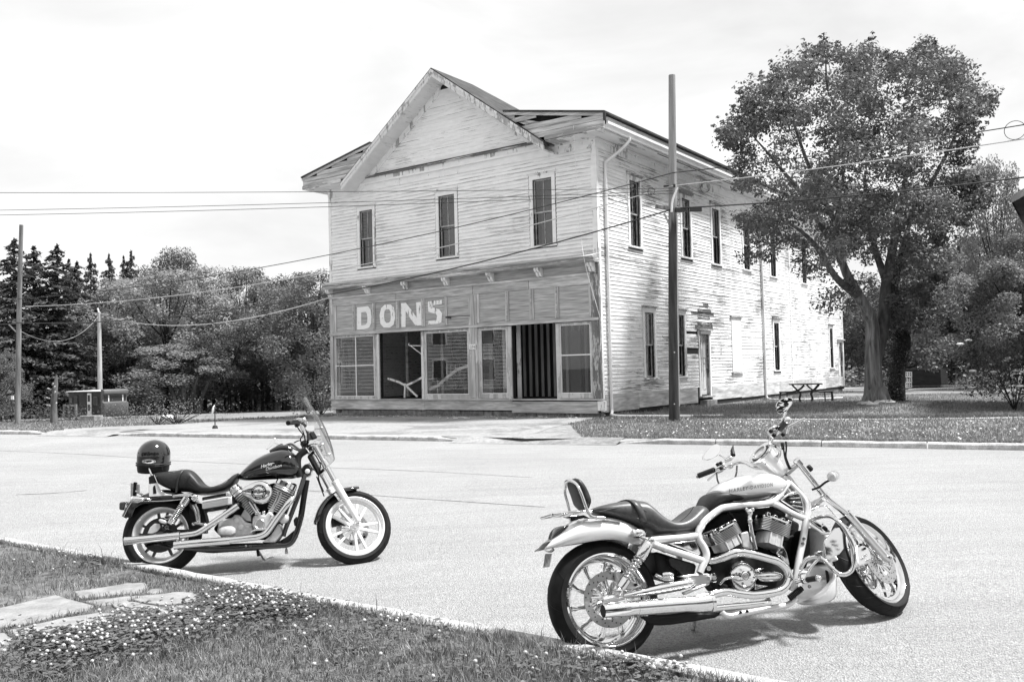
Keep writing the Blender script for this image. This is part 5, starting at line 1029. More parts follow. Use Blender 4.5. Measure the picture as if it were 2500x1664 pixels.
# the house mirrored in the shop windows
hn = nrm(A(.97, .25, 0)); ht = A(-hn[1], hn[0], 0); HO = A(-42, 24, 0.)
HM = Matrix([[ht[i], hn[i], (0, 0, 1)[i], HO[i]] for i in range(3)]+[[0, 0, 0, 1]])
wh = thing('white_house', 'pale clapboard house seen only as a reflection in the shop windows', 'house', HM)
Mb().bx(-9, 9, -8, -.05, -.3, 6.2).build('wall', m_gable, wh, local=True); Mb().prism([A(-9.5, .3, 6.2), A(-9.5, -8.3, 6.2), A(-9.5, -4, 9.2)], A(19, 0, 0)).build('roof', m_roof, wh, 30, local=True)
m_hw = noisy('house_siding', .42, .56, 2, .8, 4)
z_ = -.2
while z_ < 6.1: Mb().rings([[A(x, -.05, z_), A(x, .03, z_), A(x, -.03, z_+.30), A(x, -.05, z_+.30)] for x in (-9, 9)]).build('siding_board', m_hw, wh, local=True); z_ += .28
for x in (-6.5, -2.6, 1.6, 5.8):
    for z0q in (.9, 3.8): fr_ = Mb().bx(x-.62, x+.62, -.05, .06, z0q-.1, z0q+1.75).build('window', m_trim, wh, local=True); Mb().bx(x-.5, x+.5, .06, .075, z0q, z0q+1.6).build('pane', m_iron, fr_, local=True)

# ------------------------------------------------------------------ motorcycles
m_chrome = plain('chrome', .76, .025, 1.); m_satin = plain('satin_alloy', .72, .28, 1.); m_alloy = noisy('cast_alloy', .56, .70, 30, .42, 3, metal=.35)
m_silver = plain('silver_paint', .80, .30, .35, 1.); m_frame = plain('silver_frame_paint', .70, .32, .25, .6)
m_gloss = plain('black_gloss_paint', .006, .10, 0, 1.); m_blk = plain('black_satin', .006, .5, spec=.3); m_mblk = noisy('black_engine_paint', .006, .014, 20, .6, 4, spec=.25)
m_leather = noisy('black_leather', .016, .028, 60, .42, 3, bump=.06, bdist=.002, spec=.4); m_leath2 = noisy('grey_leather', .05, .075, 60, .40, 3, bump=.06, bdist=.002, spec=.5)
m_rubber = noisy('tyre_rubber', .006, .014, 14, .70, 4, bump=.08, bdist=.002, spec=.22); m_grip = plain('grip_rubber', .02, .6)
m_lens = plain('dark_lens', .03, .08, 0, 1.); m_clear = plain('clear_lens', .62, .06, .3, 1.); m_mirror = plain('mirror_glass', .92, .004, 1.); m_white_print = plain('white_print', .85, .35); m_dark_print = plain('grey_print', .16, .4)
m_disc = noisy('brushed_disc', .38, .48, 40, .3, 3, metal=.9); m_bolt = plain('bolt', .5, .25, 1.); m_plate = noisy('plate_back', .35, .5, 8, .4, 3, metal=.6)
m_wheel = plain('silver_wheel', .80, .28, .25, .5)
m, t, b = new_mat('clear_screen'); m_screen = m; b.inputs['Base Color'].default_value = grey(.96); b.inputs['Roughness'].default_value = .02; g = G(t)
trn = g.n('ShaderNodeBsdfTransparent'); trn.inputs[0].default_value = (.90, .90, .90, 1); gls = g.n('ShaderNodeBsdfGlossy'); gls.inputs['Roughness'].default_value = .03
lw = g.n('ShaderNodeLayerWeight'); sch = g.math('ADD', .07, g.math('MULTIPLY', .8, g.math('POWER', lw.outputs['Facing'], 4.)))
mxs = g.n('ShaderNodeMixShader'); g.ln(sch, mxs.inputs[0]); g.ln(trn.outputs[0], mxs.inputs[1]); g.ln(gls.outputs[0], mxs.inputs[2]); t.nodes.remove(b); g.ln(mxs.outputs[0], t.nodes['Material Output'].inputs[0])

def zoom(x0, y0, k): return lambda x, y: (x0+x*k, y0+y*k)
def tyre_prof(R, hw, rb, bw, crown=.05):
    P = [(rb-.012, bw*.86), (rb, bw), (rb+.012, bw+.004), (rb+.30*(R-rb), hw*.97), (rb+.50*(R-rb), hw)]
    for q in np.linspace(.96, 0, 7): P.append((R-crown*abs(q)**2.3, hw*q))
    return P+[(r, -h) for r, h in P[::-1][1:]]
def wheel(root, name, fr, o, R, hw, rl, rw, spokes, disc=None, mat_rim=m_chrome, mat_sp=m_chrome, hubr=.055, groove=24, mat_d=None):
    """fr: frame of the wheel; o: its centre; disc: (radius, inner radius, [lateral places])"""
    Yx, X, Z = fr.Y, fr.X, fr.Z
    hub = Mb().lathe([(.014, -rw-.03), (.03, -rw-.03), (.032, -rw+.005), (hubr*.8, -rw*.75), (hubr, -.02), (hubr, .02), (hubr*.8, rw*.75), (.032, rw), (.02, rw+.03)], o, Yx, 24).build(name, mat_sp, root, 40)
    Mb().lathe(tyre_prof(R, hw, rl-.004, rw), o, Yx, 96, True, X).build('tyre', m_rubber, hub, 50)
    d = .021; prof = [(rl-.012, rw-.012), (rl+.003, rw), (rl+.0055, rw+.004), (rl-.002, rw+.008), (rl-.012, rw+.002), (rl-.020, rw-.014), (rl-d-.016, rw*.55), (rl-d-.024, 0)]
    prof = prof+[(r, -h) for r, h in prof[::-1][1:]]+[(rl-.012, -rw+.02), (rl-.008, 0), (rl-.012, rw-.02)]
    Mb().lathe(prof, o, Yx, 96, True, X).build('rim', mat_rim, hub, 35)
    ri = rl-d-.022
    for a, kind in spokes:
        ca, sa = math.cos(a), math.sin(a); r_ = X*ca+Z*sa; t_ = -X*sa+Z*ca
        if kind == 'wide':     # two slim bars splaying to the rim
            for s_ in (-1, 1):
                e = s_*.20; re = nrm(r_*math.cos(e)+t_*math.sin(e)); R_ = []
                for q in np.linspace(0, 1, 5):
                    p = o+r_*(hubr*.8)*(1-q)+t_*s_*.012*(1-q)+re*ri*q; wd = .014-.004*q; th = .016-.002*q; side = nrm(np.cross(re, Yx))
                    R_.append([p+side*wd*i+Yx*th*j for i, j in ((-1, -1), (1, -1), (1, 1), (-1, 1))])
                Mb().rings(R_).build('spoke', mat_sp, hub, 30, .003)
        else:                   # slim twisted chrome bar, flaring at the rim
            R_ = []
            for q in np.linspace(0, 1, 9):
                off = .10*math.sin(q*math.pi)*kind; p = o+(r_*math.cos(off)+t_*math.sin(off))*(hubr*.7+(ri-hubr*.7)*q)-Yx*.018*(1-q)
                wd = .0085+.012*max(0, q-.72)**1.0*2.6+.004*(1-q); th = .012+.006*(1-q)
                R_.append([p+t_*wd*i+Yx*th*j for i, j in ((-1, -.7), (0, -1), (1, -.7), (1, .7), (0, 1), (-1, .7))])
            Mb().rings(R_).build('spoke', mat_sp, hub, 50)
    if disc:
        ro, rn, ys = disc
        for y_ in ys:
            mb = Mb(); n = 60
            mb.lathe([(rn, -.0025), (ro, -.0025), (ro, .0025), (rn, .0025)], o+Yx*y_, Yx, 60, True, X); dk = mb.build('brake_disc', mat_d or m_disc, hub, 30)
            mb = Mb()
            for k in range(36):
                a = k*math.tau/36; r_ = X*math.cos(a)+Z*math.sin(a); p = o+r_*(rn+(ro-rn)*(.22, .5, .78)[k % 3])+Yx*y_
                mb.lathe([(.0042, -.0032), (.0042, .0032)], p, Yx, 8)
            mb.build('vent_hole', m_blk, hub)
            mb = Mb()
            for k in range(14):
                a = k*math.tau/14; r_ = X*math.cos(a)+Z*math.sin(a); r2 = X*math.cos(a+.28)+Z*math.sin(a+.28); mb.tube([o+r_*hubr*.8+Yx*y_*.92, o+r2*(rn+.006)+Yx*y_], .006, 6)
            mb.build('disc_carrier', mat_sp, hub, 40)
    if groove:
        mb = Mb()
        for k in range(groove):
            for s_ in (-1, 1):
                a = (k+.5*(s_ > 0))*math.tau/groove; L_ = []
                for q in np.linspace(.08, .92, 6):
                    aa = a+.22*(q-.3); yy = s_*hw*q; rr = R-.05*q**2.3-.0012; L_.append(o+(X*math.cos(aa)+Z*math.sin(aa))*rr+Yx*yy)
                mb.tube(L_, .0028, 4)
        mb.build('tread_groove', m_mblk, hub, kind='stuff')
    return hub
def ringpts(c, h, y, ex, n):
    o = []
    for k in range(n):
        a = k*math.tau/n; ca, sa = math.cos(a), math.sin(a)
        o.append(c+h*(math.copysign(abs(sa)**(2/ex), sa))+y*(math.copysign(abs(ca)**(2/ex), ca)))
    return o
def loft(fr, st, n=20, ex=2.5, sm=5, y0=0., mb=None):
    """stations (top pixel, bottom pixel, half width[, exponent]) traced in the plane y = y0 of the frame, skinned smoothly"""
    R = []
    for q in st:
        T, B = fr.px(*q[0], y0), fr.px(*q[1], y0); R.append(np.array(ringpts((T+B)/2, (T-B)/2, fr.Y*q[2], q[3] if len(q) > 3 else ex, n)))
    R = [np.array(r) for r in (spline([r.ravel() for r in R], sm) if sm else [r.ravel() for r in R])]
    return (mb or Mb()).rings([list(r.reshape(-1, 3)) for r in R])
def tr(fr, pts): return [fr.px(p[0], p[1], p[2]) for p in pts]                      # (px, py, lateral) -> points
def mirror(fr, pts):
    o = []
    for p in pts: l = fr.loc(p); o.append(fr.w(l[0], -l[1], l[2]))
    return o
def zm(z_, pts): return [(*z_(p[0], p[1]), p[2]) for p in pts]
def slab(fr, z_, poly, y0, y1, name, mat, root, bevel=.004, smooth=30):
    """outline traced at lateral y0, with depth to y1"""
    return Mb().prism([fr.px(*z_(*p), y0) for p in poly], fr.Y*(y1-y0)).build(name, mat, root, smooth, bevel)
def decal(fr, target, body, p0, p1, up, size, mat, parent, y, shear=0., bold=0, spacing=1, off=.0016, name='lettering'):
    """lettering laid on a built surface: text plane between two traced points, dropped onto the surface along the machine's side"""
    V, Fc = text_mesh(body, 1., shear, bold, spacing); V[:, 0] -= V[:, 0].min(); wd = V[:, 0].max()
    a, b_ = fr.px(*p0, y), fr.px(*p1, y); X = nrm(b_-a); ln = np.linalg.norm(b_-a); Z = nrm(fr.Z-X*(fr.Z@X))
    dg = bpy.context.evaluated_depsgraph_get(); me = target.data; Mw = np.array(root_mat(target)); P = np.array([v.co[:] for v in me.vertices])@Mw[:3, :3].T+Mw[:3, 3]
    bvh = BVHTree.FromPolygons([Vector(p) for p in P], [tuple(p.vertices) for p in me.polygons]); o = []
    for x, y_, _ in V:
        q = a+X*(x/wd*ln)+Z*(y_*size); vd = nrm(CO-q) if y > 0 else -fr.Y; src = q-fr.Y*.5; h = bvh.ray_cast(Vector(src), Vector(fr.Y))
        o.append(np.array(h[0])-fr.Y*off if h[0] is not None else q)
    return Mb().add(o, Fc).build(name, mat, parent)
def bolt(fr, px, y, r, root, mat=None, name='bolt', h=.012, n=14):
    c = fr.px(*px, y); return Mb().lathe([(r, .0), (r, -h*.6), (r*.8, -h), (r*.45, -h), (r*.4, -h*.6), (.001, -h*.6)], c, fr.Y, n).build(name, mat or m_bolt, root, 40)
def bullet(fr, c, ax, r, ln, root, name, mat=m_chrome, lens=None):
    o = Mb().lathe([(r*.96, 0), (r, .006), (r, ln*.35), (r*.82, ln*.65), (r*.45, ln*.92), (.002, ln)], c, ax, 20).build(name, mat, root, 40)
    if lens: Mb().lathe([(r*.94, .002), (r*.85, -.012), (r*.5, -.02), (.001, -.022)], c, ax, 20).build('lens', lens, o, 40)
    return o
def spring(a, b_, r, wire, turns, n=12):
    ax = nrm(b_-a); u = nrm(np.cross(ax, A(.3, .8, .1))); v = np.cross(ax, u); ln = np.linalg.norm(b_-a); m = int(turns*n)
    return [a+ax*ln*k/m+(u*math.cos(k*math.tau/n)+v*math.sin(k*math.tau/n))*r for k in range(m+1)]

# ================================================================== the silver motorcycle
BS = Frame((.475, 4.948, .3498), 18.3, 14.6)
FS = Frame((2.2233, 5.5692, .3679), 40.73, 29.98)
z1, z2, z3 = zoom(1320, 1140, .16978), zoom(1320, 1340, .16978), zoom(1660, 1200, .16978)
z4, z5, z6 = zoom(1660, 950, .18676), zoom(1900, 1180, .22959), zoom(1640, 1340, .16978)
sv = thing('motorcycle', 'silver and chrome motorcycle with a short backrest pad behind its long grey seat', 'motorcycle', BS.mat(), 'motorcycles parked by the kerb')
wheel(sv, 'rear_wheel', BS, BS.O, .325, .092, .2455, .080, [(k*math.tau/10+.12, 1) for k in range(10)], (.150, .104, (-.088,)), hubr=.05, groove=10)
wheel(sv, 'front_wheel', FS, FS.O, .325, .060, .2585, .044, [(k*math.tau/10+.3, 1) for k in range(10)], (.150, .100, (-.072, .072)), hubr=.04, groove=22)
# rear fender shell
st = [((110, 1066), (45, 1180), .080), ((250, 950), (200, 1152), .098), ((430, 800), (450, 1104), .108), ((620, 738), (700, 1068), .112), ((900, 722), (950, 1037), .112), ((1150, 782), (1150, 1050), .110), ((1320, 866), (1330, 1105), .106), ((1440, 935), (1450, 1115), .100)]
R = []
for a, b_, hw in st:
    T, B = BS.px(*z1(*a), 0), BS.px(*z1(*b_), -hw); h = (T-BS.Y*BS.loc(T)[1])-(B-BS.Y*BS.loc(B)[1]); Bm = B-BS.Y*BS.loc(B)[1]; row = []
    for q in np.linspace(0, math.pi, 15): row.append(Bm+h*(max(math.sin(q), 0)**.55)-BS.Y*hw*math.copysign(abs(math.cos(q))**.7, math.cos(q)))
    R.append(np.array(row).ravel())
rows = [list(np.array(r).reshape(-1, 3)) for r in spline(R, 5)]
fend = Mb().sheet(rows).build('rear_fender', m_silver, sv, 60, solid=.006)
# seat, strap, tank pad
seat = loft(BS, [(z1(690, 622), z1(700, 655), .05), (z1(830, 562), z1(870, 700), .10), (z1(1140, 497), z1(1180, 798), .118), (z1(1330, 492), z1(1390, 890), .126), (z1(1440, 512), z1(1470, 930), .132), (z1(1540, 605), z1(1580, 995), .145), (z1(1640, 715), z1(1700, 990), .155), (z1(1760, 785), z1(1800, 982), .160), (z1(1880, 780), z1(1930, 970), .158), (z1(2000, 715), z1(2060, 962), .150), (z1(2120, 612), z1(2190, 948), .135), (z1(2210, 560), z1(2270, 880), .120), (z1(2290, 585), z1(2305, 800), .105), (z1(2312, 650), z1(2312, 740), .08)], 24, 2.9).build('seat', m_leath2, sv, 60)
for pts, y in (([(840, 642), (1000, 600), (1140, 578), (1240, 574)], -.09), ([(1335, 575), (1420, 585), (1520, 640), (1620, 730), (1740, 795), (1870, 805), (2000, 775), (2110, 690), (2180, 600), (2195, 565)], -.105)):
    Mb().tube(tr(BS, zm(z1, [(p[0], p[1], y-.02) for p in pts])), .0022, 5, 4).build('seam', m_blk, seat, 60)
R = []
for a, b_, hw in (((1165, 484), (1330, 840), .130), ((1205, 482), (1370, 858), .131), ((1262, 484), (1425, 876), .132)):
    T, B = BS.px(*z1(*a), 0), BS.px(*z1(*b_), 0); R.append(ringpts((T+B)/2, (T-B)/2*1.03, BS.Y*hw*1.03, 2.9, 24))
Mb().rings(R, False).build('seat_strap', m_leath2, seat, 60, solid=.004)
pad = loft(BS, [(z3(285, 200), z3(318, 378), .075), (z3(330, 90), z3(420, 320), .098), (z3(400, 28), z3(530, 225), .115), (z3(560, 14), z3(640, 185), .13), (z3(690, 62), z3(720, 165), .138), (z3(752, 105), z3(758, 150), .13)], 20, 2.6).build('tank_pad', m_leather, sv, 60)
# tank cover
tank = loft(BS, [(z4(420, 1330), z4(470, 1440), .105), (z4(510, 1236), z4(600, 1478), .140), (z4(640, 1178), z4(720, 1470), .158), (z4(780, 1126), z4(860, 1458), .168), (z4(960, 1106), z4(1000, 1446), .168), (z4(1120, 1126), z4(1130, 1424), .155), (z4(1240, 1172), z4(1230, 1370), .125), (z4(1330, 1225), z4(1310, 1285), .08)], 28, 2.5).build('tank', m_silver, sv, 70)
decal(BS, tank, 'HARLEY-DAVIDSON', z4(686, 1338), z4(1212, 1266), 0, .030, m_dark_print, tank, -.16, .2, .004, 1.25)
Mb().tube(tr(BS, zm(z4, [(690, 1472, -.15), (900, 1452, -.155), (1120, 1428, -.145), (1200, 1394, -.13), (1270, 1330, -.11)])), .005, 8, 4).build('tank_trim', m_blk, sv, 60)
# frame tubes
def ftube(z_, pts, r, mat=m_frame, both=True, name='frame_tube', n=14, sm=5, parent=None):
    P = tr(BS, zm(z_, pts)); o = Mb().tube(P, r, n, sm).build(name, mat, parent or sv, 60)
    if both: Mb().tube(mirror(BS, P), r, n, sm).build(name, mat, parent or sv, 60)
    return o
ftube(z3, [(300, 520, -.15), (340, 440, -.15), (440, 345, -.15), (560, 258, -.15), (650, 222, -.15), (900, 195, -.145), (1150, 175, -.14), (1320, 145, -.125), (1420, 55, -.10), (1490, -40, -.07), (1560, -130, -.05)], .0195)
ftube(z3, [(300, 500, -.15), (262, 590, -.15), (280, 690, -.155), (345, 790, -.16), (382, 890, -.165), (365, 990, -.165), (325, 1060, -.165), (285, 1165, -.165)], .0205)
ftube(z3, [(1300, 152, -.125), (1420, 205, -.12), (1560, 280, -.11), (1700, 348, -.10), (1800, 385, -.095)], .0185)
ftube(z3, [(1560, -130, -.04), (1660, -30, -.05), (1770, 90, -.06), (1832, 190, -.075), (1836, 290, -.088), (1818, 390, -.10), (1790, 560, -.12), (1760, 740, -.13), (1720, 920, -.14), (1690, 1100, -.145), (1655, 1290, -.145), (1620, 1420, -.14)], .0215)
for k in range(2):
    bolt(BS, z3(1778+(-16)*k, 672+72*k), -.148, .009, sv)
ftube(z1, [(1600, 1048, -.125), (1800, 1030, -.135), (2050, 1010, -.145), (2260, 980, -.15)], .020)
ftube(z1, [(1590, 1095, -.14), (1780, 1165, -.15), (2050, 1250, -.155), (2330, 1342, -.16)], .0205)
ftube(z1, [(1760, 1160, -.149), (1800, 1175, -.15)], .0225, name='frame_sleeve')
ftube(z6, [(720, 900, -.13), (770, 945, -.135), (860, 958, -.14), (1000, 920, -.14), (1150, 895, -.14), (1350, 858, -.14), (1550, 822, -.14), (1680, 790, -.14), (1790, 700, -.14)], .0165)
for k in (985, 1080): bolt(BS, z6(k, 905-(k-985)*.16), -.155, .008, sv, m_blk)
# triangular ram-air louvre on the neck, both sides
for y0, y1 in ((-.105, -.07),):
    poly = [(1440, 112), (1580, 10), (1690, -20), (1745, 60), (1782, 180), (1785, 300), (1720, 298)]
    o = slab(BS, z3, poly, y0, y1, 'air_scoop', m_chrome, sv, .008)
    for k in range(9):
        a = (1560+k*9, 25+k*24); b_ = (1700+k*9.5, 8+k*33)
        P = tr(BS, zm(z3, [(a[0]+10, a[1]+20, y0-.004), ((a[0]+b_[0])/2, (a[1]+b_[1])/2+14, y0-.010), (b_[0], b_[1]+10, y0-.004)])); Mb().tube(P, .0035, 6, 3).build('louvre', m_blk if k % 2 else m_chrome, o, 60)
# engine: dark block filling the frame, cylinders, covers
slab(BS, z3, [(330, 620), (420, 440), (640, 285), (1300, 215), (1500, 320), (1740, 450), (1700, 700), (1640, 1080), (1560, 1380), (1000, 1420), (480, 1330), (420, 1000)], .02, .14, 'engine_block', m_mblk, sv, .02)
slab(BS, z6, [(0, 930), (220, 900), (500, 900), (760, 905), (640, 985), (300, 1040), (0, 1085), (-150, 1095), (-330, 1080), (-420, 960)], -.10, .12, 'belly_pan', m_blk, sv, .015)
def cylinder(z_, base0, base1, top0, top1, nfin, yc, dep, fin0):
    """a finned cylinder: base edge and top edge traced; fins fill the part above fin0"""
    b0, b1, t0, t1 = (BS.px(*z_(*p), yc) for p in (base0, base1, top0, top1)); cb, ct = (b0+b1)/2, (t0+t1)/2; ax = nrm(ct-cb); ln = np.linalg.norm(ct-cb); wd = nrm((b1-b0)-ax*((b1-b0)@ax)); w0 = np.linalg.norm(b1-b0)/2; w1 = abs((t1-t0)@wd)/2
    cyl = Mb()
    pr = lambda c, w_, d_, n=20: ringpts(c, wd*w_, BS.Y*d_, 3.2, n)
    cyl.rings([pr(cb, w0*.92, dep*.9), pr(cb+ax*ln*fin0, w0*.92, dep*.9)]); o = cyl.build('cylinder', m_alloy, sv, 40)
    for s_ in (-.55, 0, .55): Mb().tube([cb+wd*w0*s_-BS.Y*dep*.86, cb+ax*ln*fin0+wd*w0*s_-BS.Y*dep*.86], .007, 8).build('cylinder_rib', m_alloy, o, 40)
    Mb().rings([pr(cb+ax*ln*fin0, w1*.80, dep*.85), pr(cb+ax*ln*.97, w1*.80, dep*.85)]).build('cylinder_core', m_mblk, o, 40)
    for k in range(nfin):
        c = cb+ax*ln*(fin0+(.93-fin0)*(k+.5)/nfin); th = ax*ln*(.93-fin0)/nfin*.24
        Mb().rings([pr(c-th, w1*1.0, dep), pr(c+th, w1*1.0, dep)]).build('fin', m_chrome if k == nfin-1 else m_satin, o, 40)
    Mb().rings([pr(cb+ax*ln*.94, w1*.98, dep*1.0), pr(cb+ax*ln*1.0, w1*.98, dep*.98), pr(cb+ax*ln*1.04, w1*.85, dep*.8)]).build('rocker_cover', m_chrome, o, 40)
    for q in (-.75, -.3, .2, .65): 
        c = cb+ax*ln*1.02+wd*w1*q-BS.Y*dep*.78; Mb().box(c, (w1*.22, .03, ln*.16), wd, BS.Y, ax).build('cover_lug', m_chrome, o, 30, .004)
    return o
cylinder(z3, (530, 880), (850, 720), (372, 655), (735, 375), 8, -.115, .09, .42)
cylinder(z3, (1120, 700), (1400, 860), (1110, 330), (1540, 500), 8, -.115, .09, .44)
def chpipe(z_, pts, r, name, mat=m_chrome, n=18, sm=6, parent=None): return Mb().tube(tr(BS, zm(z_, pts)), r, n, sm).build(name, mat, parent or sv, 60)
chpipe(z3, [(1000, 265, -.16), (1000, 340, -.165), (1003, 430, -.17), (1025, 560, -.175), (1050, 680, -.18), (1085, 830, -.185)], .0135, 'breather_tube')
for q, r in (((1000, 300), .020), ((1003, 415), .0175), ((1045, 650), .0175), ((960, 255), .011), ((1045, 255), .011)): Mb().ball(BS.px(*z3(*q), -.17), (r, r, r*1.2), 14, 8, BS.X, BS.Y, BS.Z).build('tube_fitting', m_chrome, sv, 60)
slab(BS, z3, [(870, 590), (985, 560), (1010, 700), (1080, 830), (900, 800)], -.10, .02, 'intake_cover', m_alloy, sv, .008)
slab(BS, z3, [(1430, 760), (1500, 770), (1550, 860), (1600, 1080), (1480, 960), (1390, 900)], -.14, -.02, 'head_cover', m_chrome, sv, .012)
for (a, b_, r) in (((760, 400), (860, 440), .006), ((780, 500), (830, 560), .010), ((1500, 560), (1620, 545), .007), ((1510, 700), (1620, 640), .009), ((700, 310), (760, 370), .010), ((1290, 230), (1500, 330), .012)):
    Mb().tube(tr(BS, zm(z3, [(*a, -.06), ((a[0]+b_[0])/2, (a[1]+b_[1])/2-14, -.09), (*b_, -.07)])), r, 8, 4).build('hose', m_mblk, sv, 60)
# crankcase covers
slab(BS, z6, [(560, 160), (700, 120), (1000, 60), (1400, 130), (1640, 300), (1690, 430), (1600, 620), (1150, 690), (640, 600), (520, 400)], -.12, .0, 'crankcase', m_mblk, sv, .02)
c = BS.px(*z6(978, 390), -.13)
cover = Mb().lathe([(.086, .0), (.088, -.03), (.082, -.05), (.060, -.068), (.030, -.078), (.001, -.080)], c, BS.Y, 40).build('clutch_cover', m_chrome, sv, 40)
c2 = BS.px(*z6(1058, 390), -.208); em = Mb().lathe([(.024, .004), (.024, -.003), (.020, -.005), (.001, -.005)], c2, BS.Y, 30).build('emblem', m_satin, cover, 40)
Mb().lathe([(.0205, -.0055), (.0195, -.0068), (.017, -.0068), (.0165, -.0055)], c2, BS.Y, 30, True).build('emblem_ring', m_dark_print, cover, 40); Mb().lathe([(.010, -.005), (.010, -.007), (.001, -.007)], c2, BS.Y, 24).build('emblem_shield', m_dark_print, cover, 40)
for q in ((985, 300), (1010, 490), (900, 380), (1130, 300), (1140, 470)): bolt(BS, z6(*q), -.195, .007, cover, m_chrome)
st = [((1190, 345), (1190, 420), .03), ((1260, 318), (1260, 470), .05), ((1380, 300), (1390, 480), .058), ((1500, 318), (1500, 466), .054), ((1560, 350), (1560, 430), .03)]
loft(BS, [(z6(*a), z6(*b_), w_) for a, b_, w_ in st], 18, 2.3, 4, -.145).build('cam_cover', m_chrome, sv, 60)
for q in ([(1195, 285), (1340, 268), (1200, 345)], [(1200, 500), (1400, 525), (1200, 580)]): slab(BS, z6, q, -.16, -.10, 'case_web', m_chrome, sv, .004)
Mb().tube(tr(BS, zm(z6, [(690, 500, -.17), (760, 430, -.20), (850, 405, -.215), (960, 400, -.215)])), .008, 10, 5).build('clutch_line', m_chrome, sv, 60)
for k in range(5): Mb().lathe([(.010, -.004), (.016, -.004), (.016, .004), (.010, .004)], BS.px(*z6(700+k*18, 510+k*8), -.15), nrm(BS.X-BS.Z*.4), 12, True).build('boot_ring', m_blk, sv, 40)
# exhaust: two header pipes into the big muffler
chpipe(z6, [(545, 175, -.14), (660, 150, -.17), (760, 112, -.20), (880, 62, -.215), (1020, 48, -.22), (1180, 78, -.222), (1360, 126, -.222), (1520, 176, -.22), (1630, 262, -.215), (1680, 360, -.212), (1685, 440, -.212), (1630, 540, -.215), (1530, 604, -.22), (1360, 640, -.225), (1160, 660, -.228), (960, 640, -.23), (780, 612, -.232), (620, 640, -.235), (530, 680, -.236)], .0225, 'header_pipe', n=22)
chpipe(z6, [(1410, 765, -.20), (1300, 778, -.215), (1100, 800, -.22), (900, 818, -.228), (700, 838, -.234), (560, 850, -.236)], .0165, 'header_pipe')
mb = Mb(); P = tr(BS, zm(z2, [(898, 888, -.262), (1258, 852, -.258), (1262, 852, -.258), (1380, 842, -.256), (1384, 842, -.256), (1700, 818, -.252), (2080, 790, -.248), (2240, 785, -.246), (2420, 760, -.242)]))
mb.tube(P, [.0335, .0405, .0375, .0375, .0405, .0405, .0400, .0465, .052], 28); muf = mb.build('muffler', m_chrome, sv, 35)
ax = nrm(P[0]-P[1]); Mb().lathe([(.0325, .0015), (.030, .0015), (.029, -.08), (.001, -.08)], P[0], ax, 28).build('muffler_bore', m_blk, muf, 40)
cl_ = BS.px(*z6(545, 765), -.240); axm = nrm(P[-1]-P[-2]); Mb().lathe([(.050, -.012), (.056, -.010), (.056, .010), (.050, .012)], cl_, axm, 28, True).build('exhaust_clamp', m_chrome, muf, 40)
Mb().tube(tr(BS, zm(z2, [(1670, 738, -.265), (1720, 728, -.27), (1780, 730, -.265)])), .007, 8, 3).build('muffler_badge', m_blk, muf, 60)
# swing arm and pivot cap
chpipe(z2, [(905, 735, -.155), (1060, 700, -.165), (1190, 668, -.17)], .020, 'axle_carrier', m_satin)
loft(BS, [(z2(1170, 640), z2(1180, 700), .022), (z2(1300, 600), z2(1310, 700), .03), (z2(1600, 520), z2(1620, 662), .036), (z2(1900, 450), z2(1930, 610), .040), (z2(2120, 420), z2(2140, 560), .038), (z2(2210, 455), z2(2200, 520), .024)], 18, 2.2, 4, -.18).build('swing_arm', m_chrome, sv, 60)
slab(BS, z6, [(110, 385), (330, 350), (540, 340), (560, 490), (380, 540), (330, 560), (330, 440)], -.175, -.12, 'pivot_plate', m_satin, sv, .008)
slab(BS, z6, [(160, 620), (560, 470), (540, 510), (200, 655)], -.18, -.15, 'arm_brace', m_satin, sv, .006)
c = BS.px(*z6(590, 410), -.19); pc = Mb().lathe([(.027, .04), (.027, -.012), (.022, -.018), (.001, -.018)], c, BS.Y, 8).build('pivot_cap', m_chrome, sv, 30); Mb().lathe([(.012, -.0185), (.012, -.021), (.001, -.021)], c, BS.Y, 20).build('cap_emblem', m_satin, pc, 40)
bolt(BS, z6(525, 275), -.165, .014, sv, m_satin)
# shock absorber, both sides
for sgn in (-1, 1):
    a, b_ = BS.px(*z1(1575, 1062), -.178), BS.px(*z2(1108, 615), -.178)
    if sgn > 0: a, b_ = mirror(BS, [a, b_])
    ax = nrm(b_-a); ln = np.linalg.norm(b_-a); up = lambda t: a+ax*ln*t
    o = Mb().lathe([(.012, .0), (.026, .012), (.031, .03), (.034, .06), (.034, ln*.33), (.030, ln*.345), (.001, ln*.345)], a, ax, 24).build('shock_absorber', m_chrome, sv, 40)
    Mb().tube(spring(up(.33), up(.80), .0265, .005, 7.5), .0046, 8).build('spring', m_chrome, o, 70); Mb().tube([up(.33), up(.8)], .013, 12).build('damper_rod', m_satin, o, 60)
    Mb().lathe([(.030, ln*.76), (.031, ln*.80), (.029, ln*.93), (.014, ln*.97), (.001, ln*.97)], a, ax, 24).build('shock_cup', m_chrome, o, 40)
    for q in (a, b_): Mb().lathe([(.020, .022), (.020, -.024), (.015, -.028), (.001, -.028)], q, BS.Y, 18).build('shock_eye', m_chrome, o, 40)
# rear calliper
slab(BS, z2, [(1080, 320), (1110, 290), (1180, 300), (1240, 380), (1330, 450), (1480, 530), (1300, 580), (1160, 560), (1100, 430)], -.135, -.095, 'brake_calliper', m_satin, sv, .008)
for q in ((1160, 322), (1365, 510)): bolt(BS, z2(*q), -.138, .009, sv, m_blk)
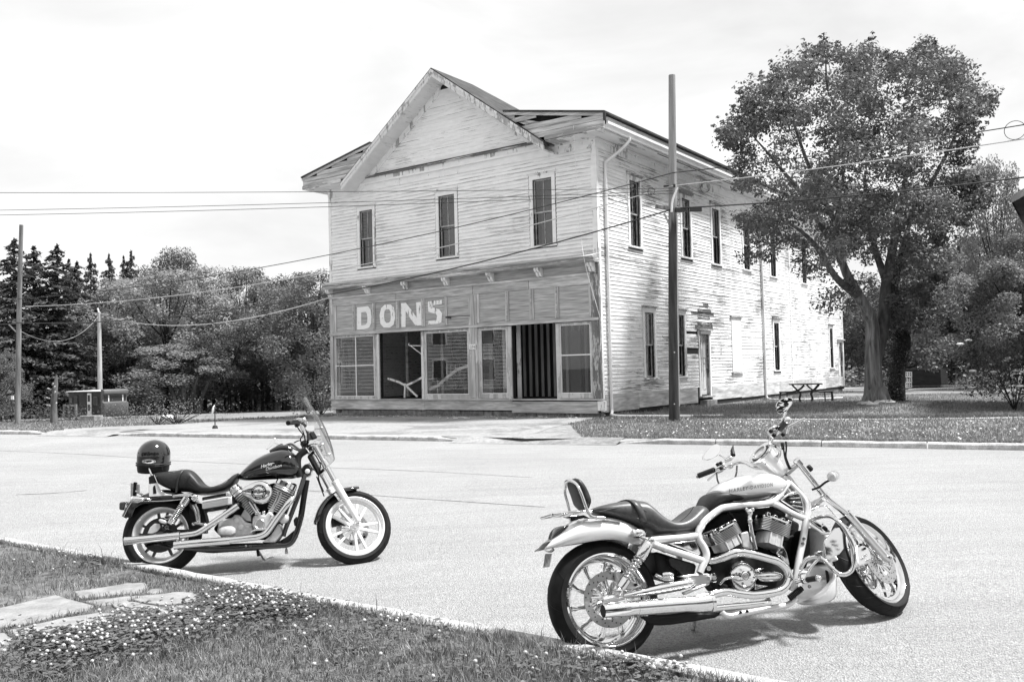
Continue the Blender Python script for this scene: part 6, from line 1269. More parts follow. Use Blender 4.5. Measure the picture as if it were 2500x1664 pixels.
# indicators, tail lamp, plate
def ind_rear(px, y):
    c = BS.px(*px, y); return bullet(BS, c-BS.X*.012, BS.X, .0275, .075, sv, 'turn_signal', m_chrome, m_clear)
o = ind_rear(z1(1372, 950), -.135); c2 = mirror(BS, [BS.px(*z1(1372, 950), -.135)])[0]; bullet(BS, c2-BS.X*.012, BS.X, .0275, .075, sv, 'turn_signal', m_chrome, m_clear)
Mb().tube(tr(BS, zm(z1, [(1440, 1000, -.14), (1520, 1030, -.16), (1575, 1060, -.165)])), .010, 8, 3).build('signal_stalk', m_chrome, sv, 60)
loft(BS, [(z1(118, 1040), z1(125, 1068), .03), (z1(165, 920), z1(175, 1030), .052), (z1(220, 862), z1(250, 965), .060), (z1(300, 842), z1(320, 900), .058), (z1(395, 834), z1(395, 850), .045)], 18, 2.6, 4).build('tail_lamp', m_lens, sv, 50)
P = [BS.px(*z1(*p), y) for p, y in (((62, 1240), .02), ((160, 1238), -.10), ((122, 1428), -.10), ((32, 1442), .02))]
lp_ = Mb().prism(P, nrm(np.cross(P[1]-P[0], P[3]-P[0]))*.003).build('licence_plate', m_plate, sv, 30)
for k in range(4):
    for j in range(6):
        q = (j+.8)/7; c = P[0]+(P[1]-P[0])*(.2+.2*k)+(P[3]-P[0])*q; 
        Mb().box(c, (.004, .003, .012), nrm(P[1]-P[0]), nrm(np.cross(P[1]-P[0], P[3]-P[0])), nrm(P[3]-P[0])).build('plate_slot', m_blk, lp_)
Mb().tube(tr(BS, zm(z1, [(80, 1190, .0), (110, 1200, -.02), (150, 1195, -.04), (180, 1170, -.05)])), .012, 8, 3).build('plate_light', m_chrome, sv, 60)
# sissy bar, back pad, luggage rack
rt = tr(BS, zm(z1, [(920, 726, -.125), (820, 722, -.125), (740, 708, -.125), (690, 660, -.125), (655, 585, -.125), (610, 450, -.120), (555, 310, -.112), (505, 232, -.085)]))
bar = rt+[BS.w(*(BS.loc(rt[-1])*A(1, 0, 1)+A(-.012, -.045, .022))), BS.w(*(BS.loc(rt[-1])*A(1, 0, 1)+A(-.014, 0, .028))), BS.w(*(BS.loc(rt[-1])*A(1, 0, 1)+A(-.012, .045, .022)))]+mirror(BS, rt)[::-1]
Mb().tube(bar, .0085, 12, 5).build('sissy_bar', m_chrome, sv, 60)
st = [((690, 585), (610, 615), .040), ((742, 490), (560, 520), .066), ((715, 400), (520, 400), .074), ((650, 290), (478, 290), .072), ((560, 200), (448, 215), .060), ((480, 155), (440, 185), .035)]
R = []
for a, b_, hw in st:
    T, B = BS.px(*z1(*a), 0), BS.px(*z1(*b_), 0); T = B+(T-B)*.66; B = B-(T-B)*.32; R.append(np.array(ringpts((T+B)/2, (T-B)/2, BS.Y*min(hw*1.4, .095), 2.6, 20)).ravel())
Mb().rings([list(np.array(r).reshape(-1, 3)) for r in spline(R, 5)]).build('back_pad', m_leather, sv, 60)
for y in (-.10, .10): Mb().tube([BS.w(*(BS.loc(p)*A(1, 0, 1)+A(0, y, 0))) for p in tr(BS, zm(z1, [(640, 660, 0), (420, 668, 0), (200, 690, 0), (90, 706, 0)]))], .008, 10, 4).build('rack_rail', m_chrome, sv, 60)
for q in (90, 230, 380, 520): p = BS.px(*z1(q, 706-(q-90)*.085), 0); Mb().tube([p-BS.Y*.10, p+BS.Y*.10], .006, 8).build('rack_bar', m_chrome, sv, 60)
slab(BS, z1, [(320, 705), (620, 680), (660, 700), (700, 720), (880, 735), (1170, 780), (1165, 795), (880, 755), (600, 740), (430, 790), (420, 740)], -.115, -.095, 'rack_bracket', m_chrome, sv, .004)
# side cover, battery box, pegs
sc = slab(BS, z1, [(1858, 1096), (1900, 1078), (2200, 1044), (2235, 1052), (2312, 1240), (2290, 1262)], -.165, -.10, 'side_cover', m_chrome, sv, .008); 
c = BS.px(*z1(2195, 1118), -.168); Mb().lathe([(.016, 0), (.016, -.006), (.011, -.007), (.010, -.004), (.001, -.004)], c, BS.Y, 20).build('key_lock', m_blk, sc, 40); Mb().lathe([(.006, -.003), (.006, -.010), (.001, -.010)], c, BS.Y, 14).build('lock_barrel', m_chrome, sc, 40)
slab(BS, z1, [(1640, 1200), (1760, 1230), (2240, 1390), (2250, 1450), (2210, 1640), (2000, 1640), (1700, 1560)], -.10, .10, 'battery_tray', m_mblk, sv, .02); slab(BS, z1, [(1840, 1310), (1880, 1282), (2220, 1382), (2246, 1420), (2215, 1560), (2030, 1560), (1990, 1490), (1880, 1430)], -.135, -.09, 'battery_cover', m_leather, sv, .015)
bullet(BS, BS.px(*z2(1760, 380), -.19), nrm(BS.X*.9-BS.Y*.5), .020, .06, sv, 'passenger_peg'); Mb().tube(tr(BS, zm(z2, [(1660, 370, -.15), (1720, 400, -.17), (1800, 430, -.18), (1900, 420, -.18)])), .012, 10, 4).build('peg_bracket', m_chrome, sv, 60)
Mb().tube(tr(BS, zm(z3, [(1840, 1262, -.22), (1920, 1246, -.30), (1975, 1238, -.335)])), .0165, 14, 3).build('foot_peg', m_grip, sv, 60); bullet(BS, BS.px(*z3(1975, 1238), -.335), -BS.Y, .0175, .03, sv, 'peg_tip')
Mb().tube(tr(BS, zm(z3, [(1660, 1285, -.16), (1740, 1270, -.18), (1790, 1290, -.20), (1850, 1265, -.22)])), .014, 10, 3).build('peg_mount', m_chrome, sv, 60)
Mb().tube(tr(BS, zm(z3, [(1720, 1240, -.20), (1735, 1170, -.205), (1840, 1150, -.21), (1880, 1080, -.215), (1990, 960, -.22), (2010, 900, -.225)])), .009, 10, 4).build('brake_pedal', m_chrome, sv, 60)
pp = slab(BS, z3, [(1960, 885), (1990, 848), (2068, 852), (2040, 915)], -.245, -.215, 'pedal_pad', m_satin, sv, .004)
for k in range(3):
    for j in range(3): bolt(BS, z3(1983+k*24+j*3, 905-j*20), -.247, .0035, pp, m_blk, 'pad_stud', .004, 8)
c0, c1_ = BS.px(*z6(1690, 700), -.16), BS.px(*z6(1870, 560), -.17); axb = nrm(c1_-c0); lnb = np.linalg.norm(c1_-c0)
mb = Mb(); prof = [(.012, 0)]
for k in range(9): prof += [(.019, lnb*(k+.25)/9.5), (.0145, lnb*(k+.75)/9.5)]
mb.lathe(prof+[(.017, lnb), (.001, lnb)], c0, axb, 16).build('cylinder_boot', m_blk, sv, 60); bolt(BS, z6(1975, 535), -.17, .010, sv)
# engine guard loop on the right, mirrored on the left
gp = tr(BS, zm(z5, [(345, 388, -.12), (400, 366, -.15), (480, 350, -.20), (560, 352, -.25), (640, 400, -.295), (720, 500, -.325), (775, 620, -.34), (808, 740, -.34), (808, 840, -.335), (780, 920, -.325), (720, 962, -.315), (650, 958, -.30), (580, 905, -.28), (500, 822, -.25), (440, 785, -.225), (370, 782, -.205), (300, 805, -.185), (255, 865, -.17), (235, 920, -.16)]))
for P in (gp, mirror(BS, gp)): Mb().tube(P, .0125, 14, 5).build('engine_guard', m_chrome, sv, 60)
# radiator shroud and lower cowl
loft(BS, [(z5(345, 470), z5(352, 480), .10), (z5(380, 500), z5(330, 700), .15), (z5(450, 600), z5(325, 790), .16), (z5(485, 760), z5(360, 830), .16), (z5(495, 800), z5(440, 850), .15)], 18, 2.4, 4, -.05).build('radiator_shroud', m_wheel, sv, 50)
slab(BS, z5, [(300, 560), (340, 470), (345, 780), (300, 900), (270, 900)], -.13, .13, 'radiator', m_blk, sv, .01)
cow = loft(BS, [(z5(330, 880), z5(345, 900), .08), (z5(440, 845), z5(430, 1000), .13), (z5(495, 880), z5(380, 1120), .15), (z5(520, 990), z5(300, 1200), .15), (z5(545, 1090), z5(260, 1270), .14), (z5(540, 1180), z5(330, 1290), .12), (z5(490, 1235), z5(440, 1262), .09)], 18, 2.4, 4, -.04).build('lower_cowl', m_silver, sv, 50)
sl_ = [(490, 605), (545, 540), (605, 470), (650, 462), (685, 520), (698, 690), (655, 748), (545, 800), (508, 806)]
Mb().prism([BS.px(*z5(*p), -.245-.0005*max(0, p[0]-560)) for p in sl_], BS.Y*.012).build('leg_deflector', m_chrome, sv, 40, .008)
Mb().tube(tr(BS, zm(z5, [(340, 440, -.14), (420, 490, -.18), (480, 530, -.21), (560, 525, -.23), (620, 480, -.24)])), .010, 8, 4).build('deflector_arm', m_chrome, sv, 60)
Mb().tube(tr(BS, zm(z5, [(505, 880, -.13), (520, 960, -.14), (530, 1060, -.14), (525, 1110, -.13)])), .009, 8, 4).build('cowl_edge', m_blk, sv, 60)
# ---- steering: forks, clamps, lamp shell, bars (in the turned front frame)
fk = [FS.px(*z4(1560, 965), -.105), FS.px(*z5(498, 140), -.105), FS.px(*z5(745, 335), -.105), FS.px(*z5(790, 385), -.105), FS.px(*z5(1130, 770), -.105)]
for P in (fk, mirror(FS, fk)):
    Mb().tube(P[:3], .0205, 18).build('fork_tube', m_chrome, sv, 60); Mb().tube(P[2:], [.027, .027, .024], 18).build('fork_slider', m_satin, sv, 60)
    axf = nrm(P[4]-P[0])
    Mb().lathe([(.0225, -.02), (.030, -.018), (.030, .018), (.0225, .02)], P[2], axf, 20, True).build('fork_collar', m_chrome, sv, 40)
    for q, r in ((P[0], .026), (P[1], .029)): Mb().lathe([(.0215, -.016), (r, -.014), (r, .014), (.0215, .016)], q, axf, 20, True).build('fork_clamp', m_chrome, sv, 40)
    Mb().lathe([(.026, -.005), (.026, .005), (.018, .012), (.001, .013)], P[0]-axf*.02, -axf, 20).build('fork_cap', m_chrome, sv, 40)
    o = nrm(FS.Y) if P is not fk else -nrm(FS.Y); Mb().ball(P[4]+axf*.02, (.028, .026, .032), 16, 10, FS.X, FS.Y, axf).build('axle_clamp', m_satin, sv, 60); Mb().lathe([(.016, 0), (.016, .016), (.008, .02), (.001, .02)], P[4]+axf*.02+o*.022, o, 8).build('axle_nut', m_chrome, sv, 30)
for q in (fk[0], fk[1]):
    l = FS.loc(q); a, b_ = FS.w(l[0], -.10, l[2]), FS.w(l[0], .10, l[2]); axf = nrm(fk[4]-fk[0]); mid = (a+b_)/2; bk = np.cross(FS.Y, axf); bk = bk if bk@FS.X < 0 else -bk
    Mb().prism([a-axf*.012, a+bk*.02-axf*.012, mid+bk*.075-FS.Y*.03-axf*.012, mid+bk*.075+FS.Y*.03-axf*.012, b_+bk*.02-axf*.012, b_-axf*.012, mid+FS.Y*.03-bk*.01-axf*.012, mid-FS.Y*.03-bk*.01-axf*.012], axf*.024).build('triple_clamp', m_chrome, sv, 30, .004)
# steering head between the clamps
h0, h1 = FS.loc(fk[0]), FS.loc(fk[1]); axf = nrm(fk[4]-fk[0]); bk = np.cross(FS.Y, axf); bk = bk if bk@FS.X < 0 else -bk
Mb().tube([FS.w(h0[0], 0, h0[2])+bk*.055, FS.w(h1[0], 0, h1[2])+bk*.055], .028, 18).build('steering_head', m_frame, sv, 60)
# brake callipers and the line to them
cp = [(822, 672), (838, 648), (872, 640), (955, 672), (985, 740), (998, 800), (962, 842), (862, 878), (842, 820)]
cal = Mb().prism([FS.px(*z5(*p), -.115) for p in cp], FS.Y*.05).build('brake_calliper', m_satin, sv, 30, .008); 
for q in ((872, 652), (912, 692), (925, 762), (900, 792), (955, 812)): bolt(FS, z5(*q), -.118, .0075, cal, m_chrome if q[1] > 755 else m_blk)
Mb().prism(mirror(FS, [FS.px(*z5(*p), -.115) for p in cp]), -FS.Y*.05).build('brake_calliper', m_satin, sv, 30, .008)
Mb().tube(tr(FS, zm(z5, [(350, 280, -.06), (420, 245, -.08), (500, 232, -.10), (540, 260, -.115), (600, 340, -.12), (680, 420, -.125), (760, 480, -.13), (830, 560, -.13), (905, 610, -.12), (930, 640, -.115)])), .0045, 8, 4).build('brake_line', m_chrome, sv, 60)
# headlamp shell with the gauge on its upper face
G0, G1 = FS.px(*z4(1325, 1095), 0), FS.px(*z4(1058, 842), 0); axg = nrm(G1-G0); lng = np.linalg.norm(G1-G0)
lamp = Mb().lathe([(.030, -.01), (.038, .0), (.052, lng*.3), (.066, lng*.6), (.078, lng*.88), (.084, lng*.97), (.084, lng)], G0, axg, 36).build('lamp_shell', m_silver, sv, 50)
Mb().lathe([(.076, lng-.006), (.088, lng-.010), (.093, lng), (.090, lng+.012), (.078, lng+.012), (.066, lng+.004)], G0, axg, 40, True).build('gauge_bezel', m_chrome, lamp, 50)
Mb().lathe([(.050, lng+.006), (.056, lng+.010), (.056, lng+.020), (.048, lng+.020), (.047, lng+.010)], G0, axg, 36, True).build('speedo_ring', m_chrome, lamp, 50); Mb().lathe([(.067, lng+.002), (.067, lng+.005), (.001, lng+.005)], G0, axg, 36).build('gauge_face', m_blk, lamp, 40); Mb().lathe([(.047, lng+.009), (.001, lng+.011)], G0, axg, 36).build('speedo_face', plain('dial', .55, .3), lamp, 40)
Mb().ball(FS.px(*z4(1120, 970), -.058), (.006, .004, .004), 10, 6, FS.X, FS.Y, FS.Z).build('lamp_screw', m_blk, lamp, 60)
# handlebar: one bent tube from grip to grip
rb = [(1305, 515, -.315), (1255, 560, -.285), (1205, 622, -.255), (1180, 690, -.215), (1215, 735, -.175), (1275, 765, -.135), (1305, 810, -.105), (1290, 865, -.07), (1265, 905, -.045)]
lb = [(1215, 990, .0), (1150, 1020, .03), (1050, 1028, .07), (950, 1010, .11), (860, 962, .155), (770, 950, .195), (690, 972, .225), (600, 1002, .26), (455, 1045, .31)]
Mb().tube(tr(FS, zm(z4, rb+lb)), .0130, 14, 4).build('handlebar', m_chrome, sv, 60)
g1_, g2_ = tr(FS, zm(z4, [(1308, 512, -.315), (1405, 405, -.425)])); Mb().tube([g1_, g2_], .0185, 16).build('grip', m_grip, sv, 60); Mb().lathe([(.0195, 0), (.0195, .012), (.012, .017), (.001, .018)], g2_, nrm(g2_-g1_), 16).build('grip_end', m_chrome, sv, 40)
g1_, g2_ = tr(FS, zm(z4, [(448, 1050, .312), (245, 1128, .425)])); Mb().tube([g1_, g2_], .0175, 16).build('grip', m_grip, sv, 60); Mb().lathe([(.0185, 0), (.0185, .012), (.012, .017), (.001, .018)], g2_, nrm(g2_-g1_), 16).build('grip_end', m_chrome, sv, 40)
for q, y, sz in (((1225, 560), -.275, (.055, .05, .05)), ((1215, 510), -.29, (.05, .05, .028)), ((560, 1010), .275, (.05, .055, .045)), ((650, 905), .26, (.06, .06, .028)), ((660, 1000), .24, (.03, .04, .035))):
    Mb().box(FS.px(*z4(*q), y), sz, nrm(FS.X*.8+FS.Z*.3), FS.Y, nrm(FS.Z*.8-FS.X*.3)).build('control_housing', m_chrome, sv, 30, .010)
for q, y in (((1230, 600), -.30), ((1190, 545), -.31), ((1350, 590), -.33), ((495, 980), .25), ((530, 965), .245), ((540, 1030), .245)): Mb().box(FS.px(*z4(*q), y), (.02, .022, .022), nrm(FS.X*.8+FS.Z*.3), FS.Y, nrm(FS.Z*.8-FS.X*.3)).build('switch_button', m_blk, sv, 30, .005)
Mb().tube(tr(FS, zm(z4, [(1400, 560, -.30), (1430, 490, -.34), (1500, 450, -.38), (1580, 405, -.425), (1640, 380, -.45)])), [.008, .009, .009, .007, .009], 10, 4).build('brake_lever', m_chrome, sv, 60)
Mb().tube(tr(FS, zm(z4, [(560, 1060, .27), (490, 1090, .31), (430, 1130, .36), (370, 1185, .42)])), [.008, .008, .007, .009], 10, 4).build('clutch_lever', m_chrome, sv, 60)
def mirror_oval(pts, y, stalk, aim=None, name='mirror'):
    c0 = FS.px(*z4(*np.mean(pts, 0)), y); nv0 = FS.Y if aim is None else nrm(nrm(CO-c0)+nrm(A(*aim))); P = [on_plane(*z4(*p), c0, nv0) for p in pts]; P = spline(P, 4, True); c = sum(P)/len(P); nv = nrm(np.cross(P[5]-c, P[0]-c)); nv = nv if nv@(CO-c) > 0 else -nv
    o = Mb().rings([[c+(p-c)*.35-nv*.035 for p in P], [c+(p-c)*.80-nv*.024 for p in P], [p-nv*.008 for p in P], [c+(p-c)*1.03 for p in P], [c+(p-c)*.95+nv*.002 for p in P]]).build(name, m_chrome, sv, 60)
    gl_ = [c+(p-c)*.93+nv*.003 for p in P]; Mb().add(gl_, [tuple(range(len(gl_)))]).build('mirror_glass', m_mirror, o)
    Mb().tube(tr(FS, zm(z4, stalk)), [.009, .007, .007, .009], 10, 4).build('mirror_stalk', m_chrome, o, 60)
mirror_oval([(1262, 190), (1330, 125), (1420, 105), (1475, 125), (1472, 175), (1425, 245), (1360, 318), (1300, 320), (1262, 270)], -.36, [(1380, 300, -.355), (1365, 350, -.345), (1345, 400, -.33), (1320, 470, -.30)], (-.25, -1, .52))
mirror_oval([(305, 885), (345, 815), (410, 745), (470, 718), (520, 735), (528, 790), (500, 850), (440, 895), (370, 922), (312, 920)], .33, [(520, 855, .325), (560, 880, .31), (590, 905, .29), (620, 930, .27)])
# front indicators and cables
c = FS.px(*z4(1985, 1140), -.30); bullet(FS, c, nrm(FS.X), .031, .07, sv, 'turn_signal', m_chrome, m_clear); Mb().tube(tr(FS, zm(z4, [(1730, 1310, -.12), (1820, 1275, -.17), (1900, 1215, -.235), (1985, 1170, -.29)])), .007, 8, 4).build('signal_stalk', m_blk, sv, 60)
c = mirror(FS, [c])[0]; bullet(FS, c, nrm(FS.X), .031, .07, sv, 'turn_signal', m_chrome, m_clear)
for pts in ([(1340, 700, -.19), (1355, 780, -.16), (1375, 900, -.11), (1410, 1000, -.06), (1440, 1060, -.03)], [(1385, 680, -.20), (1390, 780, -.17), (1385, 880, -.12), (1420, 980, -.07), (1445, 1040, -.03)], [(480, 1100, .24), (490, 1180, .22), (515, 1245, .18)], [(745, 1000, .20), (740, 1080, .17), (725, 1145, .14)]): Mb().tube(tr(FS, zm(z4, pts)), .0055, 8, 4).build('cable', m_blk, sv, 60)
Mb().tube(tr(FS, zm(z4, [(1335, 700, -.19), (1350, 780, -.165)])), .010, 8, 2).build('cable_boot', m_blk, sv, 60)
Mb().tube(tr(FS, zm(z4, [(1000, 850, .22), (695, 862, .23), (685, 800, .235), (697, 730, .24)][1:])), [.016, .013, .002], 10, 4).build('lever_boot', m_blk, sv, 60)
Mb().box(FS.px(*z4(1680, 1040), -.085), (.04, .05, .03), axf, FS.Y, bk).build('signal_clamp', m_blk, sv, 30, .008)
# side stand under the far side
Mb().tube([BS.w(.62, .12, -.14), BS.w(.66, .22, -.22), BS.w(.70, .34, -.245)], .011, 10, 3).build('side_stand', m_chrome, sv, 60)

# ================================================================== the black motorcycle
BK = Frame((-3.047, 7.588, .296), 6.0, 12.0)
FB = Frame((-1.43, 7.775, .295), 26.5, 24.2)
k0, k1, k2, k3, k4, k5 = zoom(270, 950, .29979), zoom(280, 1060, .12755), zoom(290, 1220, .12733), zoom(540, 1150, .14027), zoom(620, 960, .15303), zoom(740, 1130, .17217)
bk_ = thing('motorcycle', 'black motorcycle with a clear windscreen and a helmet on its backrest', 'motorcycle', BK.mat(), 'motorcycles parked by the kerb')
def T(fr, z_, pts): return tr(fr, zm(z_, pts))
def pipe(fr, z_, pts, r, name, mat, n=14, sm=5, both=False, parent=None):
    P = T(fr, z_, pts); o = Mb().tube(P, r, n, sm).build(name, mat, parent or bk_, 60)
    if both: Mb().tube(mirror(fr, P), r, n, sm).build(name, mat, parent or bk_, 60)
    return o
def bslab(fr, z_, poly, y0, y1, name, mat, bevel=.004, parent=None): return slab(fr, z_, poly, y0, y1, name, mat, parent or bk_, bevel)
m_dkalloy = plain('dark_alloy', .10, .4, .7); m_dkdisc = plain('dark_disc', .05, .35, .8)
sp5 = lambda a0: [(math.radians(a0+72*k), 'wide') for k in range(5)]
wheel(bk_, 'rear_wheel', BK, BK.O, .328, .080, .231, .066, sp5(20), (.146, .085, (-.078,)), m_wheel, m_dkalloy, .06, 16, m_dkdisc)
wheel(bk_, 'front_wheel', FB, FB.O, .331, .052, .2585, .040, sp5(-8), (.146, .100, (.065,)), m_wheel, m_wheel, .042, 24)
def arc_fender(fr, o, r, a0, a1, hw, skirt, name, mat, n=26, flare=0.):
    rows = []
    for q in np.linspace(0, 1, n):
        a = a0+(a1-a0)*q; d = fr.X*math.cos(a)+fr.Z*math.sin(a); k = 1-.35*max(0, abs(q-.5)*2-.8)/.2; row = []
        for w_ in np.linspace(-1, 1, 13): row.append(o+d*(r+flare*max(0, q-.9)*10-skirt*abs(w_)**5-.012*w_*w_)+fr.Y*hw*k*math.copysign(abs(w_)**.8, w_))
        rows.append(row)
    return Mb().sheet(rows).build(name, mat, bk_, 60, solid=.005)
def ang(fr, o, p): l = fr.loc(p)-fr.loc(o); return math.atan2(l[2], l[0])
a1_, a0_ = ang(FB, FB.O, FB.px(*k5(145, 820), -.05)) % math.tau, ang(FB, FB.O, FB.px(*k5(795, 350), -.05)) % math.tau
ff = arc_fender(FB, FB.O, .357, a1_, a0_, .072, .020, 'front_fender', m_gloss, flare=.012)
bslab(FB, k5, [(430, 440), (480, 410), (520, 480), (540, 520), (500, 530), (470, 480)], -.088, -.075, 'fender_bracket', m_chrome, .003)
for q in ((490, 465), (515, 505)): bolt(FB, k5(*q), -.089, .007, bk_, m_chrome)
ra1, ra0 = ang(BK, BK.O, BK.px(*k0(105, 1042), -.09)) % math.tau, math.radians(20)
rf = arc_fender(BK, BK.O, .385, ra1, ra0, .098, .045, 'rear_fender', m_gloss)
bslab(BK, k0, [(100, 1040), (112, 985), (150, 920), (190, 886), (320, 882), (500, 862), (640, 842), (690, 850), (700, 884), (600, 898), (420, 918), (260, 930), (200, 965), (165, 1045)], -.128, -.10, 'fender_strut', m_gloss, .006); bslab(BK, k0, [(112, 985), (150, 920), (190, 886), (320, 882), (500, 862), (690, 850), (700, 884), (420, 918), (260, 930), (165, 1045)], .128, .10, 'fender_strut', m_gloss, .006)
pipe(BK, k0, [(108, 1035, -.13), (150, 950, -.13), (200, 915, -.13), (420, 908, -.13), (600, 893, -.13)], .0035, 'strut_edge', m_chrome, 8)
# seat
bseat = loft(BK, [(k0(362, 686), k0(372, 712), .08), (k0(420, 676), k0(400, 770), .115), (k0(540, 664), k0(520, 828), .125), (k0(600, 654), k0(610, 835), .128), (k0(660, 658), k0(660, 842), .130), (k0(712, 705), k0(700, 856), .140), (k0(760, 765), k0(760, 860), .158), (k0(830, 795), k0(830, 852), .165), (k0(900, 786), k0(900, 838), .155), (k0(960, 752), k0(955, 822), .130), (k0(1005, 703), k0(1005, 785), .105), (k0(1045, 684), k0(1048, 720), .08)], 24, 2.8).build('seat', m_leather, bk_, 60)
pipe(BK, k1, [(1310, 690, -.10), (1250, 760, -.128), (1210, 860, -.134), (1190, 980, -.132), (1175, 1110, -.128)], .009, 'seat_strap', m_leather, 10, 4, parent=bseat)
for pts in ([(1270, 770, -.135), (1380, 855, -.142), (1440, 800, -.13)], [(1400, 880, -.15), (1500, 980, -.165), (1650, 1030, -.172), (1850, 1010, -.170), (2050, 940, -.145), (2200, 840, -.115)], [(1390, 870, -.146), (1340, 960, -.146), (1320, 1030, -.143)]): pipe(BK, k1, pts, .0022, 'seam', m_blk, 5, 4, parent=bseat)
# tank
btank = loft(BK, [(k0(1035, 712), k0(1050, 738), .05), (k0(1100, 645), k0(1110, 745), .095), (k0(1190, 568), k0(1200, 742), .125), (k0(1290, 520), k0(1300, 735), .140), (k0(1390, 492), k0(1400, 730), .142), (k0(1460, 500), k0(1480, 728), .132), (k0(1510, 540), k0(1525, 715), .112), (k0(1545, 610), k0(1548, 680), .08)], 28, 2.3).build('tank', m_gloss, bk_, 70)
decal(BK, btank, 'Harley-', k0(1222, 640), k0(1335, 606), 0, .036, m_white_print, btank, -.145, .35, .012, .95); decal(BK, btank, 'Davidson', k0(1262, 660), k0(1395, 626), 0, .036, m_white_print, btank, -.145, .35, .012, .95)
Mb().tube([BK.px(*k0(x, y), -.0) for x, y in ((1300, 512), (1360, 486), (1430, 478), (1480, 500))], [.02, .03, .03, .02], 12, 3).build('tank_console', m_gloss, bk_, 60)
# engine: cases, cylinders, heads, air cleaner
bslab(BK, k3, [(180, 420), (420, 330), (900, 200), (1300, 200), (1240, 420), (1050, 900), (980, 1200), (500, 1180), (0, 1150), (-150, 1000), (100, 700)], .02, .14, 'engine_block', m_mblk, .02)
def bcyl(base0, base1, top0, top1, nf, hd):
    b0, b1, t0, t1 = (BK.px(*k3(*p), -.06) for p in (base0, base1, top0, top1)); cb, ct = (b0+b1)/2, (t0+t1)/2; ax = nrm(ct-cb); ln = np.linalg.norm(ct-cb); wd = nrm(np.cross(BK.Y, ax)); w0, w1 = abs((b1-b0)@wd)/2, abs((t1-t0)@wd)/2
    pr = lambda c, w_, d_: ringpts(c, wd*w_, BK.Y*d_, 3, 18)
    o = Mb().rings([pr(cb, w0*.75, .06), pr(ct, w1*.75, .062)]).build('cylinder', m_mblk, bk_, 40)
    for k in range(nf):
        t = (k+.5)/nf; c = cb+ax*ln*t; w_ = w0+(w1-w0)*t; th = ax*ln/nf*.20; Mb().rings([pr(c-th, w_, .078), pr(c+th, w_, .078)]).build('fin', m_alloy if k % 1 == 0 else m_blk, o, 40)
    for k, (a, b_, s_) in enumerate(hd): Mb().rings([pr(ct+ax*a, w1*s_, .088*s_), pr(ct+ax*b_, w1*s_, .088*s_)]).build('rocker_box' if k == len(hd)-1 else 'head', m_chrome if k == len(hd)-1 else m_satin, o, 40, .004)
bcyl((520, 770), (680, 690), (235, 470), (430, 365), 11, ((.004, .030, .98), (.034, .062, 1.0), (.066, .092, .9)))
bcyl((790, 690), (1010, 690), (905, 290), (1245, 400), 10, ((.004, .018, 1.0), (.022, .036, 1.0), (.040, .085, 1.02)))
for pts in ([(490, 530), (610, 720)], [(575, 560), (655, 735)], [(1000, 340), (960, 480), (850, 690)], [(1045, 370), (1000, 500), (880, 690)]): pipe(BK, k3, [(*p, -.145) for p in pts], .009, 'pushrod_tube', m_chrome, 12, 2)
for q in ((615, 725), (660, 735), (850, 690), (885, 690), (740, 720), (830, 760)): Mb().ball(BK.px(*k3(*q), -.14), (.017, .015, .02), 12, 8, BK.X, BK.Y, BK.Z).build('tappet_block', m_chrome, bk_, 60)
c = BK.px(*k3(705, 362), -.16)
ac = loft(BK, [(k3(352, 325), k3(356, 392), .02), (k3(420, 270), k3(420, 440), .032), (k3(520, 215), k3(500, 480), .040), (k3(620, 178), k3(600, 545), .048), (k3(720, 168), k3(720, 572), .052), (k3(820, 212), k3(820, 530), .048), (k3(880, 290), k3(880, 440), .032), (k3(892, 340), k3(892, 390), .015)], 22, 2.6, 5, -.175).build('air_cleaner', m_chrome, bk_, 60)
ce = BK.px(*k3(655, 358), -.224); Mb().lathe([(.064, .012), (.064, -.004), (.058, -.008), (.001, -.008)], ce, BK.Y, 40).build('air_cleaner_ring', m_gloss, ac, 40); Mb().lathe([(.043, -.006), (.043, -.011), (.036, -.014), (.001, -.015)], ce, BK.Y, 36).build('air_cleaner_boss', m_chrome, ac, 40)
mb = Mb()
for body, a0, st_ in (('POWERED BY', 158, -15.5), ('THE TWIN CAM', 202, 13.5)):
    for i, chx in enumerate(body):
        if chx == ' ': continue
        a = math.radians(a0+st_*i); V, Fc = text_mesh(chx, .014); V[:, 0] -= V[:, 0].mean(); V[:, 1] -= V[:, 1].mean(); r_ = BK.X*math.cos(a)+BK.Z*math.sin(a); tg = (BK.X*math.sin(a)-BK.Z*math.cos(a))*(1 if st_ < 0 else -1); u_ = r_ if st_ < 0 else -r_
        mb.add([ce+r_*.0515-BK.Y*.0095+tg*x+u_*y for x, y, _ in V], Fc)
mb.build('ring_lettering', m_white_print, ac)
cam_ = bslab(BK, k3, [(548, 790), (640, 742), (760, 765), (830, 690), (905, 750), (880, 860), (790, 1010), (700, 1030), (560, 1000), (535, 920)], -.165, -.05, 'cam_cover', m_alloy, .012)
cc = BK.px(*k3(668, 915), -.166); Mb().lathe([(.044, .005), (.044, -.004), (.040, -.008), (.036, -.006), (.034, -.004), (.001, -.004)], cc, BK.Y, 36).build('timer_cover', m_satin, cam_, 40)
for q in ((570, 800), (625, 762), (870, 770), (880, 840), (560, 985), (720, 1010)): bolt(BK, k3(*q), -.166, .006, cam_, m_bolt)
bslab(BK, k3, [(-60, 850), (0, 830), (180, 810), (230, 750), (330, 760), (420, 880), (540, 900), (540, 1090), (330, 1120), (60, 1130), (-60, 1060)], -.13, .05, 'gearbox', m_alloy, .014)
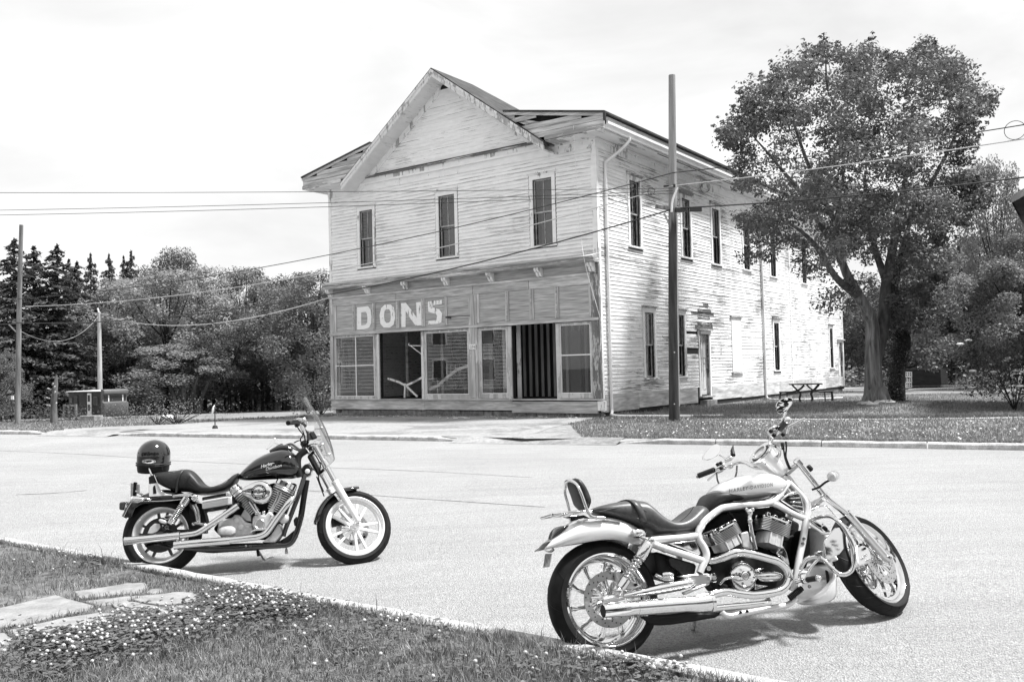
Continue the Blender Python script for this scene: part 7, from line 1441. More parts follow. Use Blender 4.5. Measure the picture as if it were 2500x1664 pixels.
loft(BK, [(k2(1905, 540), k2(1905, 640), .03), (k2(1960, 505), k2(1960, 690), .045), (k2(2080, 490), k2(2080, 695), .05), (k2(2180, 500), k2(2180, 690), .045), (k2(2250, 545), k2(2250, 640), .03)], 18, 3, 4, -.14).build('gearbox_cover', m_alloy, bk_, 60)
for q, r in (((345, 965), .034), ((470, 975), .026), ((300, 1080), .014), ((1090, 820), .045), ((270, 850), .03)): Mb().ball(BK.px(*k3(*q), -.12), (r, r*.8, r), 14, 10, BK.X, BK.Y, BK.Z).build('engine_fitting', m_alloy, bk_, 60)
bslab(BK, k3, [(330, 780), (420, 620), (520, 770), (530, 880), (430, 860)], -.10, .0, 'starter_cover', m_satin, .01); bslab(BK, k3, [(700, 1240), (850, 1120), (1000, 900), (1080, 1080), (1030, 1120), (940, 1240)], -.11, .05, 'crankcase', m_alloy, .012)
# exhausts
pipe(BK, k3, [(330, 560, -.14), (260, 600, -.17), (60, 745, -.185)], .023, 'header_pipe', m_blk, 16)
up = T(BK, k2, [(2290, 110, -.185), (2100, 240, -.19), (1900, 375, -.195), (1700, 510, -.198), (1560, 600, -.20), (1440, 645, -.20), (1150, 685, -.205)]); Mb().tube(up, .0265, 20, 5).build('exhaust_pipe', m_chrome, bk_, 60)
mf = Mb().tube(T(BK, k2, [(1165, 684, -.205), (600, 738, -.21), (112, 785, -.215)]), .0335, 24).build('muffler', m_chrome, bk_, 35); P = T(BK, k2, [(600, 738, -.21), (112, 785, -.215)]); axp = nrm(P[1]-P[0]); Mb().lathe([(.030, .001), (.028, .001), (.027, -.05), (.001, -.05)], P[1], axp, 24).build('muffler_bore', m_blk, mf, 40)
Mb().tube(T(BK, k3, [(1240, 470, -.15), (1190, 530, -.175), (1050, 710, -.185), (900, 920, -.19), (820, 1030, -.195), (740, 1100, -.20), (620, 1140, -.20), (450, 1160, -.205), (150, 1195, -.21)]), .0265, 20, 5).build('exhaust_pipe', m_chrome, bk_, 60)
P = T(BK, k2, [(2130, 775, -.21), (1600, 815, -.215), (1062, 868, -.22)]); mf = Mb().tube(P, .0335, 24).build('muffler', m_chrome, bk_, 35); axp = nrm(P[2]-P[1]); Mb().lathe([(.030, .001), (.028, .001), (.027, -.05), (.001, -.05)], P[2], axp, 24).build('muffler_bore', m_blk, mf, 40)
pipe(BK, k3, [(790, 1000, -.20), (700, 1010, -.215), (590, 1020, -.215), (520, 1045, -.21)], .008, 'brake_pedal', m_chrome, 10, 4)
Mb().lathe([(.034, -.012), (.038, -.01), (.038, .01), (.034, .012)], T(BK, k2, [(1150, 690, -.205)])[0], axp, 24, True).build('exhaust_clamp', m_chrome, mf, 40); bslab(BK, k2, [(1110, 730), (1210, 730), (1190, 790), (1130, 780)], -.19, -.17, 'muffler_bracket', m_chrome, .004)
# frame
for y in (-.10, .10): 
    pipe(BK, k3, [(1460, 60, y*.5), (1420, 180, y*.7), (1340, 430, y), (1230, 720, y), (1120, 1000, y), (1080, 1130, y)], .0205, 'frame_tube', m_gloss)
    pipe(BK, k3, [(1400, 760, y*.9), (1300, 1100, y), (1190, 1260, y), (1000, 1290, y), (600, 1310, y), (200, 1340, y), (-300, 1350, y), (-640, 1330, y)], .024, 'frame_tube', m_gloss)
bslab(BK, k3, [(-480, 1290), (-100, 1260), (600, 1240), (960, 1240), (1140, 1130), (1290, 1000), (1300, 1130), (1160, 1300), (940, 1320), (560, 1370), (100, 1400), (-200, 1420), (-460, 1400)], -.08, .10, 'belly_pan', m_mblk, .015)
pipe(BK, k3, [(1490, 150, -.02), (1440, 450, -.02), (1390, 780, -.03), (1340, 960, -.04)], .026, 'oil_cooler', m_blk, 12); bslab(BK, k3, [(1255, 840), (1310, 780), (1390, 850), (1370, 950), (1270, 950)], -.10, .03, 'regulator', m_blk, .008)
for k in range(10): bslab(BK, k3, [(1436-k*9, 470+k*34), (1452-k*9, 470+k*34), (1448-k*9, 486+k*34), (1432-k*9, 486+k*34)], -.06, .0, 'cooling_rib', m_blk, 0)
Mb().lathe([(.004, 0), (.012, .02), (.016, .05), (.012, .056), (.001, .056)], BK.px(*k3(1135, 1320), -.05), A(0, 0, -1), 12).build('bell', m_bolt, bk_, 40)
for q in ((432, 1300), (513, 1295)): bolt(BK, k3(*q), -.135, .012, bk_, m_chrome)
bslab(BK, k4, [(720, 1240), (800, 1130), (880, 1110), (920, 1200), (900, 1300), (850, 1330), (720, 1330)], -.06, .06, 'steering_neck', m_gloss, .012); c = BK.px(*k4(855, 1240), -.062); Mb().lathe([(.022, 0), (.022, -.006), (.012, -.010), (.001, -.010)], c, BK.Y, 24).build('neck_cap', m_wheel, bk_, 40)
pipe(BK, k4, [(740, 1330, -.05), (700, 1150, -.05), (720, 1000, -.04), (840, 900, -.03)], .03, 'neck_shroud', m_blk, 12); pipe(BK, k4, [(540, 1010, -.04), (640, 1000, -.05), (760, 990, -.05)], .012, 'wiring', m_blk, 8); pipe(BK, k4, [(520, 930, -.06), (620, 1040, -.08), (660, 1150, -.08), (640, 1280, -.07)], .010, 'wiring', m_blk, 8)
# side panel stack, shock, sissy bar plate
bslab(BK, k1, [(1665, 1280), (1690, 1265), (2160, 1182), (2190, 1186), (2235, 1200), (2235, 1335), (2175, 1342), (1690, 1422), (1672, 1410)], -.155, .05, 'ribbed_panel', m_wheel, .006)
for k in range(4): pipe(BK, k1, [(1690, 1300+k*30, -.157), (2170, 1214+k*30, -.157)], .0035, 'panel_rib', m_satin, 6, 1)
bslab(BK, k1, [(1670, 1200), (2140, 1108), (2140, 1175), (1670, 1262)], -.145, .05, 'battery_box', m_gloss, .006); bslab(BK, k1, [(1700, 1430), (2160, 1350), (2165, 1420), (1860, 1475), (1710, 1490)], -.145, .05, 'battery_box', m_gloss, .006); pipe(BK, k1, [(2130, 1105, -.148), (2140, 1170, -.148)], .004, 'box_trim', m_chrome, 6, 1)
bslab(BK, k2, [(1330, 100), (1560, 40), (1640, 300), (1700, 560), (1400, 600), (1330, 420)], -.08, .08, 'oil_tank', m_mblk, .02); pipe(BK, k2, [(1420, 100, -.10), (1480, 250, -.11), (1510, 430, -.10)], .012, 'oil_line', m_bolt, 10, 4); pipe(BK, k2, [(1470, 80, -.10), (1530, 230, -.11), (1550, 430, -.10)], .012, 'oil_line', m_bolt, 10, 4)
for sgn in (-1, 1):
    a, b_ = BK.px(*k1(1390, 1215), -.155), BK.px(*k2(985, 455), -.155)
    if sgn > 0: a, b_ = mirror(BK, [a, b_])
    ax = nrm(b_-a); ln = np.linalg.norm(b_-a); o = Mb().lathe([(.018, -.01), (.034, .0), (.034, ln*.24), (.03, ln*.25), (.001, ln*.25)], a, ax, 20).build('shock_absorber', m_chrome, bk_, 40)
    Mb().tube(spring(a+ax*ln*.25, a+ax*ln*.82, .030, .006, 9.5), .0048, 8).build('spring', m_chrome, o, 70); Mb().tube([a+ax*ln*.25, a+ax*ln*.82], .020, 12).build('damper_rod', m_blk, o, 60); Mb().lathe([(.034, ln*.80), (.034, ln*.86), (.026, ln), (.001, ln)], a, ax, 20).build('shock_cup', m_chrome, o, 40)
    for q in (.06, .12, .18): Mb().box(a+ax*ln*q-BK.Y*.034*(-sgn if sgn > 0 else 1), (.022, .004, .005), np.cross(BK.Y, ax), BK.Y, ax).build('shock_slot', m_blk, o)
pipe(BK, k1, [(1120, 1185, -.135), (1250, 1165, -.145), (1390, 1160, -.15), (1480, 1165, -.15)], .013, 'strut_cover', m_chrome, 14, 4); Mb().ball(BK.px(*k1(1530, 1210), -.15), (.028, .02, .034), 14, 10, BK.X, BK.Y, BK.Z).build('shock_mount', m_chrome, bk_, 60)
for y0, y1 in ((-.125, -.117), (.125, .117)):
    for pl in ([(655, 950), (815, 928), (862, 1030), (900, 1085), (960, 1128), (1040, 1145), (1095, 1150), (1090, 1165), (800, 1182), (655, 1192)],): bslab(BK, k1, pl, y0, y1, 'sissy_bar_plate', m_wheel, .003)
    bslab(BK, k1, [(652, 815), (745, 772), (812, 925), (660, 946)], y0+.002*np.sign(y0), y1, 'plate_grip', m_blk, .005)
bslab(BK, k1, [(732, 1010), (750, 975), (775, 975), (800, 1110), (795, 1130), (735, 1135)], -.1275, -.125, 'plate_window', m_blk, .002); pipe(BK, k1, [(752, 770, -.128), (820, 935, -.128), (880, 1060, -.128), (960, 1130, -.128)], .004, 'plate_edge', m_chrome, 8, 4)
s0 = T(BK, k1, [(700, 790, -.11), (690, 740, -.11), (660, 640, -.10), (640, 520, -.09)]); sb_ = s0+[BK.w(*(BK.loc(s0[-1])*A(1, 0, 1)+A(0, 0, .03)))]+mirror(BK, s0)[::-1]; Mb().tube(sb_, .008, 10, 4).build('sissy_bar', m_chrome, bk_, 60)
pc_ = [BK.w(*(BK.loc(BK.px(*k1(*q), 0))*A(1, 0, 1))) for q in ((690, 640), (660, 500))]; Mb().box((pc_[0]+pc_[1])/2+BK.X*.02, (.035, .17, .15), BK.X, BK.Y, BK.Z).build('back_pad', m_leather, bk_, 40, .015)
# lamps, plate, peg
P = [BK.px(*k1(*p), y) for p, y in (((305, 928), .09), ((478, 962), -.09), ((476, 1108), -.09), ((305, 1190), .09))]; o = Mb().prism(P, nrm(np.cross(P[1]-P[0], P[3]-P[0]))*.004).build('licence_plate', m_plate, bk_, 30); Mb().box((P[0]+P[1]+P[2]+P[3])/4-BK.X*.0+BK.Y*.0, (.02, .05, .12), BK.X, BK.Y, BK.Z).build('plate_bracket', m_blk, o, 30, .004)
pipe(BK, k1, [(400, 1080, -.03), (470, 1120, -.03), (540, 1160, -.02)], .008, 'plate_arm', m_chrome, 8, 3); bslab(BK, k1, [(80, 1300), (110, 1290), (245, 1278), (215, 1330), (180, 1440), (95, 1448), (78, 1420)], -.05, .05, 'tail_lamp', m_lens, .012); bslab(BK, k1, [(245, 1278), (330, 1215), (345, 1225), (260, 1340), (200, 1460), (175, 1460), (205, 1340)], -.06, .06, 'lamp_bezel', m_chrome, .008)
c = BK.px(*k1(355, 1250), -.16); bullet(BK, c, BK.X, .031, .095, bk_, 'turn_signal', m_chrome, m_clear); pipe(BK, k1, [(520, 1240, -.15), (600, 1220, -.14), (680, 1260, -.13)], .010, 'signal_stalk', m_chrome, 10, 3); c = mirror(BK, [c])[0]; bullet(BK, c, BK.X, .031, .095, bk_, 'turn_signal', m_chrome, m_clear)
bslab(BK, k2, [(755, 370), (800, 360), (900, 390), (920, 430), (890, 465), (800, 440), (760, 410)], -.115, -.075, 'brake_calliper', m_alloy, .008); bslab(BK, k2, [(860, 330), (900, 290), (990, 285), (1000, 320), (930, 380), (880, 360)], -.11, -.08, 'calliper_bracket', m_chrome, .006)
bslab(BK, k2, [(545, 640), (600, 520), (680, 450), (780, 450), (800, 520), (740, 600), (660, 640)], -.098, -.09, 'disc_cover', m_alloy, .004); bolt(BK, k2(920, 528), -.12, .018, bk_, m_chrome)
bslab(BK, k2, [(600, 800), (900, 560), (1150, 560), (1700, 560), (1700, 640), (1150, 660), (960, 700), (700, 690)], -.115, -.085, 'swing_arm', m_gloss, .012); bslab(BK, k2, [(460, 830), (700, 790), (900, 830), (1060, 890), (1000, 930), (800, 880)], -.10, -.085, 'belt_guard', m_gloss, .006)
pipe(BK, k2, [(1440, 440, -.16), (1480, 440, -.19), (1620, 465, -.20), (1660, 460, -.21)], .012, 'passenger_peg', m_bolt, 10, 3); Mb().ball(BK.px(*k2(1440, 455), -.16), .018, 12, 8).build('peg_mount', m_chrome, bk_, 60)
# side stand
pipe(BK, k3, [(640, 1360, .02), (690, 1440, .10), (750, 1530, .18), (800, 1500, .24), (910, 1478, .28)], .011, 'side_stand', m_chrome, 10, 3); bslab(BK, k3, [(605, 1370), (650, 1370), (672, 1470), (620, 1480)], -.03, .0, 'stand_stop', m_blk, .006)
# ---- steering
fk = [FB.px(*k4(985, 850), -.105), FB.px(*k4(1135, 1120), -.105), FB.px(*k5(455, 270), -.105), FB.px(*k5(500, 345), -.105), FB.px(*k5(785, 825), -.105)]
for P in (fk, mirror(FB, fk)):
    axf = nrm(P[4]-P[0]); Mb().tube(P[:3], [.023, .0215, .0215], 18).build('fork_tube', m_chrome, bk_, 60); Mb().tube([P[2], P[3], (P[3]*.4+P[4]*.6), P[4]], [.029, .032, .029, .024], 18).build('fork_slider', m_wheel, bk_, 60)
    Mb().lathe([(.0225, -.035), (.033, -.03), (.033, .03), (.0225, .035)], P[1], axf, 20, True).build('fork_clamp', m_chrome, bk_, 40); Mb().lathe([(.030, -.012), (.034, -.010), (.034, .010), (.030, .012)], P[2], axf, 20, True).build('dust_cover', m_wheel, bk_, 40)
    Mb().lathe([(.026, -.006), (.026, .006), (.016, .016), (.001, .018)], P[0], -axf, 18).build('fork_cap', m_chrome, bk_, 40)
    o = nrm(P[4]-FB.O); sg = -1 if FB.loc(P[4])[1] < 0 else 1; cc = FB.w(0, 0, 0)+FB.Y*.09*sg; Mb().ball(cc, (.036, .028, .036), 16, 10, FB.X, FB.Y, FB.Z).build('axle_clamp', m_wheel, bk_, 60); Mb().lathe([(.017, 0), (.017, .034), (.010, .038), (.001, .038)], cc, FB.Y*sg, 10).build('axle_nut', m_chrome, bk_, 30); Mb().lathe([(.006, .036), (.006, .040), (.001, .040)], cc, FB.Y*sg, 10).build('axle_hole', m_blk, bk_)
axf = nrm(fk[4]-fk[0]); bkd = np.cross(FB.Y, axf); bkd = bkd if bkd@FB.X < 0 else -bkd
for q in (fk[0]+axf*.03, fk[1]+axf*.04):
    l = FB.loc(q); a, b_ = FB.w(l[0], -.10, l[2]), FB.w(l[0], .10, l[2]); mid = (a+b_)/2
    Mb().prism([a-axf*.014, mid-bkd*.005-axf*.014, b_-axf*.014, b_+bkd*.03-axf*.014, mid+bkd*.07-axf*.014, a+bkd*.03-axf*.014], axf*.028).build('triple_clamp', m_chrome, bk_, 30, .004)
mid0, mid1 = (FB.w(*(FB.loc(q)*A(1, 0, 1)))+bkd*.05 for q in (fk[0]+axf*.03, fk[1]+axf*.04)); Mb().tube([mid0, mid1], .026, 16).build('steering_head', m_gloss, bk_, 60)
hl = FB.w(*(FB.loc(FB.px(*k4(1010, 830), 0))*A(1, 0, 1))); o = Mb().lathe([(.001, -.10), (.035, -.09), (.062, -.05), (.075, 0), (.080, .02), (.080, .03), (.072, .035)], hl, FB.X, 28).build('headlamp', m_chrome, bk_, 50); Mb().lathe([(.073, .030), (.05, .045), (.001, .05)], hl, FB.X, 28).build('lens', m_clear, o, 50)
fb_ = m_blk
rb = [(690, 458, -.30), (760, 470, -.265), (815, 510, -.235), (840, 580, -.20), (862, 660, -.155), (865, 740, -.11), (845, 800, -.06), (815, 850, -.02), (800, 862, .02), (770, 890, .06), (720, 892, .10), (660, 850, .15), (590, 808, .20), (500, 835, .255), (360, 905, .32)]
Mb().tube(T(FB, k4, rb), .0125, 14, 4).build('handlebar', m_gloss, bk_, 60)
for a, b_, y0, y1, r in (((695, 457), (548, 470), -.30, -.42, .0195), ((345, 915), (172, 1030), .325, .43, .018)):
    p, q = FB.px(*k4(*a), y0), FB.px(*k4(*b_), y1); Mb().tube([p, q], r, 16).build('grip', m_grip, bk_, 60); Mb().lathe([(r*1.06, -.004), (r*1.06, .006), (r*.6, .010), (.001, .010)], q, nrm(q-p), 16).build('grip_end', m_blk, bk_, 40)
for q, y, sz, mm in (((770, 425), -.27, (.06, .05, .04), m_satin), ((770, 375), -.28, (.055, .05, .022), m_blk), ((690, 500), -.29, (.04, .05, .03), m_blk), ((400, 860), .30, (.06, .06, .04), m_blk), ((440, 830), .29, (.03, .03, .03), m_blk), ((800, 800), .0, (.05, .07, .05), m_blk), ((930, 690), .0, (.05, .09, .075), m_blk)): Mb().box(FB.px(*k4(*q), y), sz, nrm(FB.X*.9+FB.Z*.35), FB.Y, nrm(FB.Z*.9-FB.X*.35)).build('control_housing', mm, bk_, 30, .009)
Mb().tube(T(FB, k4, [(835, 430, -.27), (760, 400, -.32), (680, 408, -.37), (625, 418, -.42)]), .007, 8, 4).build('brake_lever', m_chrome, bk_, 60)
def bmirror(pts, y, stalk):
    P = spline([FB.px(*k4(*p), y) for p in pts], 4, True); c = sum(P)/len(P); nv = nrm(np.cross(P[5]-c, P[0]-c)); nv = nv if nv@(CO-c) > 0 else -nv
    o = Mb().rings([[c+(p-c)*.4-nv*.035 for p in P], [c+(p-c)*.82-nv*.025 for p in P], [p-nv*.008 for p in P], [c+(p-c)*1.03 for p in P], [c+(p-c)*.95+nv*.002 for p in P]]).build('mirror', m_chrome, bk_, 60); gl_ = [c+(p-c)*.93+nv*.003 for p in P]; Mb().add(gl_, [tuple(range(len(gl_)))]).build('mirror_glass', m_mirror, o); Mb().tube(T(FB, k4, stalk), .006, 8, 3).build('mirror_stalk', m_chrome, o, 60)
bmirror([(200, 890), (225, 830), (270, 760), (320, 712), (340, 722), (332, 770), (290, 830), (240, 875)], .38, [(330, 790, .37), (380, 805, .34), (410, 840, .31)]); bmirror([(820, 545), (870, 512), (940, 508), (962, 530), (955, 595), (900, 606), (840, 590)], -.33, [(845, 545, -.32), (850, 500, -.30), (845, 455, -.28)])
for pts in ([(720, 470, -.28), (760, 560, -.24), (800, 660, -.16), (815, 760, -.10), (810, 900, -.03)], [(680, 510, -.28), (730, 590, -.25), (780, 660, -.18), (745, 720, -.12), (760, 790, -.08), (860, 870, -.05), (900, 930, -.03)], [(640, 785, .1), (700, 755, .06), (750, 745, .03)], [(560, 830, .2), (640, 880, .12), (720, 920, .06), (760, 950, .03)], [(960, 960, -.10), (1010, 1030, -.10), (1060, 1150, -.09), (1030, 1300, -.05), (1050, 1420, -.01), (1110, 1560, .02)], [(1000, 1320, .02), (1060, 1480, .05), (1120, 1640, .06)], [(880, 1110, -.05), (920, 1180, -.06), (970, 1230, -.06)]): Mb().tube(T(FB, k4, pts), .0055, 8, 5).build('cable', m_blk, bk_, 60)
Mb().tube(T(FB, k4, [(720, 470, -.28), (770, 590, -.23)]), .008, 8, 2).build('cable_ferrule', m_satin, bk_, 60)
# clear windscreen on chrome clamps
ctr = [(800, 72), (850, 140), (925, 260), (1000, 370), (1070, 480), (1140, 620), (1195, 760), (1245, 910), (1278, 1065)]; hw_ = [.055, .120, .185, .215, .225, .225, .21, .175, .11]
R = []
for (x, y), h in zip(ctr, hw_):
    p = FB.px(*k4(x, y), 0); R.append(np.array([p+FB.Y*h*q-FB.X*(.11*(h*q/.225)**2)-FB.Z*.015*q*q for q in np.linspace(-1, 1, 15)]).ravel())
ws = Mb().sheet([list(np.array(r).reshape(-1, 3)) for r in spline(R, 4)]).build('windscreen', m_screen, bk_, 60, solid=.004)
ed = [np.array(r).reshape(-1, 3) for r in spline(R, 4)]; Mb().tube([e[0] for e in ed]+[e for e in ed[-1][1:-1]]+[e[-1] for e in ed[::-1]]+[e for e in ed[0][1:-1][::-1]], .0028, 6, 0, closed=True).build('screen_edge', m_screen, ws, 60)
for q, y in (((1060, 560), -.12), ((1180, 975), -.10), ((1080, 820), -.10)):
    p = FB.px(*k4(*q), y)
    for s_ in (1, -1):
        pp_ = p if s_ > 0 else mirror(FB, [p])[0]; Mb().lathe([(.020, -.012), (.022, 0), (.020, .012), (.001, .014)], pp_, FB.X, 18).build('screen_clamp', m_chrome, bk_, 40); Mb().tube([pp_, pp_-FB.X*.05+FB.Z*.0, FB.w(*(FB.loc(pp_-FB.X*.1)))], .008, 8).build('clamp_arm', m_chrome, bk_, 60)
Mb().prism([FB.px(*k4(*p), .10) for p in ((1045, 560), (1085, 535), (1110, 600), (1180, 780), (1225, 960), (1150, 960), (1080, 760))], FB.Y*.01).build('screen_brace', m_chrome, bk_, 30)
bslab(FB, k5, [(385, 800), (440, 770), (560, 850), (600, 900), (520, 890), (400, 920)], .10, .05, 'brake_calliper', m_blk, .008)
for q in ((500, 1040), (680, 1140), (870, 1040)): Mb().ball(FB.px(*k5(*q), .06), .012, 10, 6).build('rotor_bobbin', m_blk, bk_, 60)

# ------------------------------------------------------------------ the helmet on the sissy bar
hc = BK.w(*(BK.loc(BK.px(*k1(748, 405), 0))*A(1, 0, 1)))
HF = Frame(hc, 180+62, 4)      # faces away to the left of the machine; its back is towards us
hm = thing('helmet', 'glossy black half shell helmet with an oval white badge, hung on a backrest', 'helmet', HF.mat())
R = []
HP = [(math.sin(math.pi/2*i/11), .140*math.cos(math.pi/2*i/11)) for i in range(12)]+[(1.0, -.025), (.995, -.055), (.985, -.078)]
for r_, h in HP: R.append([HF.w(.146*max(r_, .002)*math.cos(a), .128*max(r_, .002)*math.sin(a), h) for a in np.arange(40)*math.tau/40])
Mb().rings([[HF.w(.146*k*math.cos(a), .128*k*math.sin(a), h) for a in np.arange(40)*math.tau/40] for k, h in ((.965, -.070), (.960, -.10), (.94, -.128), (.90, -.142), (.85, -.142), (.80, -.06))], False).build('neck_curtain', m_blk, hm, 60)
sh = Mb().rings(R[::-1]).build('shell', m_gloss, hm, 60)
Mb().tube([HF.w(.150*math.cos(a), .127*math.sin(a), -.078) for a in np.arange(48)*math.tau/48], .0045, 6, 0, closed=True).build('shell_band', m_blk, sh, 60); Mb().tube([HF.w(.148*math.cos(a), .130*math.sin(a), -.060) for a in np.arange(48)*math.tau/48], .0045, 6, 0, closed=True).build('edge_trim', m_grip, sh, 60)
Mb().tube(T(BK, k1, [(900, 620, -.07), (915, 680, -.07), (930, 735, -.06)]), .004, 6, 2).build('chin_strap', m_blk, hm, 60)
cb_ = BK.px(*k1(652, 515), -.0); P2 = A(*cb_)
dg = [(652+130*math.cos(a), 515+46*math.sin(a)) for a in np.arange(32)*math.tau/32]
bv = BVHTree.FromPolygons([Vector(p) for r in R for p in r], [(i*40+j, i*40+(j+1) % 40, (i+1)*40+(j+1) % 40, (i+1)*40+j) for i in range(14) for j in range(40)])
def on_helm(x, y, off):
    px, py = k1(x, y); d = ray(px, py); h = bv.ray_cast(Vector(CO), Vector(nrm(d))); q = np.array(h[0]) if h[0] is not None else CO+d*6.9; return q-nrm(d)*off
def badge(k, off, mat, nme): Mb().add([on_helm(652+(x-652)*k, 515+(y-515)*k, off) for x, y in dg], [tuple(range(32))]).build(nme, mat, sh)
badge(1., .0035, m_white_print, 'badge'); badge(.90, .0042, m_blk, 'badge_line'); badge(.82, .0049, m_white_print, 'badge_field')
V, Fc = text_mesh('HJC', 1., .15, .03, 1.1); V[:, 0] -= V[:, 0].mean(); V[:, 1] -= V[:, 1].mean(); sc_ = 150/(V[:, 0].max()-V[:, 0].min())
Mb().add([on_helm(648+x*sc_, 516-y*sc_*.50, .0058) for x, y, _ in V], Fc).build('badge_letters', m_blk, sh)

# ------------------------------------------------------------------ grass, clover and weeds near the camera
rng = np.random.default_rng(5)
def leaf2(name, lo, hi, trans=.3):
    m, t, b = new_mat(name); g = G(t); ge = g.n('ShaderNodeNewGeometry'); a = g.noise(g.coord((1, 1, 1)), 1.3, 4)
    v = g.math('MULTIPLY', g.rng(ge.outputs['Random Per Island'], 0, 1, lo, hi), g.rng(a, .3, .7, .75, 1.25)); g.ln(v, b.inputs['Base Color']); b.inputs['Roughness'].default_value = .5; b.inputs['Specular IOR Level'].default_value = .35
    tl = g.n('ShaderNodeBsdfTranslucent'); g.ln(v, tl.inputs[0]); ms = g.n('ShaderNodeMixShader'); ms.inputs[0].default_value = trans; g.ln(b.outputs[0], ms.inputs[1]); g.ln(tl.outputs[0], ms.inputs[2]); g.ln(ms.outputs[0], t.nodes['Material Output'].inputs[0]); return m
m_blade = leaf2('grass_blade', .06, .36); m_clover = leaf2('clover_leaf', .09, .17); m_dry = leaf2('dry_grass', .25, .42); m_floret = leaf2('clover_flower', .46, .72, .2)
def in_stone(X, Y, grow=0.):
    hit = np.zeros(len(X), bool)
    for P in STW:
        c = np.zeros(len(X), bool); n = len(P); Q = P.mean(0)+(P-P.mean(0))*(1+grow)
        for i in range(n):
            (x0, y0), (x1, y1) = Q[i], Q[i-1]; f = ((y0 > Y) != (y1 > Y))
            with np.errstate(all='ignore'): c ^= f & (X < (x1-x0)*(Y-y0)/(y1-y0)+x0)
        hit |= c
    return hit
def vnoise(X, Y, s, seed=0):
    """smooth value noise"""
    r = np.random.default_rng(seed).random((64, 64)); x, y = X*s+100, Y*s+100; i, j = np.floor(x).astype(int), np.floor(y).astype(int); fx, fy = x-i, y-j; fx, fy = fx*fx*(3-2*fx), fy*fy*(3-2*fy)
    g_ = lambda a, b: r[a % 64, b % 64]
    return (g_(i, j)*(1-fx)+g_(i+1, j)*fx)*(1-fy)+(g_(i, j+1)*(1-fx)+g_(i+1, j+1)*fx)*fy
def blades(name, X, Y, Z, h, w_, mat, lean=.5):
    n = len(X); a = rng.uniform(0, math.tau, n); d = np.stack([np.cos(a), np.sin(a), np.zeros(n)], 1); sd = np.stack([-np.sin(a), np.cos(a), np.zeros(n)], 1); b = rng.uniform(0, math.tau, n); ld = np.stack([np.cos(b), np.sin(b), np.zeros(n)], 1)*(rng.random(n)*lean*h)[:, None]
    P = np.stack([X, Y, Z], 1); up = A(0, 0, 1)*h[:, None]; w2 = w_[:, None]
    V = np.stack([P-sd*w2*.5, P+sd*w2*.5, P+ld*.35+up*.55+sd*w2*.38, P+ld*.35+up*.55-sd*w2*.38, P+ld+up*(1-.25*lean*rng.random(n))[:, None]], 1).reshape(-1, 3)
    k = np.arange(n)*5; F_ = np.concatenate([np.stack([k, k+1, k+2], 1), np.stack([k, k+2, k+3], 1), np.stack([k+3, k+2, k+4], 1)]); return fast_mesh(name, V, F_, mat, kind='stuff')
# scatter over the lawn in view, denser near the camera
n = 330000
X = rng.uniform(-7.6, 2.2, n); D_ = rng.uniform(0, 3.9, n)**1.; Y = nk_y(X)-.20-D_
vis = (np.abs(X) < Y*.62+.35) & (Y > 2.6)
keep = vis & (rng.random(n) < np.clip(1.5-.14*np.hypot(X, Y), .35, 1.)); X, Y = X[keep], Y[keep]
bare = vnoise(X, Y, 1.7, 3)*.6+vnoise(X, Y, 4.1, 4)*.4; lush = vnoise(X, Y, 2.3, 9)
ok = (~in_stone(X, Y, -.015)) & ((bare > .36) | (rng.random(len(X)) < .35)); X, Y, lush, bare = X[ok], Y[ok], lush[ok], bare[ok]
edge = nk_y(X)-Y-.20; h = rng.uniform(.022, .062, len(X))*(.6+.8*lush)*(1+.5*(edge < .12)*rng.random(len(X))); h *= np.where(rng.random(len(X)) < .03, 1.9, 1.); h = h*np.where(X < -3.2, 1.25, 1.)
Z = near_z(X, Y)-.004
dry = (rng.random(len(X)) < .16+.34*(bare < .46))
blades('grass', X[~dry], Y[~dry], Z[~dry], h[~dry], rng.uniform(.0026, .0064, (~dry).sum()), m_blade, .9); blades('dry_grass', X[dry], Y[dry], Z[dry], h[dry]*.8, rng.uniform(.002, .0045, dry.sum()), m_dry, 1.6)
# grass creeping over the kerb's back edge and in the path joints
n = 9000; s_ = rng.uniform(-9, 3.2, n); P = P0[None]+NKD[None]*s_[:, None]+NKN[None]*(.20-rng.random(n)[:, None]**2*.07*(.2+vnoise(s_, s_*0, 1.1, 2))[:, None]); Xk, Yk = P[:, 0], P[:, 1]; kk = np.abs(Xk) < Yk*.62+.3; Xk, Yk = Xk[kk], Yk[kk]
blades('grass', Xk, Yk, road_z(Xk, Yk)+NKH-.004, rng.uniform(.02, .055, len(Xk)), rng.uniform(.003, .006, len(Xk)), m_blade, 1.)
# clover: three rounded leaflets each, in the patch beside the path and thinly elsewhere
def px_scatter(segs, n):
    P = []
    for (x0, y0, x1, y1, sp, wgt) in segs:
        for _ in range(int(n*wgt)):
            t = rng.random(); px, py = x0+(x1-x0)*t+rng.normal()*sp, y0+(y1-y0)*t+rng.normal()*sp*.55
            if py > 1720: continue
            q_ = on_z(px, py, .15); q_ = on_z(px, py, float(near_z(q_[0], q_[1]))+.02)
            if nk_y(q_[0])-q_[1] < .24: continue
            P.append(q_)
    P = np.array(P); return P[~in_stone(P[:, 0], P[:, 1], .0)]
SEG = [(60, 1620, 420, 1510, 56, .36), (300, 1560, 640, 1490, 46, .26), (520, 1475, 740, 1485, 32, .20), (480, 1460, 760, 1500, 30, .12), (40, 1560, 260, 1570, 34, .16), (620, 1560, 1000, 1540, 50, .06), (1480, 1625, 1640, 1650, 26, .06), (1280, 1630, 1540, 1655, 30, .03), (20, 1400, 330, 1380, 40, .05), (700, 1640, 1300, 1650, 60, .04), (850, 1520, 1080, 1550, 30, .03)]
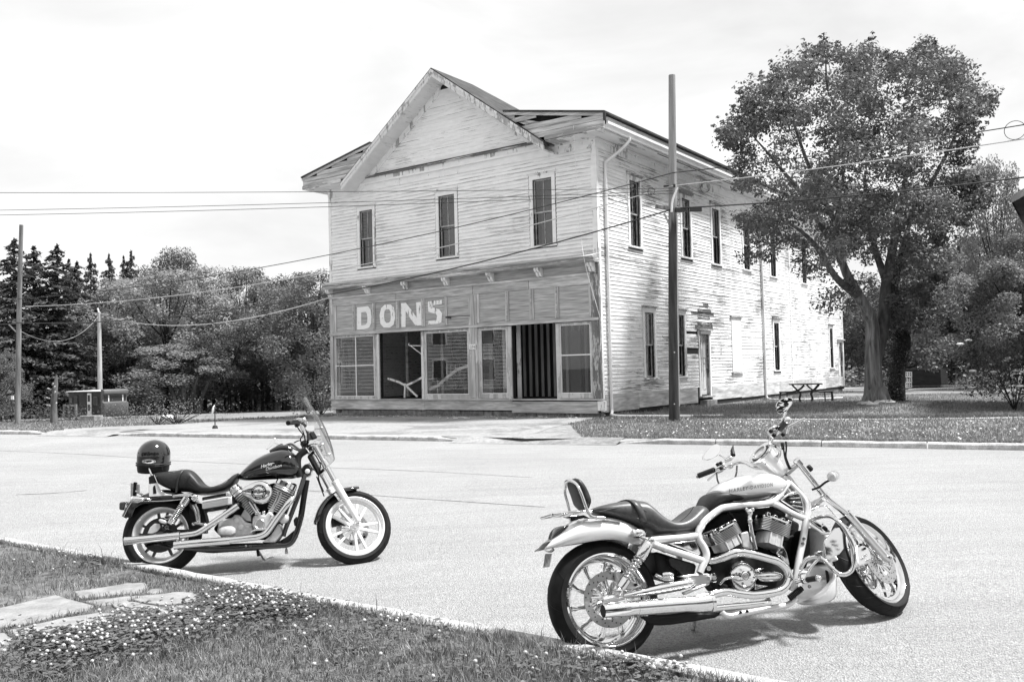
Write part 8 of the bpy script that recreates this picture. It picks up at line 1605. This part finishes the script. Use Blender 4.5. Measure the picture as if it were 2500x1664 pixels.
PC = px_scatter(SEG, 3000); n = len(PC); hh = rng.uniform(.025, .055, n); V, F_ = [], []
for k in range(3):
    a = rng.uniform(0, math.tau, n)+k*2.094; c = PC+np.stack([np.cos(a)*.009, np.sin(a)*.009, hh], 1); s2 = rng.uniform(.008, .0125, n); nx = np.stack([np.cos(a), np.sin(a), rng.normal(size=n)*.25], 1); sx_ = np.stack([-np.sin(a), np.cos(a), rng.normal(size=n)*.2], 1)
    ring = [c+nx*(s2*math.cos(q_))[:, None]+sx_*(s2*math.sin(q_))[:, None] for q_ in np.arange(6)*math.tau/6]; V.append(np.stack(ring, 1).reshape(-1, 3)); F_.append(np.arange(6*n).reshape(n, 6)+k*6*n)
fast_mesh('clover', np.concatenate(V), np.concatenate(F_), m_clover, kind='stuff')
PF = px_scatter(SEG, 270); n = len(PF); V, F_ = [], []; k0_ = 0
uv = [(math.cos(a)*math.cos(e), math.sin(a)*math.cos(e), math.sin(e)) for e in (-.9, -.2, .5, 1.1) for a in np.arange(7)*math.tau/7+e]
for p in PF:
    r = rng.uniform(.006, .0118); c = p+A(rng.normal()*.006, rng.normal()*.006, rng.uniform(.05, .085))
    for u in uv:                                    # each head a bunch of small upright florets
        u = A(*u); t_ = nrm(np.cross(u, A(.3, .5, .8)+rng.normal(size=3)*.2)); b_ = np.cross(u, t_); q_ = c+u*r*A(1, 1, .85)*.55
        V += [q_-t_*r*.34, q_+b_*r*.34, q_+t_*r*.34, q_-b_*r*.34, q_+u*r*.62]; F_ += [(k0_, k0_+1, k0_+4), (k0_+1, k0_+2, k0_+4), (k0_+2, k0_+3, k0_+4), (k0_+3, k0_, k0_+4)]; k0_ += 5
fast_mesh('clover_flowers', np.array(V), np.array(F_), m_floret, kind='stuff')
# broad weed leaves: plantain and dandelion rosettes
V, F_ = [], []
for px, py, s2 in ((498, 1510, 1.5), (200, 1380, 1.2), (228, 1378, 1.1), (560, 1480, .9), (1050, 1560, 1.), (860, 1590, 1.1), (1240, 1620, .9), (330, 1545, 1.1), (1660, 1648, .9), (150, 1640, 1.2), (700, 1530, .8)):
    q_ = on_z(px, py, .16)
    for j in range(int(7*s2)):
        a = rng.uniform(0, math.tau); ln = rng.uniform(.05, .10)*s2; d = A(math.cos(a), math.sin(a), 0); sd = A(-d[1], d[0], 0); el = rng.uniform(.3, 1.1); k = len(V); w_ = ln*.16
        for t, wf in ((0, .25), (.35, .9), (.7, 1.), (1., .05)):
            c = q_+d*ln*t*math.cos(el)+A(0, 0, 1)*(ln*t*math.sin(el)-.35*ln*t*t); V += [c-sd*w_*wf, c+sd*w_*wf]
        F_ += [(k, k+1, k+3, k+2), (k+2, k+3, k+5, k+4), (k+4, k+5, k+7, k+6)]
fast_mesh('weeds', np.array(V), np.array(F_), m_blade, kind='stuff')
# blades over the far verge and lawn, ragged tufts along the far kerb, by the forecourt and the pavement strip
def far_scatter(n, x0, x1, ya, yb):
    X = rng.uniform(x0, x1, n); Y = ya(X)+(yb(X)-ya(X))*rng.random(n)**1.5; return X, Y
k_on = lambda X, Y: (np.abs(X) < Y*.63)
bmask = lambda X, Y: (((np.stack([X, Y], 1)-BC[:2])@BV[:2] > -.3) & ((np.stack([X, Y], 1)-BC[:2])@BU[:2] > -.2))
fpoly = [tuple(on_lawn(*p)[:2]) for p in fore_top]+[tuple((kerb_at(p[0])+A(.08, .16, 0))[:2]) for p in fore_bot]
X, Y = far_scatter(150000, 1.5, 25, lambda x: fk_y(x)+.2, lambda x: 42+0*x); kk = k_on(X, Y) & ~bmask(X, Y) & ~np.array([inside(a, b, fpoly) for a, b in zip(X, Y)]); X, Y = X[kk], Y[kk]
m_far = leaf2('far_grass', .16, .30); blades('grass', X, Y, lawn_z(X, Y)-.005, rng.uniform(.03, .09, len(X))*(.6+.9*vnoise(X, Y, .9, 6)), rng.uniform(.012, .024, len(X)), m_far, .8)
X, Y = far_scatter(60000, -40, -4, lambda x: np.maximum(fk_y(x)+.3, 26), lambda x: 64+0*x); kk = k_on(X, Y) & ~bmask(X, Y) & ~np.array([inside(a, b, fpoly) for a, b in zip(X, Y)]); X, Y = X[kk], Y[kk]; blades('grass', X, Y, lawn_z(X, Y)-.005, rng.uniform(.04, .10, len(X))*(.6+.9*vnoise(X, Y, .5, 6)), rng.uniform(.02, .05, len(X)), m_far, .8)
X = np.concatenate([rng.uniform(2., 9.5, 6000), rng.uniform(-24, -13, 1500)]); Y = fk_y(X)+.16+rng.random(len(X))**2*.35; dens = vnoise(X, Y*0, 1.4, 8); kk = (dens > .35) & (rng.random(len(X)) < dens); X, Y = X[kk], Y[kk]; blades('grass', X, Y, lawn_z(X, Y)-.01, rng.uniform(.05, .14, len(X)), rng.uniform(.008, .016, len(X)), m_far, 1.4)
PVX = rng.uniform(pa[0][0], pa[-1][0], 7000); PVY = np.interp(PVX, [p[0] for p in pa], [p[1] for p in pa])+.24+rng.random(7000)**2*.6; blades('grass', PVX, PVY, lawn_z(PVX, PVY), rng.uniform(.06, .17, 7000), rng.uniform(.008, .02, 7000), m_far, .9)
s_ = rng.uniform(-.3, 12.4, 2600); P = BC[None]+BU[None]*s_[:, None]-BV[None]*(.05+rng.random(2600)[:, None]**2*.9); kk = vnoise(s_, s_*0, .9, 5) > .45; P = P[kk]; blades('grass', P[:, 0], P[:, 1], lawn_z(P[:, 0], P[:, 1])-.01, rng.uniform(.05, .20, len(P)), rng.uniform(.01, .02, len(P)), m_far, .9)
s_ = rng.uniform(.2, 27, 5000); P = BC[None]+BV[None]*s_[:, None]-BU[None]*(.10+rng.random(5000)[:, None]**2*.8); kk = vnoise(s_, s_*0, .7, 15) > .4; P = P[kk]; blades('grass', P[:, 0], P[:, 1], lawn_z(P[:, 0], P[:, 1])-.01, rng.uniform(.06, .22, len(P)), rng.uniform(.012, .024, len(P)), m_far, .9)
n = 900; X, Y = far_scatter(n, 2.5, 14, lambda x: fk_y(x)+.3, lambda x: fk_y(x)+9); V = np.stack([X, Y, lawn_z(X, Y)+.06], 1); V4, F4 = leaves(V, rng.uniform(.03, .055, n), 1., None, .9); fast_mesh('clover_flowers', V4, F4, m_floret, kind='stuff')
# fallen bits on the forecourt and the kerb
mb = Mb()
for _ in range(90): c = BC+BU*rng.uniform(.3, 11.5)-BV*rng.uniform(.2, 1.6)*rng.random()**.5; c[2] = float(lawn_z(c[0], c[1]))+.015; mb.box(c, (rng.uniform(.04, .22), rng.uniform(.03, .09), .02), nrm(A(rng.normal(), rng.normal(), .05)), nrm(A(rng.normal(), rng.normal(), 0)), A(0, 0, 1))
mb.build('debris', m_raw, None, None, kind='stuff')
mb = Mb()
for _ in range(70): c = P0+NKD*rng.uniform(-1.5, 2.4)+NKN*rng.uniform(.03, .17); z = float(road_z(c[0], c[1]))+NKH+.006; mb.ball(A(c[0], c[1], z), (rng.uniform(.003, .007), rng.uniform(.002, .004), .002), 6, 4)
mb.build('grit', m_mblk, None, None, kind='stuff')
